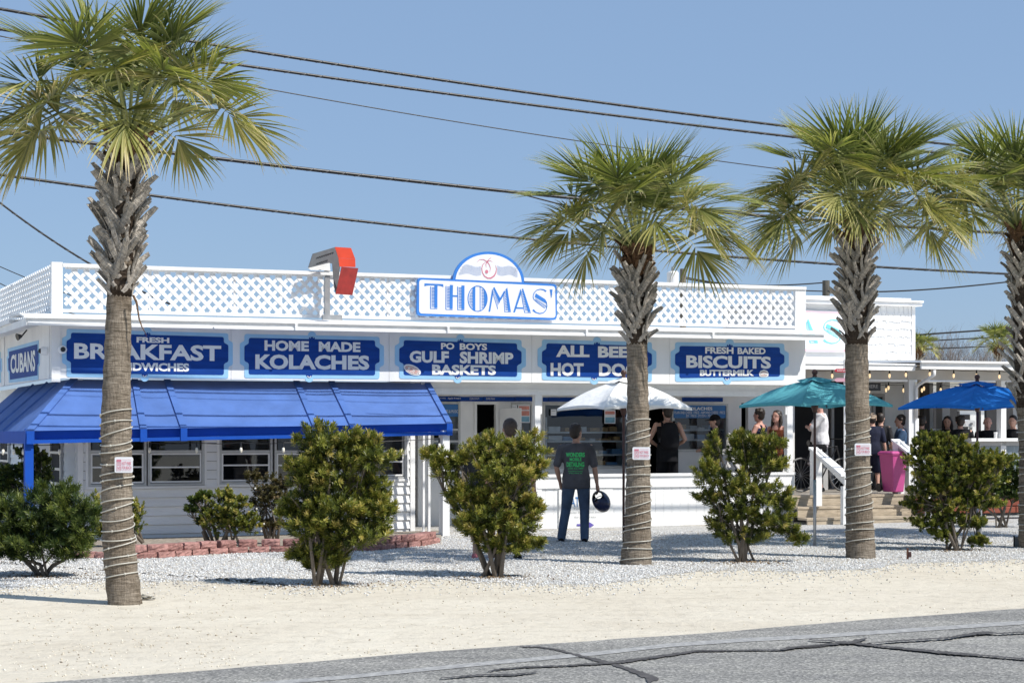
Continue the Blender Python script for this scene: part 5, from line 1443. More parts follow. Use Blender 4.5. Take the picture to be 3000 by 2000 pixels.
def block(p, tdir, L, Hh, z0, yaw, mat, flip=False):
    t_ = Vector((math.cos(yaw) * tdir.x - math.sin(yaw) * tdir.y, math.sin(yaw) * tdir.x + math.cos(yaw) * tdir.y, 0)); n_ = Vector((t_.y, -t_.x, 0))
    dep = 0.19; nx_, nz_ = 6, 4; vs = []; b = MB()
    for j in range(nz_ + 1):
        for i in range(nx_ + 1):
            a = i / nx_; h = j / nz_; e = (0.0 if (0 < i < nx_) else -0.02) + (-0.008 if j in (0, nz_) else 0)
            rgh = random.uniform(-0.008, 0.012) if not flip else 0
            q = p + t_ * (a - 0.5) * L + n_ * (e + rgh) + Vector((0, 0, z0 + h * Hh)); vs.append(q)
    nv = len(vs); tap = 0.80
    for j in (0, nz_):
        for i in (0, nx_): vs.append(p + t_ * (i / nx_ - 0.5) * L * tap - n_ * dep + Vector((0, 0, z0 + j / nz_ * Hh)))
    fs = [(j * (nx_ + 1) + i, j * (nx_ + 1) + i + 1, (j + 1) * (nx_ + 1) + i + 1, (j + 1) * (nx_ + 1) + i) for j in range(nz_) for i in range(nx_)]
    top = [nz_ * (nx_ + 1) + i for i in range(nx_ + 1)]; bot = list(range(nx_ + 1))
    fs.append(tuple(top) + (nv + 3, nv + 2)); fs.append(tuple(reversed(bot)) + (nv, nv + 1))
    fs.append((nv, nv + 2, nv + 3, nv + 1)); 
    fs.append((0, nv) [::1] + (nv + 2,) + tuple((j * (nx_ + 1)) for j in range(nz_, 0, -1)))
    fs.append((nx_, ) + tuple(j * (nx_ + 1) + nx_ for j in range(1, nz_ + 1)) + (nv + 3, nv + 1))
    b.add(vs, fs); return b.build('block', mat, br)
for row in range(2):
    s = 0.14 if row == 0 else 0.0
    while s < segl[-1] - 0.1:
        L = 0.295
        if row == 1 and s < 0.55: s += L; continue
        p, t_ = along(s + L / 2)
        gap = 0.93 + random.uniform(-0.02, 0.03)
        yaw = random.uniform(-0.05, 0.05)
        px_s = (p.x / p.y) * 5000 + 1500
        if row == 1 and 600 < px_s < 900: yaw += random.choice((-0.3, 0.15, -0.2)); gap = 0.86
        block(p - Vector((t_.y, -t_.x, 0)) * (0.012 * row + random.uniform(0, 0.015)), t_, L * gap, 0.094, row * 0.097 - 0.01, yaw, random.choice((M['brick'], M['brick2'])))
        s += L
M['soil'] = simple('dry_sandy_mulch', (0.30, 0.26, 0.21), 0.95, 0.4, 12, 0.02, 30)
b = MB(); vs = [p + Vector((0, 0.17, 0.03)) for p in Pp]; bk_ = [F(uz(x, 1500, VW + .03)[0], VW + .03, 0.12 + .05) for x, y in bpath]
for q in bk_: q.z = 0.02
for i in range(len(vs) - 1): b.quad(vs[i], vs[i + 1], bk_[i + 1], bk_[i])
tag(b.build('planting_bed', M['soil']), 'dry sandy soil of the planting bed', kind='structure')
# terracotta coloured planter blocks at the right
pl = thing('landscape_edging', 'dark red stacked edging blocks before the hedge at the right', 'edging', gnd(2930, 1492))
M['terra'] = simple('dark_red_block', (0.22, 0.055, 0.03), 0.8, 0.2, 10, 0.005, 40)
for (xa, xb, ya, yb) in ((2700, 2780, 1478, 1502), (2784, 2878, 1480, 1502), (2882, 2976, 1484, 1502), (2978, 3060, 1482, 1500), (2690, 2770, 1462, 1477), (2775, 2885, 1464, 1479), (2888, 2962, 1465, 1483), (2964, 3050, 1460, 1480)):
    v = 0.55 if ya > 1477 else 0.50
    MB().pbox(xa, ya, xb, yb, v - 0.3, v).build('block', M['terra'], pl, bevel=0.012)

# ============================================================ POSTS, STAKES, NOTICES
st = thing('ground_stake', 'short rusty stake in the gravel right of the third palm', 'stake', gnd(2660, 1637))
p = gnd(2659, 1640)
MB().box(p.x - .012, p.x + .012, p.y - .01, p.y + .01, 0, 0.16).build('rod', simple('rust', (0.12, 0.05, 0.03), 0.8, 0.3, 20), st)
MB().box(p.x + .013, p.x + .045, p.y - .02, p.y + .02, 0.04, 0.11).build('tap_head', M['pole'], st)
st = thing('marker_post', 'short grey weathered post behind the right hand bush', 'post', gnd(2872, 1580))
p = gnd(2873, 1583); MB().tube([p, p + Vector((0, 0, .45)), p + Vector((0.01, 0, .55))], [0.022, 0.022, 0.018], 8).build('post', M['metal'], st)
st = thing('ground_lamp', 'pair of small black ground lamp stakes beside the last palm', 'lamp', gnd(2980, 1603))
for dx in (-.045, .06): 
    p = gnd(2980, 1602) + Vector((dx, 0, 0)); MB().tube([p, p + Vector((0, 0, .17))], 0.012, 6).build('stake', M['black'], st)
p = gnd(2980, 1602); MB().box(p.x - .03, p.x + .045, p.y + .01, p.y + .05, 0.0, .15).build('box', M['metal'], st)
# notice leaning on the half wall
nb = thing('notice_board', 'white notice with a purple arrow fixed to the half wall behind the man', 'sign', Q(1720, 1545, VP + .02))
fn_ = lambda x, y: Q(x, y, VP + 0.022)
MB().pbox(1636, 1432, 1795, 1550, VP + .001, VP + .012).build('board', M['letter'], nb)
stroke_px([(1637, 1433), (1637, 1549)], 1.5, 0, 'edge_line', M['metal'], nb, fn_); stroke_px([(1645, 1551), (1790, 1548)], 2, 0, 'edge_line', M['metal'], nb, fn_)
text_quad('ATM', (1672, 1455, 1484, 1712, 1455, 1484), fn_, 'lettering', M['menublue'], nb, 0.0)
text_quad('For pickup', (1682, 1487, 1494, 1745, 1486, 1493), fn_, 'lettering', M['metal'], nb, 0.0)
text_quad('please form a line inside', (1664, 1497, 1505, 1768, 1495, 1503), fn_, 'lettering', M['metal'], nb, 0.0)
text_quad('the palm trees.', (1682, 1511, 1518, 1748, 1510, 1517), fn_, 'lettering', M['metal'], nb, 0.0)
M['purple'] = simple('purple_arrow', (0.13, 0.10, 0.40), 0.5, 0.05, 4)
b = MB(); b.flat([fn_(*q) for q in ((1690, 1534), (1722, 1534), (1722, 1526), (1741, 1537), (1722, 1548), (1722, 1540), (1690, 1540))]); b.build('arrow', M['purple'], nb)

# ============================================================ CABLES
M['lash'] = simple('dull_lashing_wire', (0.22, 0.22, 0.22), 0.7, 0.1, 8)
VC = 3.0
def cable(label, pts, r, v=VC, D=None, lash=True, deg=3, ext=300):
    xs = np.array([p[0] for p in pts], float); ys = np.array([p[1] for p in pts], float)
    cf = np.polyfit((xs - 1500) / 1500, ys, min(deg, len(pts) - 1))
    far = D is None and ext > 0
    x0, x1 = xs.min() - (1800 if far or xs.min() == 0 else ext), xs.max() + (1300 if far else ext)
    if D is not None and xs.min() == 0: x1 = xs.max()
    n = 150 if far else 90; P_ = []
    xa, xb = xs.min(), xs.max(); dcf = np.polyder(cf)
    for i in range(n + 1):
        x = x0 + (x1 - x0) * i / n; xc = min(max(x, xa), xb)
        y = float(np.polyval(cf, (xc - 1500) / 1500)) + float(np.polyval(dcf, (xc - 1500) / 1500)) * (x - xc) / 1500
        P_.append(Q(x, y, v) if D is None else ray(x, y, D))
    t = thing('power_cable', label, 'cable', P_[0], 'overhead cables crossing above the shop')
    MB().tube(P_, r, 8).build('sheath', M['black'], t, smooth=True)
    if lash:
        L = []; tot = sum((b_ - a).length for a, b_ in zip(P_[:-1], P_[1:])); m = int(tot / 0.055)
        for k in range(m + 1):
            s = k / m * n; i = min(int(s), n - 1); p = P_[i].lerp(P_[i + 1], s - i); d = (P_[i + 1] - P_[i]).normalized(); a = d.cross(Vector((0, 0, 1))).normalized(); c = a.cross(d)
            th_ = k * 1.25; L.append(p + (a * math.cos(th_) + c * math.sin(th_)) * (r + 0.002))
        MB().tube(L, 0.0032, 4).build('lashing_wire', M['lash'], t)
    return t
cable('topmost thick lashed cable', [(0, 27), (274, 73), (759, 154), (982, 188), (1250, 230), (1500, 264), (1883, 317), (2253, 363), (2678, 414), (3000, 445)], 0.022)
cable('second thick lashed cable from the top', [(0, 91), (230, 118), (287, 124), (759, 204), (957, 226), (1250, 268), (1500, 301), (1883, 348), (2297, 397), (3000, 475)], 0.021)
cable('thin cable below the two upper thick ones', [(160, 140), (733, 249), (1020, 306), (1500, 384), (1768, 424), (1946, 450), (2233, 488), (3000, 580)], 0.008, lash=False)
cable('fourth thick lashed cable passing behind the palm crowns', [(0, 385), (217, 415), (446, 445), (702, 473), (1020, 507), (1500, 561), (2138, 625), (2550, 658), (2941, 682)], 0.026)
cable('lowest thick lashed cable just above the roof sign', [(0, 512), (306, 552), (446, 574), (765, 615), (1020, 644), (1500, 695), (1838, 724), (2138, 753), (2457, 776), (2960, 802)], 0.020)
cable('short doubled cable splitting off behind the second palm', [(1500, 561), (1608, 590), (1750, 622), (1900, 640)], 0.012, lash=False, ext=0, v=2.9)
cable('twisted service cable dropping to the roof at the left', [(0, 593), (64, 644), (159, 708), (268, 773), (400, 848), (535, 905)], 0.017, D=29.0, ext=60)
cable('thin wire behind the left end of the lattice', [(0, 781), (70, 811), (250, 880)], 0.012, D=45, lash=False, ext=60)
cable('lower thin wire behind the left end of the lattice', [(0, 830), (20, 840), (250, 930)], 0.012, D=45, lash=False, ext=60)
M['greywire'] = simple('grey_wire', (0.10, 0.11, 0.13), 0.5, 0.1, 5)
up = thing('utility_pole', 'distant wooden utility pole behind the shingled building', 'utility pole', ray(2420, 1318, 60) )
p = ray(2420, 822, 60); MB().tube([Vector((p.x, 60, 0)), p], 0.13, 10).build('pole', simple('old_pole', (0.10, 0.095, 0.08), 0.9, 0.2, 5), up)
for z_ in (0.4, 0.9): MB().ball(p + Vector((.17, 0, -z_)), 0.07, 8, 6).build('insulator', M['metal'], up)
up2 = thing('transformer_pole', 'pale transformer drum on a pole behind the roof lattice', 'transformer', ray(1972, 1318, 55))
p = ray(1971, 795, 55); pb_ = ray(1971, 842, 55)
MB().tube([pb_, pb_.lerp(p, .9), p], [0.19, 0.19, 0.16], 16).build('drum', M['white_shade'], up2, smooth=False)
MB().tube([Vector((p.x + .35, 55.2, 0)), Vector((p.x + .35, 55.2, p.z + 0.1))], 0.10, 10).build('pole', simple('old_pole2', (0.16, 0.14, 0.11), 0.9, 0.2, 5), up2)
MB().tube([p, p + Vector((0, 0, .15))], 0.05, 8).build('bushing', M['metal'], up2)
cable('thin wire from the transformer to the distant pole', [(1997, 809), (2150, 833), (2265, 836), (2412, 828)], 0.022, D=58, lash=False, ext=0)
cable('lower thin wire from the transformer to the distant pole', [(1997, 814), (2150, 838), (2300, 849), (2412, 853)], 0.02, D=58, lash=False, ext=0)
cable('thin wire rising right from the distant pole', [(2424, 853), (2584, 855), (2700, 848), (2954, 826), (3100, 808)], 0.025, D=58, lash=False, ext=0)
cable('upper of three thin wires above the bare tree', [(2690, 981), (2718, 978), (2947, 963), (3000, 959)], 0.03, D=58, lash=False, ext=100, deg=1)
cable('middle of three thin wires above the bare tree', [(2690, 1000), (2718, 998), (2903, 988), (3000, 983)], 0.022, D=58, lash=False, ext=100, deg=1)
cable('lowest of three thin wires before the bare tree', [(2695, 1023), (2892, 1015), (3000, 1010)], 0.022, D=58, lash=False, ext=100, deg=1)
# ============================================================ PALMS
def barkmat(name, c1, c2, c3):
    m, t, b = newmat(name)
    tc = nd(t, 'ShaderNodeTexCoord'); P = tc.outputs['Object']
    mp = nd(t, 'ShaderNodeMapping'); mp.inputs['Scale'].default_value = (7, 7, 55); t.links.new(P, mp.inputs[0])
    n1 = nd(t, 'ShaderNodeTexNoise', Scale=1.0, Detail=5.0, Roughness=0.7); t.links.new(mp.outputs[0], n1.inputs['Vector'])
    mp2 = nd(t, 'ShaderNodeMapping'); mp2.inputs['Scale'].default_value = (55, 55, 9); t.links.new(P, mp2.inputs[0])
    n2 = nd(t, 'ShaderNodeTexNoise', Scale=1.0, Detail=4.0, Roughness=0.7); t.links.new(mp2.outputs[0], n2.inputs['Vector'])
    n3 = nd(t, 'ShaderNodeTexNoise', Scale=2.2, Detail=4.0); t.links.new(P, n3.inputs['Vector'])
    r1 = ramp(t, n1.outputs[0], [(0.32, c1), (0.5, c2), (0.68, c3)])
    r2 = ramp(t, n2.outputs[0], [(0.3, (0.62, 0.6, 0.58)), (0.6, (1.05, 1.05, 1.05))])
    r3 = ramp(t, n3.outputs[0], [(0.35, (0.78, 0.74, 0.70)), (0.6, (1.1, 1.1, 1.1))])
    x = nd(t, 'ShaderNodeMixRGB', blend_type='MULTIPLY'); x.inputs[0].default_value = 1; t.links.new(r1.outputs[0], x.inputs[1]); t.links.new(r2.outputs[0], x.inputs[2])
    y = nd(t, 'ShaderNodeMixRGB', blend_type='MULTIPLY'); y.inputs[0].default_value = 1; t.links.new(x.outputs[0], y.inputs[1]); t.links.new(r3.outputs[0], y.inputs[2])
    t.links.new(y.outputs[0], b.inputs['Base Color']); b.inputs['Roughness'].default_value = 0.95; b.inputs['Specular IOR Level'].default_value = 0.1
    ad = nd(t, 'ShaderNodeMath', operation='ADD'); t.links.new(n1.outputs[0], ad.inputs[0]); t.links.new(n2.outputs[0], ad.inputs[1])
    bp = nd(t, 'ShaderNodeBump', Strength=1.0, Distance=0.02); t.links.new(ad.outputs[0], bp.inputs['Height']); t.links.new(bp.outputs[0], b.inputs['Normal'])
    return m
M['bark'] = barkmat('palm_bark', (0.13, 0.108, 0.082), (0.265, 0.225, 0.178), (0.40, 0.345, 0.28))
M['boot'] = barkmat('palm_leaf_base', (0.32, 0.295, 0.265), (0.54, 0.505, 0.455), (0.72, 0.68, 0.61))
M['sheath'] = barkmat('leaf_base_gap_shade', (0.03, 0.022, 0.016), (0.075, 0.058, 0.045), (0.12, 0.095, 0.075))  # dark tone for the shaded gaps between leaf bases
M['bootbrown'] = barkmat('palm_leaf_base_brown', (0.09, 0.055, 0.035), (0.20, 0.12, 0.07), (0.34, 0.22, 0.14))
M['frond'] = leafmat('palm_frond', [(0.0, (0.06, 0.085, 0.028)), (0.35, (0.17, 0.205, 0.06)), (0.65, (0.34, 0.355, 0.11)), (0.9, (0.52, 0.49, 0.23)), (1.0, (0.56, 0.46, 0.28))], 0.38, 0.30)
M['frond_old'] = leafmat('palm_frond_old', [(0.0, (0.075, 0.095, 0.028)), (0.4, (0.20, 0.215, 0.06)), (0.75, (0.38, 0.35, 0.12)), (1.0, (0.55, 0.44, 0.26))], 0.45, 0.28)
M['petiole'] = simple('palm_petiole', (0.22, 0.24, 0.08), 0.4, 0.2, 6)

def frond(t, C, azm, el, Lp, Lb, old, nseg=44, seed=0, name='frond'):
    r = np.random.default_rng(seed)
    d = Vector((math.cos(azm) * math.cos(el), math.sin(azm) * math.cos(el), math.sin(el)))
    pts = [C.copy()]; n = 7
    g = (0.9 if el > 0.9 else 1.6) * (0.55 + 0.6 * old)
    for i in range(n):
        d = (d + Vector((0, 0, -1)) * (0.028 * g) * (i + 1) / n * 3).normalized(); pts.append(pts[-1] + d * (Lp / n))
    pet = MB().tube(pts, [0.022 - 0.0016 * i for i in range(n + 1)], 6).build(name, M['petiole'], t)
    bend = 0.04 + 0.42 * old
    d = (d - Vector((0, 0, 1)) * bend * 0.8).normalized() if el < 1.15 else d
    H = pts[-1]; s = d.cross(Vector((0, 0, 1)))
    if s.length < 0.05: s = Vector((math.cos(azm + 1.57), math.sin(azm + 1.57), 0))
    s.normalize(); nn = s.cross(d).normalized()
    tw = r.uniform(-0.6, 0.6); s, nn = s * math.cos(tw) + nn * math.sin(tw), nn * math.cos(tw) - s * math.sin(tw)
    # costa curving down through the blade
    costa = [H.copy()]; dd = d.copy()
    for i in range(5):
        dd = (dd - nn * 0.16).normalized(); costa.append(costa[-1] + dd * (Lb * 0.07))
    V = []; Fc = []; T = []
    amax = 2.25; dA = 2 * amax / nseg; K = 7
    for i in range(nseg + 1):
        a = -amax + dA * i + r.uniform(-0.02, 0.02); ca, sa = math.cos(a), math.sin(a)
        k = max(0.0, ca); o = costa[min(5, int(k * 5))]
        d0 = (dd * ca * 0.6 + d * ca * 0.4 + s * sa + nn * (0.30 * abs(sa) - 0.05) + Vector(r.uniform(-0.05, 0.05, 3))).normalized()
        L = Lb * (0.74 + 0.26 * ca) * r.uniform(0.86, 1.06)
        if r.uniform() < 0.05: L *= 0.6
        side = d0.cross(nn).normalized(); nl = side.cross(d0).normalized()
        p = o.copy(); dcur = d0.copy(); w_ = []; droopk = (0.07 + 0.27 * old) * r.uniform(0.5, 1.7)
        kink = r.uniform() < 0.10 + 0.15 * old
        tl = min(1, max(0, r.normal(0.42 + 0.25 * old, 0.17)))
        b0 = len(V)
        for j in range(K + 1):
            h = j / K; rr = L * h
            web = rr * dA * 0.58
            wm = 0.0150 * (1 - ((h - 0.48) / 0.52) ** 0.9 if h > 0.48 else 1)
            w = max(0.0009, min(web + 0.004, wm))
            fold = 0.45 * w
            V += [p + side * w - nl * 0, p - nl * fold, p - side * w]
            if j < K:
                if h > 0.38: dcur = (dcur + Vector((0, 0, -1)) * droopk * (h - 0.30) * (1.8 if kink else 1.0)).normalized()
                p = p + dcur * (L / K)
        for j in range(K):
            q = b0 + 3 * j
            Fc += [(q, q + 1, q + 4, q + 3), (q + 1, q + 2, q + 5, q + 4)]
            tt = tl + (0.35 if j == K - 1 and r.uniform() < 0.5 else 0) + (0.42 * (j - 4) / K)
            T += [min(1, tt), min(1, tt)]
    o = np_mesh('blade', [tuple(v - origin_of(pet) + origin_of(pet)) for v in V], Fc, M['frond_old' if old > 0.55 else 'frond'], T, pet)
    return pet

BOOTS = []
def boot_mesh(seed, L, brown):
    r = random.Random(seed); b = MB(); n = 5; vs = []
    for i in range(n + 1):
        h = i / n; w = 0.044 * (1 - 0.35 * h) ; y = 0.006 + 0.055 * h ** 3 + 0.006 * r.random(); z = L * h
        c = 0.016 * (1 - 0.5 * h)
        vs += [(-w, y - c * .6, z), (0, y + c, z), (w, y - c * .6, z), (w, y - c * .6 - 0.012, z), (0, y + c - 0.016, z), (-w, y - c * .6 - 0.012, z)]
    # slanted torn tip
    for q in range(6): 
        x, y, z = vs[-6 + q]; vs[-6 + q] = (x * 0.85, y + 0.005, z + (x * r.uniform(-0.5, 0.7)))
    fs = []
    for i in range(n):
        for k in range(6): fs.append((i * 6 + k, i * 6 + (k + 1) % 6, (i + 1) * 6 + (k + 1) % 6, (i + 1) * 6 + k))
    fs.append(tuple(n * 6 + k for k in range(6))); fs.append((5, 4, 3, 2, 1, 0))
    b.add(vs, fs); me = b.mesh('leaf_base', M['bootbrown' if brown else 'boot']); fix_normals(me); return me
BOOTS = [boot_mesh(s, 0.26 + 0.05 * (s % 4), False) for s in range(8)]
BOOTB = [boot_mesh(s + 50, 0.22 + 0.04 * (s % 3), True) for s in range(4)]

def palm(label, D, cen, wid, yb0, yb1, crown_h, reach, nf, seed, rope=None, fr_mul=1.0, small=False, old_bias=0.0, group='cabbage palms in a row along the gravel'):
    r = random.Random(seed)
    W_ = lambda x, y: ray(x, y, D)
    base = W_(*cen[0]); base.z = 0
    t = thing('palm_tree', label, 'palm tree', base, group)
    C = W_(*cen[-1])
    P_ = [W_(*c) for c in cen]; P_[0].z = -0.03
    # densify the trunk
    T_ = []; R_ = []
    for i in range(len(P_) - 1):
        n = max(2, int((P_[i + 1] - P_[i]).length / 0.06))
        for k in range(n):
            s = k / n; T_.append(P_[i].lerp(P_[i + 1], s)); R_.append((wid[i] + (wid[i + 1] - wid[i]) * s) / 2 / FPX * D * (1 + 0.03 * math.sin(len(T_) * 1.9) + r.uniform(-0.02, 0.02)))
    T_.append(P_[-1]); R_.append(wid[-1] / 2 / FPX * D)
    # smooth the axis
    for _ in range(6): T_ = [T_[0]] + [(T_[i - 1] + T_[i] * 2 + T_[i + 1]) / 4 for i in range(1, len(T_) - 1)] + [T_[-1]]
    MB().tube(T_, R_, 20).build('trunk', M['bark'], t, smooth=True)
    def axis(z):
        for i in range(len(T_) - 1):
            if T_[i + 1].z >= z: k = (z - T_[i].z) / max(1e-6, T_[i + 1].z - T_[i].z); return T_[i].lerp(T_[i + 1], k), R_[i] + (R_[i + 1] - R_[i]) * k
        return T_[-1], R_[-1]
    z0 = W_(0, yb0).z; z1 = W_(0, yb1).z
    z = z0; a = r.random() * 6.28; cnt = 0
    step = (z1 - z0) / (40 if small else 140)
    while z < z1 and not (small and False):
        p, rr = axis(z); lean = (0.66 if cnt % 2 else -0.66) + r.uniform(-0.12, 0.12)
        top = z > z1 - 0.28
        me = r.choice(BOOTB if top else BOOTS)
        rot = Matrix.Rotation(a - math.pi / 2, 4, 'Z') @ Matrix.Rotation(lean, 4, 'Y') @ Matrix.Rotation(-r.uniform(0.0, 0.11) - (0.24 if r.random() < 0.15 else 0), 4, 'X')
        o = bpy.data.objects.new('leaf_base', me); COL.objects.link(o); o.parent = t
        sc = r.uniform(0.8, 1.1) * (0.75 if z < z0 + .15 else 1)
        o.matrix_local = Matrix.Translation(p + Vector((math.cos(a), math.sin(a), 0)) * (rr * 0.92) - base) @ rot @ Matrix.Scale(sc, 4)
        a += 2.39996; z += step; cnt += 1
    if not small:
        sh_ = [axis(z0 + (z1 + 0.05 - z0) * k / 12) for k in range(13)]
        MB().tube([p_ for p_, q_ in sh_], [q_ * (1.0 if k_ == 0 else 1.03) for k_, (p_, q_) in enumerate(sh_)], 18).build('gap_shade_tube', M['sheath'], t, smooth=True)  # dark tube added so the gaps between leaf bases look shaded
    # fibrous heart
    MB().ball(C + Vector((0, 0, -0.02)), 0.13, 12, 8, (1, 1, 1.6)).build('crown_heart', M['bootbrown'], t, smooth=True)
    for i in range(nf):
        s = (i + 0.5) / nf
        el = math.radians(84 - 60 * s ** 0.75 + r.uniform(-7, 7)); az_ = i * 2.39996 + r.uniform(-0.25, 0.25) + seed
        old = min(1, max(0, s * 1.0 - 0.05 + r.uniform(-0.15, 0.15) + old_bias))
        Lp = reach * (0.50 + 0.13 * r.random()) * (0.62 + 0.38 * min(1, s * 3)); Lb = reach * 0.475 * r.uniform(0.88, 1.1) * fr_mul * (1.12 if s < .2 else 1)
        frond(t, C + Vector((math.cos(az_), math.sin(az_), 0)) * 0.05 + Vector((0, 0, 0.06 * (1 - s))), az_, el, Lp, Lb, old, 24 if small else 68, seed * 100 + i)
    if rope:
        ya, yb, n = rope[:3]; za_, zb_ = W_(0, yb).z, W_(0, ya).z
        rl = thing('rope_light', 'white string of lights wound in rings around the ' + rope[3], 'string lights', Vector((base.x, base.y, za_)), 'white light strings wound around the palm trunks')
        pts = []; m = n * 22; ph = r.random() * 6
        for k in range(m + 1):
            s = k / m; turn = 2 * math.pi * n * s; z = za_ + (zb_ - za_) * s + 0.016 * math.sin(turn * 0.5 + ph) + 0.022 * math.sin(turn + ph + 1.5 * math.sin(turn * .13)) + 0.010 * math.sin(turn * 0.31)
            p, rr = axis(z); q = rr * 1.02 + 0.006; pts.append(Vector((p.x + q * math.cos(turn), p.y + q * math.sin(turn), z)))
        MB().tube(pts, 0.0065, 6).build('cord', M['ropewhite'], rl, smooth=True)
        bb = MB()
        for k in range(0, m, 9): bb.ball(pts[k], 0.013, 6, 5)
        bb.build('small_bulbs', M['ropewhite'], rl)['kind'] = 'stuff'
    return t, axis

pA, axA = palm('nearest and largest palm at the left with a full yellow green crown', 16.55, [(367, 1768), (350, 1620), (343, 1500), (340, 1250), (342, 1120), (349, 880), (360, 600), (376, 412)], [100, 95, 88, 88, 80, 72, 68, 56], 870, 425, 0, 1.56, 30, 3, (1205, 1705, 18, 'nearest palm'))
pB, axB = palm('second palm from the left, in front of the white umbrella', 21.6, [(1862, 1674), (1868, 1575), (1871, 1307), (1866, 1010), (1862, 850), (1866, 735)], [96, 80, 66, 60, 52, 42], 1010, 745, 0, 1.66, 31, 14, (1228, 1655, 16, 'second palm'))
pC, axC = palm('third palm from the left, thick crowned, before the porch steps', 22.7, [(2522, 1638), (2514, 1400), (2512, 1200), (2509, 1010), (2508, 850), (2512, 672)], [88, 72, 70, 66, 60, 48], 1010, 680, 0, 1.74, 38, 21, (1228, 1600, 14, 'third palm'), old_bias=0.1)
pD, axD = palm('last palm at the right edge of the picture', 24.7, [(3028, 1604), (3025, 1320), (3010, 1100), (2998, 850), (2985, 680)], [86, 76, 70, 62, 46], 1215, 690, 0, 1.76, 34, 31, (1225, 1570, 13, 'last palm'))
palm('unseen palm added past the right edge to shade the blue umbrella', 26.4, [(3420, 1600), (3418, 1320), (3410, 1100), (3405, 850), (3400, 690)], [84, 72, 70, 74, 50], 1180, 700, 0, 1.6, 30, 37)  # out-of-view palm added so its crown shades the blue umbrella
palm('small distant palm just right of the shingled building', 58, [(2694, 1310), (2694, 1150), (2692, 1030)], [14, 13, 12], 1060, 1030, 0, 0.82, 24, 41, small=True, group='distant palms behind the porch')
palm('small distant palm beside the last trunk', 56, [(2925, 1310), (2925, 1150), (2925, 1020)], [15, 14, 13], 1060, 1025, 0, 0.95, 24, 43, small=True, group='distant palms behind the porch')

# loose cord knots, little heap of cord at the first palm, hanging dead stalk
def cordheap(label, x, y, n, r_):
    c = gnd(x, y); t = thing('cord_heap', label, 'cord', c); pts = []
    for k in range(n): pts.append(c + Vector((random.uniform(-r_, r_), random.uniform(-r_ * .5, r_ * .5), 0.012 + 0.05 * random.random() * (1 - k / n))))
    MB().tube(pts, 0.008, 5).build('cord', M['ropewhite'], t, smooth=True)
cordheap('loose white cord heaped on the sand at the nearest palm', 432, 1757, 26, 0.09)
p, rr = axA(ray(0, 880, 16.55).z)
ds = thing('dead_stalk', 'dry brown stalk hanging from the nearest palm trunk', 'stalk', ray(392, 880, 16.5))
MB().tube([ray(x, y, 16.4) for x, y in ((390, 865), (400, 885), (403, 905), (408, 935), (416, 958), (424, 972), (430, 985))], [0.012, 0.012, 0.009, 0.008, 0.006, 0.004, 0.002], 6).build('stem', M['bootbrown'], ds)

def notice(label, xa, xb, ya, yb, D, seed):
    t = thing('notice_sign', label, 'sign', ray((xa + xb) / 2, yb, D), 'small white notices tied to the palm trunks')
    f = lambda x, y, d=0: ray(x, y, D - d)
    c = [(xa, ya), (xb, ya), (xb, yb), (xa, yb)]
    b = MB(); b.slab([f(*q) for q in [(xa + 3, ya), (xb - 3, ya), (xb, ya + 3), (xb, yb - 3), (xb - 3, yb), (xa + 3, yb), (xa, yb - 3), (xa, ya + 3)]], Vector((0, 0.006, 0))); b.build('plate', M['signface'], t)
    w, h = xb - xa, yb - ya
    L = lambda a, c2: (xa + w * a, ya + h * c2)
    def bar(a0, a1, h0, h1, m): b = MB(); b.flat([f(*L(a0, h0), .003), f(*L(a1, h0), .003), f(*L(a1, h1), .003), f(*L(a0, h1), .003)]); b.build('print', m, t)
    bar(.10, .36, .16, .30, M['logopink'])
    for (a0, a1, h0, h1) in ((.10, .13, .30, .86), (.33, .36, .30, .86), (.10, .36, .84, .88), (.40, .92, .16, .19), (.40, .92, .84, .87)): bar(a0, a1, h0, h1, M['pinkline'])
    for s, q in (('DO', (.15, .34, .56, .32)), ('NO', (.15, .34, .80, .60)), ('NOT PARK', (.40, .92, .52, .28)), ('FOR BEACH', (.40, .92, .78, .58))):
        x0, y1, y0 = L(q[0], q[2])[0], L(0, q[2])[1], L(0, q[3])[1]; x1 = L(q[1], 0)[0]
        text_quad(s, (x0, y0, y1, x1, y0, y1), lambda x, y: f(x, y, .004), 'lettering', M['logopink'], t, 0.02)
notice('small white notice with pink print tied to the nearest palm', 336, 389, 1338, 1384, 16.36, 1)
notice('small white notice with pink print tied to the second palm', 1853, 1905, 1309, 1346, 21.42, 2)
notice('small white notice with pink print tied to the third palm', 2504, 2552, 1298, 1334, 22.52, 3)

# ============================================================ SHRUBS
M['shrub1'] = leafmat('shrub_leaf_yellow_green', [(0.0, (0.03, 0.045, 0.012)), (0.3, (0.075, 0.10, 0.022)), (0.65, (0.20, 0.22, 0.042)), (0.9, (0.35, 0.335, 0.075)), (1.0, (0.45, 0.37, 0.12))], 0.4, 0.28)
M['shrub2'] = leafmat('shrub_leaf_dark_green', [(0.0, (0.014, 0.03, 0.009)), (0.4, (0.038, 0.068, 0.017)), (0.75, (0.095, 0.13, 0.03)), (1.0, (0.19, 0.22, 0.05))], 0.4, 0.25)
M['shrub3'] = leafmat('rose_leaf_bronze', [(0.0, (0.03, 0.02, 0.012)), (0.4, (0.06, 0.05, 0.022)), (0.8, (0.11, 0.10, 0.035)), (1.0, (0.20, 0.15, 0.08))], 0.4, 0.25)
M['twig'] = simple('grey_twig_bark', (0.17, 0.14, 0.11), 0.9, 0.25, 8, 0.004, 60, stretch=(3, 3, 1))
M['flower'] = simple('white_petals', (0.7, 0.68, 0.62), 0.6, 0.1, 8)
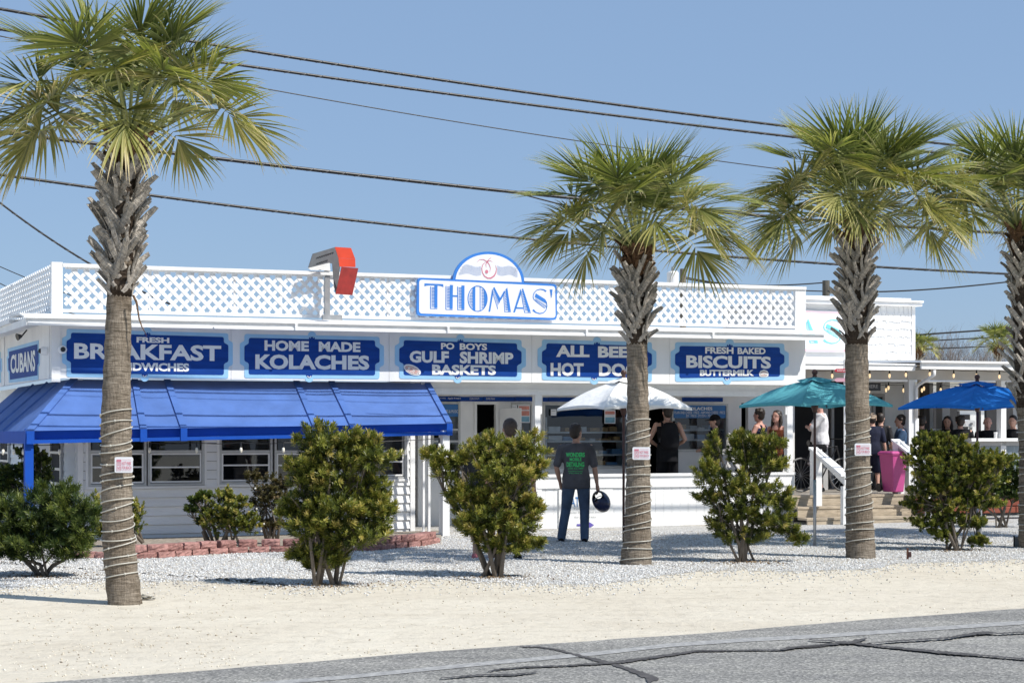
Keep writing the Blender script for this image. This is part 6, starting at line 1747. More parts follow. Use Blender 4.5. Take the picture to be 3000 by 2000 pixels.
def shrub(label, base_px, lobes, mat, seed, leaf=0.066, lw=0.0075, dens=1.0, stems=5, broad=False, cat='shrub', D=None, group=None, baseZ=0.0, cl=16, tint0=0.0, z_up=0.8):
    r = np.random.default_rng(seed)
    if D is None: base = gnd(*base_px); D = base.y
    else: base = ray(base_px[0], base_px[1], D); base.z = baseZ
    t = thing('shrub', label, cat, base, group)
    V = []; Fc = []; T = []; tips = []
    k = D / FPX
    for (cx, cy, rx, ry) in lobes:
        c = ray(cx, cy, D); rx_, ry_ = rx * k, ry * k; rd_ = (rx_ + ry_) / 2
        c.y += r.uniform(-0.35, 0.35) * rd_
        n = int(dens * 1900 * (rx_ * ry_ + rx_ * rd_ + ry_ * rd_) / 3 ** 0.5) + 12
        for i in range(n):
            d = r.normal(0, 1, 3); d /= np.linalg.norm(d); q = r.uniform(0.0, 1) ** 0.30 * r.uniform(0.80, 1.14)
            lump = 1 + 0.16 * math.sin(d[0] * 6 + seed) * math.sin(d[1] * 5 + cx) + 0.12 * math.sin(d[2] * 8 + cy)
            p = np.array([c.x + d[0] * rx_ * q * lump, c.y + d[1] * rd_ * q * lump, c.z + d[2] * ry_ * q * lump])
            if p[2] < 0.04: continue
            ax = np.array([d[0] * .7, d[1] * .7, d[2] * .45 + z_up]) + r.normal(0, .35, 3); ax /= np.linalg.norm(ax)
            tips.append((p, ax, q))
        for q_ in range(int(7 + 10 * (rx_ + ry_))):       # loose sprays that break the outline
            d = r.normal(0, 1, 3); d[2] = abs(d[2]) * .8 - .15; d /= np.linalg.norm(d); ex = r.uniform(1.12, 1.5)
            for s_ in np.arange(0.85, ex, 0.07):
                p = np.array([c.x + d[0] * rx_ * s_, c.y + d[1] * rd_ * s_, c.z + d[2] * ry_ * s_]) + r.normal(0, .012, 3)
                if p[2] > 0.04: ax = d * .6 + np.array([0, 0, .7]) + r.normal(0, .3, 3); tips.append((p, ax / np.linalg.norm(ax), 1.0))
    for p, ax, q in tips:
        s1 = np.cross(ax, [0.3, 0.5, 0.8]); s1 /= np.linalg.norm(s1); s2 = np.cross(ax, s1)
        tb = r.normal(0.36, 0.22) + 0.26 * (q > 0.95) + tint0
        lsc = r.uniform(0.65, 1.25)
        for j in range(cl):
            a = j * 2.4 + r.uniform(-.3, .3); h = j / cl
            out = s1 * math.cos(a) + s2 * math.sin(a)
            ld = out * (0.95 - 0.55 * h) + ax * (0.35 + 0.8 * h); ld /= np.linalg.norm(ld)
            o = p - ax * 0.03 + ax * 0.05 * h
            L = leaf * lsc * r.uniform(.7, 1.15); w = lw * r.uniform(.8, 1.2)
            sd_ = np.cross(ld, ax); sn = np.linalg.norm(sd_); sd_ = sd_ / sn if sn > 1e-3 else s1
            b0 = len(V); mid = o + ld * L * .55; tip = o + ld * L - np.array([0, 0, 0.006])
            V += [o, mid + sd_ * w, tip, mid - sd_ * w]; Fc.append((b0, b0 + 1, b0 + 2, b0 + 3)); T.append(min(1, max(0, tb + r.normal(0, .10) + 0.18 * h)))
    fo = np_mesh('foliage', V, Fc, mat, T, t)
    # stems from the ground up into the lobes
    rr = random.Random(seed)
    b = MB(); order = sorted(lobes, key=lambda l: -l[2] * l[3])
    tops = []
    for i in range(stems):
        l = lobes[i % len(lobes)]
        e = ray(l[0] + rr.uniform(-.4, .4) * l[2], l[1] + rr.uniform(-.1, .4) * l[3], D)
        a = base + Vector((rr.uniform(-.14, .14), rr.uniform(-.10, .10), -0.02))
        m1 = a.lerp(e, .33) + Vector((rr.uniform(-.05, .05), rr.uniform(-.05, .05), 0.05)); m2 = a.lerp(e, .7) + Vector((rr.uniform(-.06, .06), rr.uniform(-.06, .06), 0))
        w = rr.uniform(.012, .026)
        b = MB(); b.tube([a, m1, m2, e], [w * 1.2, w, w * .7, w * .25], 7); b.build('stem', M['twig'], t, smooth=True); tops.append((m2, e))
    b = MB()
    for l in lobes:
        for q in range(7):
            s = min(tops, key=lambda u: (u[1] - ray(l[0], l[1], D)).length)[0]
            e = ray(l[0] + rr.uniform(-.95, .95) * l[2], l[1] + rr.uniform(-.9, .9) * l[3], D) + Vector((0, rr.uniform(-.6, .6) * l[2] * k, 0))
            m_ = s.lerp(e, .5) + Vector((rr.uniform(-.06, .06), rr.uniform(-.06, .06), rr.uniform(-.03, .06)))
            b.tube([s, m_, e], [.008, .006, .002], 5)
    b.build('twigs', M['twig'], t)
    return t
G1 = 'shrubs planted between the palms'
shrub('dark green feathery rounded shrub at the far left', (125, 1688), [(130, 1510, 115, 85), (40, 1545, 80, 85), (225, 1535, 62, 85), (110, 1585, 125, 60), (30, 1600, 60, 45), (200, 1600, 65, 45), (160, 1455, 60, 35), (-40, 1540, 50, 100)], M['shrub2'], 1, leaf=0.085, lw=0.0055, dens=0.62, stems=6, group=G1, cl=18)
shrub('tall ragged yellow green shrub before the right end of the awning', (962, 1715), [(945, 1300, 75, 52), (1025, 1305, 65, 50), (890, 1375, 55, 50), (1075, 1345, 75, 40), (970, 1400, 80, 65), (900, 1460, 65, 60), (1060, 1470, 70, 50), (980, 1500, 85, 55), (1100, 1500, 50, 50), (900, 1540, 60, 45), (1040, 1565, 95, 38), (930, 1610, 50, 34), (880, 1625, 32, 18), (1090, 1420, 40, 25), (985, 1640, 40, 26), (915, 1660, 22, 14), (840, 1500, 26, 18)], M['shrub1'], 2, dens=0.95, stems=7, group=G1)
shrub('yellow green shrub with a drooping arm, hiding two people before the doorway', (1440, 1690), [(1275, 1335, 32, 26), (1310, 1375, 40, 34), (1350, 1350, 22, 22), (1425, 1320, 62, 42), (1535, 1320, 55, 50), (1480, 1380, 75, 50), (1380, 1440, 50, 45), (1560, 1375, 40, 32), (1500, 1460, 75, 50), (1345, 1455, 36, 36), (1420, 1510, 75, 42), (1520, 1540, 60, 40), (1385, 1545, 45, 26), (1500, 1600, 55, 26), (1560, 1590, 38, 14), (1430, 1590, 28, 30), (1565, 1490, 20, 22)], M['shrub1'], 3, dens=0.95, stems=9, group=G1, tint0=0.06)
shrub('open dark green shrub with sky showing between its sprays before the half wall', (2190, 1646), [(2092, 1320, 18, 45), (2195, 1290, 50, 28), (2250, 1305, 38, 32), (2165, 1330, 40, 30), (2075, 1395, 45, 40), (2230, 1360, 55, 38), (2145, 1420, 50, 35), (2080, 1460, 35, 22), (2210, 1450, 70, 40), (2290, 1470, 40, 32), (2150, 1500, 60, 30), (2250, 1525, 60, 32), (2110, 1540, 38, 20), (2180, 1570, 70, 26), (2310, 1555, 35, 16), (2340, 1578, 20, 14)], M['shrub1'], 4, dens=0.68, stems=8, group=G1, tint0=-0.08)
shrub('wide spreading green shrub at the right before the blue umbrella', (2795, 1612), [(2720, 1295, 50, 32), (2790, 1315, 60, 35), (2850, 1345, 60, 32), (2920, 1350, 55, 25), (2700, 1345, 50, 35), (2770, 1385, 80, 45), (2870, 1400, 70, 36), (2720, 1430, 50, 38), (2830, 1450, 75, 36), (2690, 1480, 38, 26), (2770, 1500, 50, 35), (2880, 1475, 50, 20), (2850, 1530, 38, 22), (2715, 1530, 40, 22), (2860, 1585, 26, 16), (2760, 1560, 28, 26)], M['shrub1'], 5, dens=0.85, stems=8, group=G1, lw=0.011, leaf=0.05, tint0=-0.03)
shrub('small round shrub peeping out right of the nearest palm trunk', (400, 1590), [(400, 1520, 26, 48), (375, 1500, 25, 50), (290, 1510, 40, 55), (300, 1560, 35, 28)], M['shrub1'], 6, D=24.6, baseZ=0.1, dens=0.5, stems=4, lw=0.014, leaf=0.04, cl=11, group='shrubs in the planting bed')
shrub('round glossy yellow green shrub in the bed under the middle windows', (675, 1575), [(665, 1480, 55, 42), (690, 1510, 60, 42), (640, 1530, 50, 30), (715, 1535, 40, 28), (660, 1455, 20, 22)], M['shrub1'], 7, D=24.9, baseZ=0.1, dens=0.5, stems=5, lw=0.015, leaf=0.042, cl=11, group='shrubs in the planting bed')
ro = shrub('leggy bronze rose bush beside the round shrub under the windows', (800, 1578), [(775, 1430, 42, 35), (810, 1455, 40, 42), (765, 1475, 25, 40), (735, 1400, 16, 20), (790, 1535, 28, 18), (825, 1420, 22, 22)], M['shrub3'], 8, D=25.3, baseZ=0.1, dens=0.32, stems=8, lw=0.016, leaf=0.045, cl=8, group='shrubs in the planting bed')
b = MB()
for k in range(6):
    p = ray(random.choice((745, 780, 800, 790, 760)) + random.uniform(-14, 14), random.choice((1500, 1530, 1545, 1435)) + random.uniform(-12, 12), 25.0); b.ball(p, 0.016, 6, 5)
b.build('blossoms', M['flower'], ro)
shrub('thin dark sprigs reaching left from the round shrub', (630, 1580), [(575, 1465, 16, 9), (558, 1492, 14, 12), (600, 1452, 12, 10), (590, 1528, 12, 10), (612, 1500, 14, 10)], M['shrub2'], 9, D=25.0, baseZ=0.1, dens=0.35, stems=5, lw=0.018, leaf=0.06, cl=8, group='shrubs in the planting bed')
shrub('dark leggy vine shrub in the shade under the side awning', (80, 1560), [(110, 1345, 24, 30), (90, 1380, 45, 40), (40, 1390, 40, 28), (115, 1410, 25, 30), (15, 1420, 30, 35), (-20, 1460, 40, 60), (70, 1440, 60, 30), (62, 1325, 12, 14)], M['shrub2'], 10, D=26.2, baseZ=0.1, dens=0.5, stems=6, lw=0.018, leaf=0.055, cl=9, group='shrubs in the planting bed')
shrub('dark shaded hedge behind the right hand shrub', (2930, 1485), [(2900, 1400, 45, 45), (2960, 1390, 40, 50), (2900, 1445, 60, 30), (2970, 1440, 40, 30), (2840, 1440, 50, 36), (3020, 1400, 50, 60)], M['shrub2'], 11, D=30.2, baseZ=0.0, dens=0.45, stems=5, lw=0.02, leaf=0.06, cl=9, cat='hedge')
# leaf litter under the shrubs
M['litter'] = stonemat('dry_leaf_litter', [(0, (0.07, 0.04, 0.02)), (0.6, (0.22, 0.14, 0.07)), (1, (0.40, 0.30, 0.18))])
pp = []
for (x, y) in ((125, 1690), (962, 1715), (1440, 1692), (2190, 1648), (2795, 1612)):
    c = gnd(x, y)
    for k in range(220): a = random.uniform(0, 6.28); q = abs(random.gauss(0, .33)); pp.append((c.x + q * math.cos(a) * 1.3, c.y + q * math.sin(a), 0.012))
scatter('leaf_litter', np.array(pp), 0.016, M['litter'], 'dry brown leaf litter under the shrubs', 'litter')

# bare trees beyond the porch
def bare_tree(label, x, D, h, spread, seed):
    r = random.Random(seed); base = ray(x, 1300, D); base.z = 0
    t = thing('bare_tree', label, 'tree', base, 'bare winter trees beyond the porch')
    tr = MB(); tw = MB(); 
    def rec(p, d, L, w, lv):
        q = p + d * L * .5 + Vector((r.uniform(-.06, .06), r.uniform(-.06, .06), 0)) * L; e = p + d * L
        (tr if lv < 2 else tw).tube([p, q, e], [w, w * .8, w * .55], 6 if lv < 2 else 3, caps=False)
        if lv >= 6: return
        for k in range(3 if lv < 5 else 2):
            nd_ = (d + Vector((r.uniform(-.75, .75), r.uniform(-.75, .75), r.uniform(-.35, .55))) * spread).normalized()
            rec(e if k else q.lerp(e, .6), nd_, L * r.uniform(.62, .85), w * .55, lv + 1)
    for k in range(4): rec(base + Vector((r.uniform(-.3, .3), 0, 0)), Vector((r.uniform(-.5, .5), r.uniform(-.3, .3), 1)).normalized(), h * .27, 0.09, 0)
    tr.build('trunk', M['twig'], t); tw.build('crown', simple('bare_twig_' + str(seed), (0.24, 0.20, 0.17), 0.9, 0.2, 2), t)
for i, (x, h) in enumerate(((2730, 6.3), (2790, 7.1), (2850, 6.5), (2910, 5.9))):
    bare_tree(['bare grey tree nearest the shingled building', 'tallest bare grey tree beyond the porch roof', 'bare grey tree third from the left', 'low bare grey tree beside the distant palm'][i], x, 66 + 2 * i, h, 1.0, 60 + i)
# ============================================================ PEOPLE
def skinmat(name, c):
    m = simple(name, c, 0.5, 0.08, 12); b = m.node_tree.nodes['Principled BSDF']
    b.inputs['Subsurface Weight'].default_value = 0.08; b.inputs['Subsurface Radius'].default_value = (0.02, 0.008, 0.004)
    return m
SK = [skinmat('skin_light', (0.52, 0.30, 0.22)), skinmat('skin_tan', (0.40, 0.22, 0.15)), skinmat('skin_pink', (0.55, 0.30, 0.24))]
def cl_(name, c, bump=0.02): return simple(name, c, 0.85, 0.25, 5, bump, 7, spec=0.15)
CM = dict(grey=cl_('grey_cotton', (0.085, 0.082, 0.088)), jeans=cl_('blue_denim', (0.07, 0.105, 0.165)), black=cl_('black_cloth', (0.012, 0.012, 0.014)), navy=cl_('navy_cloth', (0.02, 0.025, 0.07)),
          white=cl_('white_cotton', (0.72, 0.71, 0.72)), brown=cl_('rust_brown_knit', (0.13, 0.04, 0.02)), shorts=cl_('pale_lilac_shorts', (0.55, 0.52, 0.55)), dnavy=cl_('dark_navy_shirt', (0.022, 0.025, 0.045)),
          blue=cl_('slate_blue_shirt', (0.05, 0.09, 0.16)), tan=cl_('tan_cloth', (0.35, 0.27, 0.2)), dark=cl_('dark_grey_cloth', (0.03, 0.03, 0.032)), pinkc=cl_('pink_cloth', (0.5, 0.18, 0.2)))
HM = dict(dark=simple('dark_brown_hair', (0.022, 0.014, 0.010), 0.5, 0.3, 30, 0.004, 90), brown=simple('brown_hair', (0.05, 0.03, 0.02), 0.5, 0.3, 30, 0.004, 90), grey=simple('white_hair', (0.55, 0.52, 0.48), 0.6, 0.2, 30, 0.004, 90))
M['eye'] = simple('eye', (0.03, 0.02, 0.02), 0.2, 0.1, 5); M['lip'] = simple('lips', (0.35, 0.13, 0.11), 0.5, 0.1, 5)

def remesh(b, vox, smooth_it=4):
    me = b.mesh('r', M['white']); fix_normals(me)
    o = bpy.data.objects.new('r', me); COL.objects.link(o)
    md = o.modifiers.new('r', 'REMESH'); md.mode = 'VOXEL'; md.voxel_size = vox
    s = o.modifiers.new('s', 'SMOOTH'); s.iterations = smooth_it; s.factor = 0.5
    dg = bpy.context.evaluated_depsgraph_get(); dg.update()
    r = bpy.data.meshes.new_from_object(o.evaluated_get(dg))
    V = [tuple(v.co) for v in r.vertices]; Fs = [tuple(p.vertices) for p in r.polygons]
    bpy.data.objects.remove(o); bpy.data.meshes.remove(me); bpy.data.meshes.remove(r)
    return V, Fs

def loft(b, rings, n=16):
    """rings: (centre Vector, half width, half depth)"""
    vs = []
    for c, rx, ry in rings:
        for k in range(n):
            th = 2 * math.pi * k / n; vs.append(c + Vector((rx * math.cos(th), ry * math.sin(th), 0)))
    m = len(rings); fs = [(i * n + k, i * n + (k + 1) % n, (i + 1) * n + (k + 1) % n, (i + 1) * n + k) for i in range(m - 1) for k in range(n)]
    fs.append(tuple(range(n - 1, -1, -1))); fs.append(tuple((m - 1) * n + k for k in range(n)))
    b.add(vs, fs)

def capsule(b, pts, rs, n=10):
    b.tube(pts, rs, n)
    b.ball(pts[0], rs[0], 10, 7); b.ball(pts[-1], rs[-1], 10, 7)

def ik(a, t, l1, l2, pole):
    d = t - a; L = min(d.length, (l1 + l2) * 0.999); dn = d.normalized()
    x = (l1 * l1 - l2 * l2 + L * L) / (2 * L); h = math.sqrt(max(0, l1 * l1 - x * x))
    p = pole - dn * pole.dot(dn); p = p.normalized() if p.length > 1e-5 else Vector((0, 1, 0))
    return a + dn * x + p * h, a + dn * L

def person(label, pos, facing, h=1.75, width=1.0, skin=0, shirt=None, sleeve=0.5, pants=None, leg=1.0, hair='dark', hairstyle='short', cap=None,
           rh=None, lh=None, rf=(0.11, 0, 0.0), lf=(-0.11, 0, 0.0), headyaw=0.0, headpitch=0.0, sit=None, shoes='black', pitch=0.0, hem=0.47, fingers=False, strap=False, group=None, belly=0.0, glasses=False, relbow=None, lelbow=None):
    """local frame: the person looks along +y, their right is +x"""
    t = thing('person', label, 'person', pos, group)
    fd = Vector((facing[0], facing[1], 0)).normalized(); rt = Vector((fd.y, -fd.x, 0))
    def Wd(p): return Vector(pos) + rt * p[0] + fd * p[1] + Vector((0, 0, p[2]))
    dz = 0.0 if sit is None else sit - 0.50 * h
    hz = lambda k: k * h + dz
    lean = lambda z: Vector((0, math.tan(pitch) * max(0, z - hz(.52)), 0))
    V3 = lambda x, y, z: Vector((x, y, z)) + lean(z)
    w = width * h
    def torso(b, e=0.0, lo=.47, hi=.835, arms=True):
        R = [(.475, .088, .062), (.53, .095, .068), (.58, .088, .062), (.63, .083, .06), (.69, .092, .065), (.745, .103, .068), (.79, .108, .06), (.82, .088, .048), (.84, .048, .04)]
        rs = []
        for z, rx, ry in R:
            if lo <= z <= hi + .01: rs.append((V3(0, (belly * .6 * h if .5 < z < .7 else 0), hz(z)), rx * w + e + (.012 if e and z < .6 else 0), ry * w + e + (.012 if e and z < .6 else 0) + (belly * h if .5 < z < .7 else 0)))
        loft(b, rs)
    sh = [V3(-.108 * w, -.004 * h, hz(.802)), V3(.108 * w, -.004 * h, hz(.802))]
    hd = []
    for s, tg in ((-1, lh), (1, rh)):
        tg = Vector(tg) if tg is not None else Vector((s * .165 * w, .01, .47)) 
        tg = Vector((tg.x * 1.0, tg.y, tg.z * h + dz if tg.z < 1.2 else tg.z)); hd.append(tg + lean(tg.z) * (1 if tg.z > hz(.52) else 0))
    el = []
    for i, s in enumerate((-1, 1)):
        pole = Vector((s * .5, -.6, -.3)); ov = (lelbow, relbow)[i]
        if ov: pole = Vector(ov)
        e, e2 = ik(sh[i], hd[i], .172 * h, .150 * h, pole); el.append(e); hd[i] = e2
    hips = [V3(-.052 * w, 0, hz(.50)), V3(.052 * w, 0, hz(.50))]
    ft = [Vector((lf[0], lf[1], .048 * h + (lf[2] if len(lf) > 2 else 0))), Vector((rf[0], rf[1], .048 * h + (rf[2] if len(rf) > 2 else 0)))]
    kn = []
    for i in range(2):
        k, f_ = ik(hips[i], ft[i], .245 * h, .235 * h, Vector((0.02, 1, 0.1))); kn.append(k); ft[i] = f_
    hc = V3(0, .012 * h, hz(.93)); nb = V3(0, -.004, hz(.835)); 
    hy = Matrix.Rotation(headyaw, 3, 'Z') @ Matrix.Rotation(-headpitch, 3, 'X')
    Hd = lambda x, y, z: hc + hy @ (Vector((x, y, z)) * h * 1.07)
    # ---- body
    b = MB()
    torso(b)
    capsule(b, [nb - Vector((0, 0, .02 * h)), hc - Vector((0, .006 * h, .04 * h))], [.034 * h, .031 * h])
    for i in range(2):
        capsule(b, [sh[i], sh[i].lerp(el[i], .5), el[i], el[i].lerp(hd[i], .35), hd[i]], [.031 * h, .028 * h, .0225 * h, .0235 * h, .0145 * h])
        capsule(b, [hips[i], hips[i].lerp(kn[i], .45), kn[i], kn[i].lerp(ft[i], .3), kn[i].lerp(ft[i], .7), ft[i]], [.052 * h, .045 * h, .031 * h, .033 * h, .023 * h, .020 * h])
        capsule(b, [ft[i] - Vector((0, .01 * h, .028 * h)), ft[i] + Vector((0, .075 * h, -.034 * h))], [.020 * h, .016 * h])
    # head: skull, jaw, nose, ears
    def ball(x, y, z, r, sc=(1, 1, 1)):
        c = Hd(x, y, z); n0 = len(b.v); b.ball((0, 0, 0), 1, 14, 10)
        for q in range(n0, len(b.v)):
            v = Vector(b.v[q]); v = hy @ Vector((v.x * r * sc[0] * h * 1.08, v.y * r * sc[1] * h * 1.08, v.z * r * sc[2] * h * 1.08)); b.v[q] = tuple(v + c)
    ball(0, -.004, .012, .055, (.82, 1.0, 1.0)); ball(0, .010, -.022, .042, (.85, .95, 1.05)); ball(0, .052, -.006, .011, (.7, 1.1, 1.3)); ball(0, .034, -.050, .018, (.9, .8, .7))
    for s in (-1, 1): ball(s * .047, -.006, -.004, .013, (.45, .8, 1.2))
    # palm of the hand
    for i in range(2):
        fa = (hd[i] - el[i]).normalized(); capsule(b, [hd[i], hd[i] + fa * .045 * h], [.0155 * h, .018 * h])
    V, Fs = remesh(b, 0.011, 3)
    b = MB(); b.add([Wd(p) for p in V], Fs)
    if fingers:
        for i, s in enumerate((-1, 1)):
            fa = (hd[i] - el[i]).normalized(); ac = Vector((0, 1, 0)) - fa * fa.y; ac.normalize(); cr = fa.cross(ac)
            for k in range(4):
                o = hd[i] + fa * .045 * h + ac * (k - 1.5) * .0105 * h; L = (.038, .045, .042, .032)[k] * h; curl = cr * (-s) * .5
                p1 = o + (fa + curl * .3).normalized() * L * .5; p2 = p1 + (fa + curl * 1.6).normalized() * L * .35; p3 = p2 + (fa * .3 + curl * 2).normalized() * L * .3
                b.tube([Wd(q) for q in (o - fa * .01, p1, p2, p3)], [.0068 * h * .8, .0058 * h * .85, .005 * h * .85, .004 * h * .8], 7)
            o = hd[i] + fa * .015 * h + ac * .016 * h; b.tube([Wd(q) for q in (o, o + (fa * .7 + ac * .8).normalized() * .022 * h, o + (fa * 1.2 + ac * .5).normalized() * .045 * h)], [.007 * h, .0062 * h, .004 * h], 7)
    body = b.build('body', SK[skin], t, smooth=True)
    # eyes, mouth
    b = MB()
    for s in (-1, 1): b.ball(Wd(Hd(s * .018, .0475, .006)), .0062 * h * .8, 8, 6, (1, 1, .7))
    b.build('eyes', M['eye'], t); MB().tube([Wd(Hd(x, .047 - abs(x) * .3, -.034)) for x in (-.014, 0, .014)], .003 * h * .8, 6).build('mouth', M['lip'], t)
    # ---- clothes
    def cloth(name, mat, b, vox=0.012):
        V, Fs = remesh(b, vox, 3); bb = MB(); bb.add([Wd(p) for p in V], Fs); return bb.build(name, mat, t, smooth=True)
    res = {}
    if shirt:
        b = MB(); torso(b, .016, hem, .835 if sleeve is not None and sleeve >= 0 else .79)
        if strap:
            pass
        if sleeve is not None and sleeve > 0:
            for i in range(2):
                m_ = sh[i].lerp(el[i], min(1, sleeve * 2)); 
                if sleeve <= .5: capsule(b, [sh[i] - Vector(((-1, 1)[i] * .02 * h, 0, 0)), sh[i], sh[i].lerp(m_, .5), m_], [.037 * h, .040 * h, .038 * h, .036 * h])
                else: capsule(b, [sh[i], el[i], el[i].lerp(hd[i], sleeve)], [.042 * h, .033 * h, .026 * h])
        loft(b, [(V3(0, 0, hz(hem)), .096 * w + .026, .070 * w + .026), (V3(0, 0, hz(.55)), .094 * w + .024, .066 * w + .024)])
        res['shirt'] = cloth('shirt', CM[shirt], b)
        if sleeve is not None and sleeve < 0:    # tank top straps
            b = MB()
            for s in (-1, 1): b.tube([Wd(V3(s * .055 * w, .055 * w, hz(.775))), Wd(V3(s * .056 * w, .03 * w, hz(.83))), Wd(V3(s * .056 * w, -.045 * w, hz(.815))), Wd(V3(s * .05 * w, -.07 * w, hz(.77)))], .010 * h, 6)
            b.build('straps', CM[shirt], t)
    if pants:
        b = MB(); loft(b, [(V3(0, 0, hz(.455)), .085 * w, .06 * w), (V3(0, 0, hz(.48)), .096 * w + .008, .07 * w + .008), (V3(0, 0, hz(.53)), .100 * w + .006, .073 * w + .006), (V3(0, 0, hz(.575)), .092 * w + .006, .067 * w + .006)])
        for i in range(2):
            if leg >= .99: capsule(b, [hips[i], hips[i].lerp(kn[i], .5), kn[i], kn[i].lerp(ft[i], .5), ft[i] - Vector((0, 0, .012 * h))], [.060 * h, .054 * h, .043 * h, .040 * h, .038 * h])
            else:
                e_ = hips[i].lerp(kn[i], leg * 2) if leg <= .5 else kn[i].lerp(ft[i], (leg - .5) * 2)
                b.tube([hips[i], hips[i].lerp(e_, .5), e_], [.060 * h, .060 * h, .060 * h], 12)
        cloth('trousers' if leg > .8 else 'shorts', CM[pants], b)
    for i in range(2):
        b = MB(); capsule(b, [ft[i] - Vector((0, .016 * h, .030 * h)), ft[i] + Vector(((-1, 1)[i] * .004, .035 * h, -.030 * h)), ft[i] + Vector(((-1, 1)[i] * .006, .082 * h, -.036 * h))], [.024 * h, .027 * h, .020 * h])
        b.box(ft[i].x - .026 * h, ft[i].x + .026 * h, ft[i].y - .04 * h, ft[i].y + .095 * h, ft[i].z - .0475 * h, ft[i].z - .040 * h)
        cloth('shoe', CM[shoes], b, .010)
    # ---- hair / cap
    b = MB(); r_ = random.Random(int(h * 1000) + len(label))
    def hball(x, y, z, r, sc): 
        c = Hd(x, y, z); n0 = len(b.v); b.ball((0, 0, 0), 1, 14, 10)
        for q in range(n0, len(b.v)):
            v = Vector(b.v[q]); v = hy @ Vector((v.x * r * sc[0] * h * 1.08, v.y * r * sc[1] * h * 1.08, v.z * r * sc[2] * h * 1.08)); b.v[q] = tuple(v + c)
    if hairstyle == 'bald': hball(0, -.022, .004, .050, (.86, .8, .8))
    else:
        hball(0, -.012, .022, .058, (.86, .98, .95)); hball(0, -.024, -.004, .052, (.86, .72, .95))
        for k in range(10): a = r_.random() * 6.28; hball(math.cos(a) * .03, -.012 + math.sin(a) * .03, .052 + r_.uniform(-.01, .006), .016, (1, 1, .8))
        if hairstyle == 'messy':
            for k in range(14): a = r_.random() * 6.28; hball(math.cos(a) * .043, -.014 + math.sin(a) * .036, .036 + r_.uniform(-.02, .02), .018, (1, 1, 1))
        if hairstyle == 'long':
            capsule_pts = [Hd(0, -.03, .01), Hd(0, -.05, -.05), Hd(0, -.05, -.12)]; capsule(b, capsule_pts, [.048 * h, .045 * h, .03 * h])
            for s in (-1, 1): capsule(b, [Hd(s * .042, -.006, .01), Hd(s * .05, -.012, -.05), Hd(s * .046, .0, -.11)], [.020 * h, .022 * h, .014 * h])
    if cap is None or hairstyle in ('long', 'short'):
        V, Fs = remesh(b, .009, 2); bb = MB(); bb.add([Wd(p) for p in V], Fs); bb.build('hair', HM[hair], t, smooth=True)
    if cap:
        b = MB(); n0 = 0; hball(0, -.008, .026, .061, (.86, 1.0, .85)); cd = cap[1]
        yb = Matrix.Rotation(cd, 3, 'Z')
        p0, p1, p2 = [hc + hy @ (yb @ Vector(v) * h) for v in ((0, .04, .022), (0, .075, .016), (0, .105, .008))]
        b.tube([p0, p1, p2], [.010 * h, .008 * h, .005 * h], 10, sx=4.2)
        V, Fs = remesh(b, .009, 2); bb = MB(); bb.add([Wd(p) for p in V], Fs); bb.build('cap', CM[cap[0]], t, smooth=True)
    if glasses:
        b = MB()
        for s in (-1, 1):
            pts = [Hd(s * .020 + .013 * math.cos(a), .053, .005 + .011 * math.sin(a)) for a in [math.pi * 2 * k / 12 for k in range(13)]]; b.tube([Wd(p) for p in pts], .0018 * h, 5)
            b.tube([Wd(Hd(s * .033, .053, .008)), Wd(Hd(s * .046, .0, .006))], .0015 * h, 5)
        b.tube([Wd(Hd(-.007, .054, .006)), Wd(Hd(.007, .054, .006))], .0018 * h, 5); b.build('glasses', M['black'], t)
    return t, Wd, dict(sh=sh, el=el, hd=hd, hips=hips, hc=hc, res=res, V3=V3, hz=hz, Hd=Hd, w=w)

def at_px(x, y, v=None, D=None, z=0.0):
    """ground position under pixel column x"""
    if D is None:
        u, _ = uz(x, 1300, v); p = F(u, v, 0); return Vector((p.x, p.y, z))
    p = ray(x, y, D); return Vector((p.x, p.y, z))

away = lambda a=0.0: (math.sin(a), math.cos(a))
# the man with the helmet
pm = gnd(1688, 1586); pm.z = 0
tm, Wm, Im = person('man in grey T-shirt with green lettering and jeans, seen from behind, holding a helmet', pm, away(0.10), 1.80, 1.13, 1, 'grey', 0.42, 'jeans', 1.0, 'dark', 'short',
       rh=(.33, .03, .455), lh=(-.25, .06, .50), rf=(.13, .0), lf=(-.23, .05), headyaw=-0.55, fingers=True, hem=.455, relbow=(.5, -.5, 0), lelbow=(-.6, -.6, 0))
# lettering on his back, laid onto the cloth
so = Im['res']['shirt']; tr_ = BVHTree.FromPolygons([v.co + origin_of(so) for v in so.data.vertices], [tuple(p.vertices) for p in so.data.polygons])
M['green'] = simple('green_shirt_print', (0.06, 0.62, 0.16), 0.7, 0.15, 20)
def on_back(s, x0, x1, z0, z1, bold, arc=0.0):
    vs, fs = text_polys(s, bold); out = []
    fdv = Vector((away(0.10)[0], away(0.10)[1], 0))
    for (a, hh) in vs:
        x = x0 + (x1 - x0) * a; z = z0 + (z1 - z0) * hh + arc * math.sin(math.pi * a)
        o = Wm((x, -0.6, z)); hit = tr_.ray_cast(o, fdv)
        out.append((hit[0] - fdv * 0.004) if hit[0] is not None else Wm((x, -.14, z)))
    b = MB(); b.add(out, fs); b.build('shirt_lettering', M['green'], tm)
on_back('WONDERS', -.15, .14, 1.30, 1.37, .04); on_back('MOBILE', -.09, .09, 1.24, 1.29, .03); on_back('DETAILING', -.14, .13, 1.15, 1.225, .04)
on_back('(228) 222-2800', -.12, .115, 1.11, 1.14, .01); on_back('WONDERSDETAILING', -.115, .11, 1.075, 1.093, 0); on_back('MOBILE', -.10, .10, 1.048, 1.062, 0)
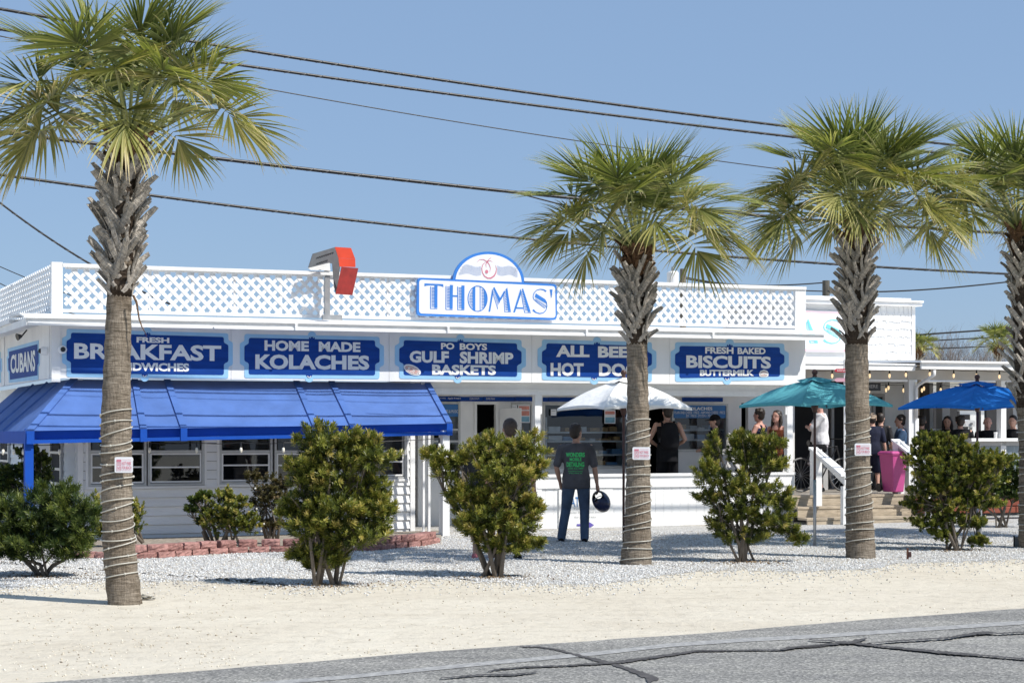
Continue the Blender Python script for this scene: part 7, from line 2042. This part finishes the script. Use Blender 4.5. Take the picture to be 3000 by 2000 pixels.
# helmet hanging from his right hand
hm = thing('helmet', 'glossy black and navy motorcycle helmet hanging from the standing man\'s right hand', 'helmet', Wm((.38, .03, .40)))
M['gloss'] = simple('glossy_navy_black', (0.012, 0.018, 0.06), 0.15, 0.1, 3)
M['lining'] = simple('helmet_lining', (0.02, 0.02, 0.02), 0.9, 0.1, 9)
hcn = Wm((.385, .03, .615)); 
b = MB(); n0 = 0; nU, nV = 28, 18; vs = []; o_ = Vector((-.42, -.62, .66)).normalized(); z_ = Vector((.45, -.15, -.85)); z_ = (z_ - o_ * z_.dot(o_)).normalized(); x_ = o_.cross(z_); rot = Matrix((x_, o_, z_)).transposed() @ Matrix.Rotation(math.pi, 3, 'Y').inverted()
def helm(r):
    b = MB(); vs = []
    for j in range(nV + 1):
        ph = math.radians(3 + 152 * j / nV)
        for i in range(nU):
            th = 2 * math.pi * i / nU
            x, y, z = r * .86 * math.sin(ph) * math.cos(th), r * 1.08 * math.sin(ph) * math.sin(th), r * 1.15 * math.cos(ph)
            if y > 0 and z < -.2 * r: y *= 1.10
            vs.append((x, y, z))
    keep = []
    for j in range(nV):
        for i in range(nU):
            th = (i + .5) / nU * 360; ph = 3 + 152 * (j + .5) / nV
            if 46 < th < 134 and 62 < ph < 108: continue
            keep.append((j * nU + i, j * nU + (i + 1) % nU, (j + 1) * nU + (i + 1) % nU, (j + 1) * nU + i))
    keep.append(tuple(range(nU)))
    b.add([hcn + rot @ Matrix.Rotation(math.pi, 3, 'Y') @ Vector(v) for v in vs], keep); return b
helm(.155).build('shell', M['gloss'], hm, smooth=True); helm(.143).build('lining', M['lining'], hm, smooth=True)
b = MB(); pts = [hcn + rot @ Matrix.Rotation(math.pi, 3, 'Y') @ Vector((.134 * math.sin(math.radians(78)) * math.cos(t), .168 * math.sin(math.radians(78)) * math.sin(t), .155 * math.cos(math.radians(78)) + .02)) for t in [math.radians(60 + 6 * k) for k in range(11)]]
b.tube(pts, 0.006, 6); b.build('visor_edge', M['metal'], hm)
hh = Wm(tuple(Im['hd'][1] + Vector((0, 0, -.09)))); MB().tube([hcn + Vector((-.08, 0, .12)), hh, hcn + Vector((.03, 0, .13))], 0.010, 6).build('chin_strap', M['black'], hm)

# two people hidden behind the third shrub
person('dark haired man standing behind the third shrub, only head and sandals showing', gnd(1494, 1636), away(-0.15), 1.84, 1.1, 1, 'tan', 0.45, 'tan', .5, 'brown', 'short', shoes='black', headyaw=0.1)
person('shorter black haired person beside him behind the third shrub', gnd(1446, 1636) + Vector((-.14, .1, 0)), away(0.1), 1.66, 1.0, 0, 'dark', 0.45, 'black', .5, 'dark', 'short', shoes='pinkc')
# the shirtless man with a backpack
vW = -1.05
t1, W1, I1 = person('young man in a black tank top with a backpack, seen from behind at the counter', at_px(1955, 0, vW, z=.38), away(0.05), 1.80, 1.05, 0, 'black', -1, 'black', .52, 'dark', 'messy', headyaw=0.35, lh=(-.21, .18, .60), rh=(.21, .16, .60), hem=.42)
bp_ = thing('backpack', 'black backpack worn by the young man in the tank top', 'backpack', W1((0.05, -.25, .95)))
b = MB()
loft(b, [(Vector((0.04, -.22, z)), rx, ry) for z, rx, ry in ((1.0, .13, .07), (1.04, .17, .10), (1.2, .175, .11), (1.36, .155, .09), (1.46, .12, .06), (1.49, .08, .04))], 14)
bb = MB(); bb.add([W1(v) for v in b.v], b.f); bb.build('bag', CM['black'], bp_, smooth=True)
b = MB(); 
for s in (-1, 1): b.tube([W1((s * .10 + .02, -.17, 1.44)), W1((s * .12, -.08, 1.51)), W1((s * .125, .06, 1.47)), W1((s * .13, .13, 1.36)), W1((s * .165, .05, 1.18)), W1((s * .15, -.12, 1.08))], .020, 6)
b.build('shoulder_straps', CM['black'], bp_)
MB().tube([W1((.02, -.20, 1.47)), W1((.04, -.21, 1.53)), W1((.07, -.20, 1.47))], .008, 6).build('grab_loop', CM['black'], bp_)
MB().tube([W1((-.15, -.24, 1.12)), W1((-.15, -.24, 1.2))], .022, 8).build('bottle_pocket', CM['dark'], bp_)
# boy with a cap, facing left
person('boy in a black cap and black top, in profile facing left at the counter', at_px(2096, 0, -1.0, z=.38), (-1, 0.12), 1.63, 1.0, 0, 'black', 0.45, 'black', .5, 'dark', 'short', cap=('black', 0.0), rh=(.18, .25, .60), lh=(-.16, .28, .60))
person('dark haired woman in a navy sleeveless top at the right of the counter', at_px(2226, 0, -1.35, z=.38), (-0.75, 0.5), 1.76, .95, 2, 'navy', -1, 'navy', 1.0, 'dark', 'messy', rh=(.16, .3, .66), lh=(-.16, .3, .66))
person('young woman with long dark hair, glasses and a brown top beside the right post', at_px(2277, 0, -.95, z=.38), (-0.62, -0.7), 1.72, .92, 2, 'brown', -1, 'black', 1.0, 'dark', 'long', glasses=True, headpitch=-.15)
# older man in white on the deck
person('older man in a white T-shirt and pale shorts with folded arms on the deck', at_px(2404, 0, -1.05, z=DZ), (-1, 0.05), 1.80, 1.12, 2, 'white', 0.45, 'shorts', .5, 'grey', 'bald', cap=('tan', 0.0), rh=(-.02, .20, .70), lh=(.06, .24, .69), relbow=(.8, .1, -.4), lelbow=(-.8, .1, -.4), shoes='black', belly=.012, headpitch=.1, hem=.50)
b_ = thing('waist_bag', 'black bag and jacket hanging at the waist of the man in white', 'bag', at_px(2388, 0, -1.0, z=DZ + .9))
p = at_px(2393, 0, -.85, z=DZ + .82); 
b = MB(); loft(b, [(p + Vector((0.02, 0, q)), r1, r2) for q, r1, r2 in ((-.1, .10, .03), (-.05, .17, .05), (.05, .18, .05), (.09, .14, .04))], 12); b.build('bag', CM['black'], b_, smooth=True)
# seated and standing diners at the right
def diner(label, x, v, z, f, h, shirt, hair='dark', style='short', cap=None, sit=None, leg=1.0, pants='dark', skin=0, hp=0.0, hyaw=0.0, sleeve=.45):
    kw = {}
    if sit: kw = dict(sit=sit, rf=(.12, .42), lf=(-.12, .42), rh=(.14, .34, .62), lh=(-.14, .34, .62))
    person(label, at_px(x, 0, v, z=z), f, h, 1.05, skin, shirt, sleeve, pants, leg, hair, style, cap=cap, headpitch=hp, headyaw=hyaw, group=None, **kw)
diner('person in a dark navy shirt and backward tan cap right of the third palm', 2556, -0.75, DZ, (0.15, 1), 1.50, 'dnavy', cap=('tan', math.pi), leg=.55, pants='dnavy')
diner('dark haired diner partly hidden by the person in the backward cap', 2580, -1.4, DZ, (0.6, 1), 1.52, 'dark')
diner('dark haired diner seated in profile in a slate blue shirt behind the pink bin', 2640, -1.7, DZ, (-1, 0.1), 1.75, 'blue', 'dark', 'messy', sit=.62)
diner('bald diner with a reddish face beside the porch post', 2664, -2.1, DZ, (-1, -0.3), 1.72, 'dark', 'brown', 'bald', sit=.62, skin=2)
diner('dark haired diner just right of the tall porch post', 2700, -2.2, DZ, (0.3, 1), 1.74, 'dark', sit=.62)
diner('diner in shadow at the left end of the porch counter', 2776, -2.4, DZ, (-.4, -1), 1.72, 'black', 'dark', 'long', sit=.62)
diner('diner with bushy black hair turned away in the porch shadow', 2814, -2.0, DZ, (.2, 1), 1.74, 'black', 'dark', 'messy', sit=.62)
diner('bald smiling diner in a black top facing us behind the porch counter', 2893, -2.2, DZ, (-.15, -1), 1.74, 'black', 'brown', 'bald', sit=.60, skin=2)
diner('diner in black at the right edge of the porch, beside the last post', 2968, -2.0, DZ, (-.6, -1), 1.76, 'black', sit=.62)
# benches they sit on and a table
for x, v, lab in ((2640, -1.85, 'dark bench under the diner in the slate blue shirt'), (2686, -2.3, 'dark bench behind the tall porch post'), (2790, -2.25, 'dark bench at the left end of the porch counter'), (2930, -2.2, 'dark bench at the right end of the porch counter')):
    t = thing('bench', lab, 'bench', at_px(x, 0, v, z=DZ)); u = uz(x, 1300, v)[0]
    MB().fbox(u - .55, u + .55, v - .2, v + .2, DZ + .50, DZ + .54).build('seat', M['brown_post'], t)
    for s in (-.5, .46): MB().fbox(u + s, u + s + .05, v - .15, v + .15, DZ, DZ + .499).build('leg', M['brown_post'], t)
cupt = thing('paper_cup', 'white paper cup on the porch counter', 'cup', Q(2915, 1283, VM - .1)); p = F(uz(2917, 1283, VM - .1)[0], VM - .1, zc2)
MB().tube([p, p + Vector((0, 0, .13))], [.032, .042], 12).build('cup', M['white'], cupt)
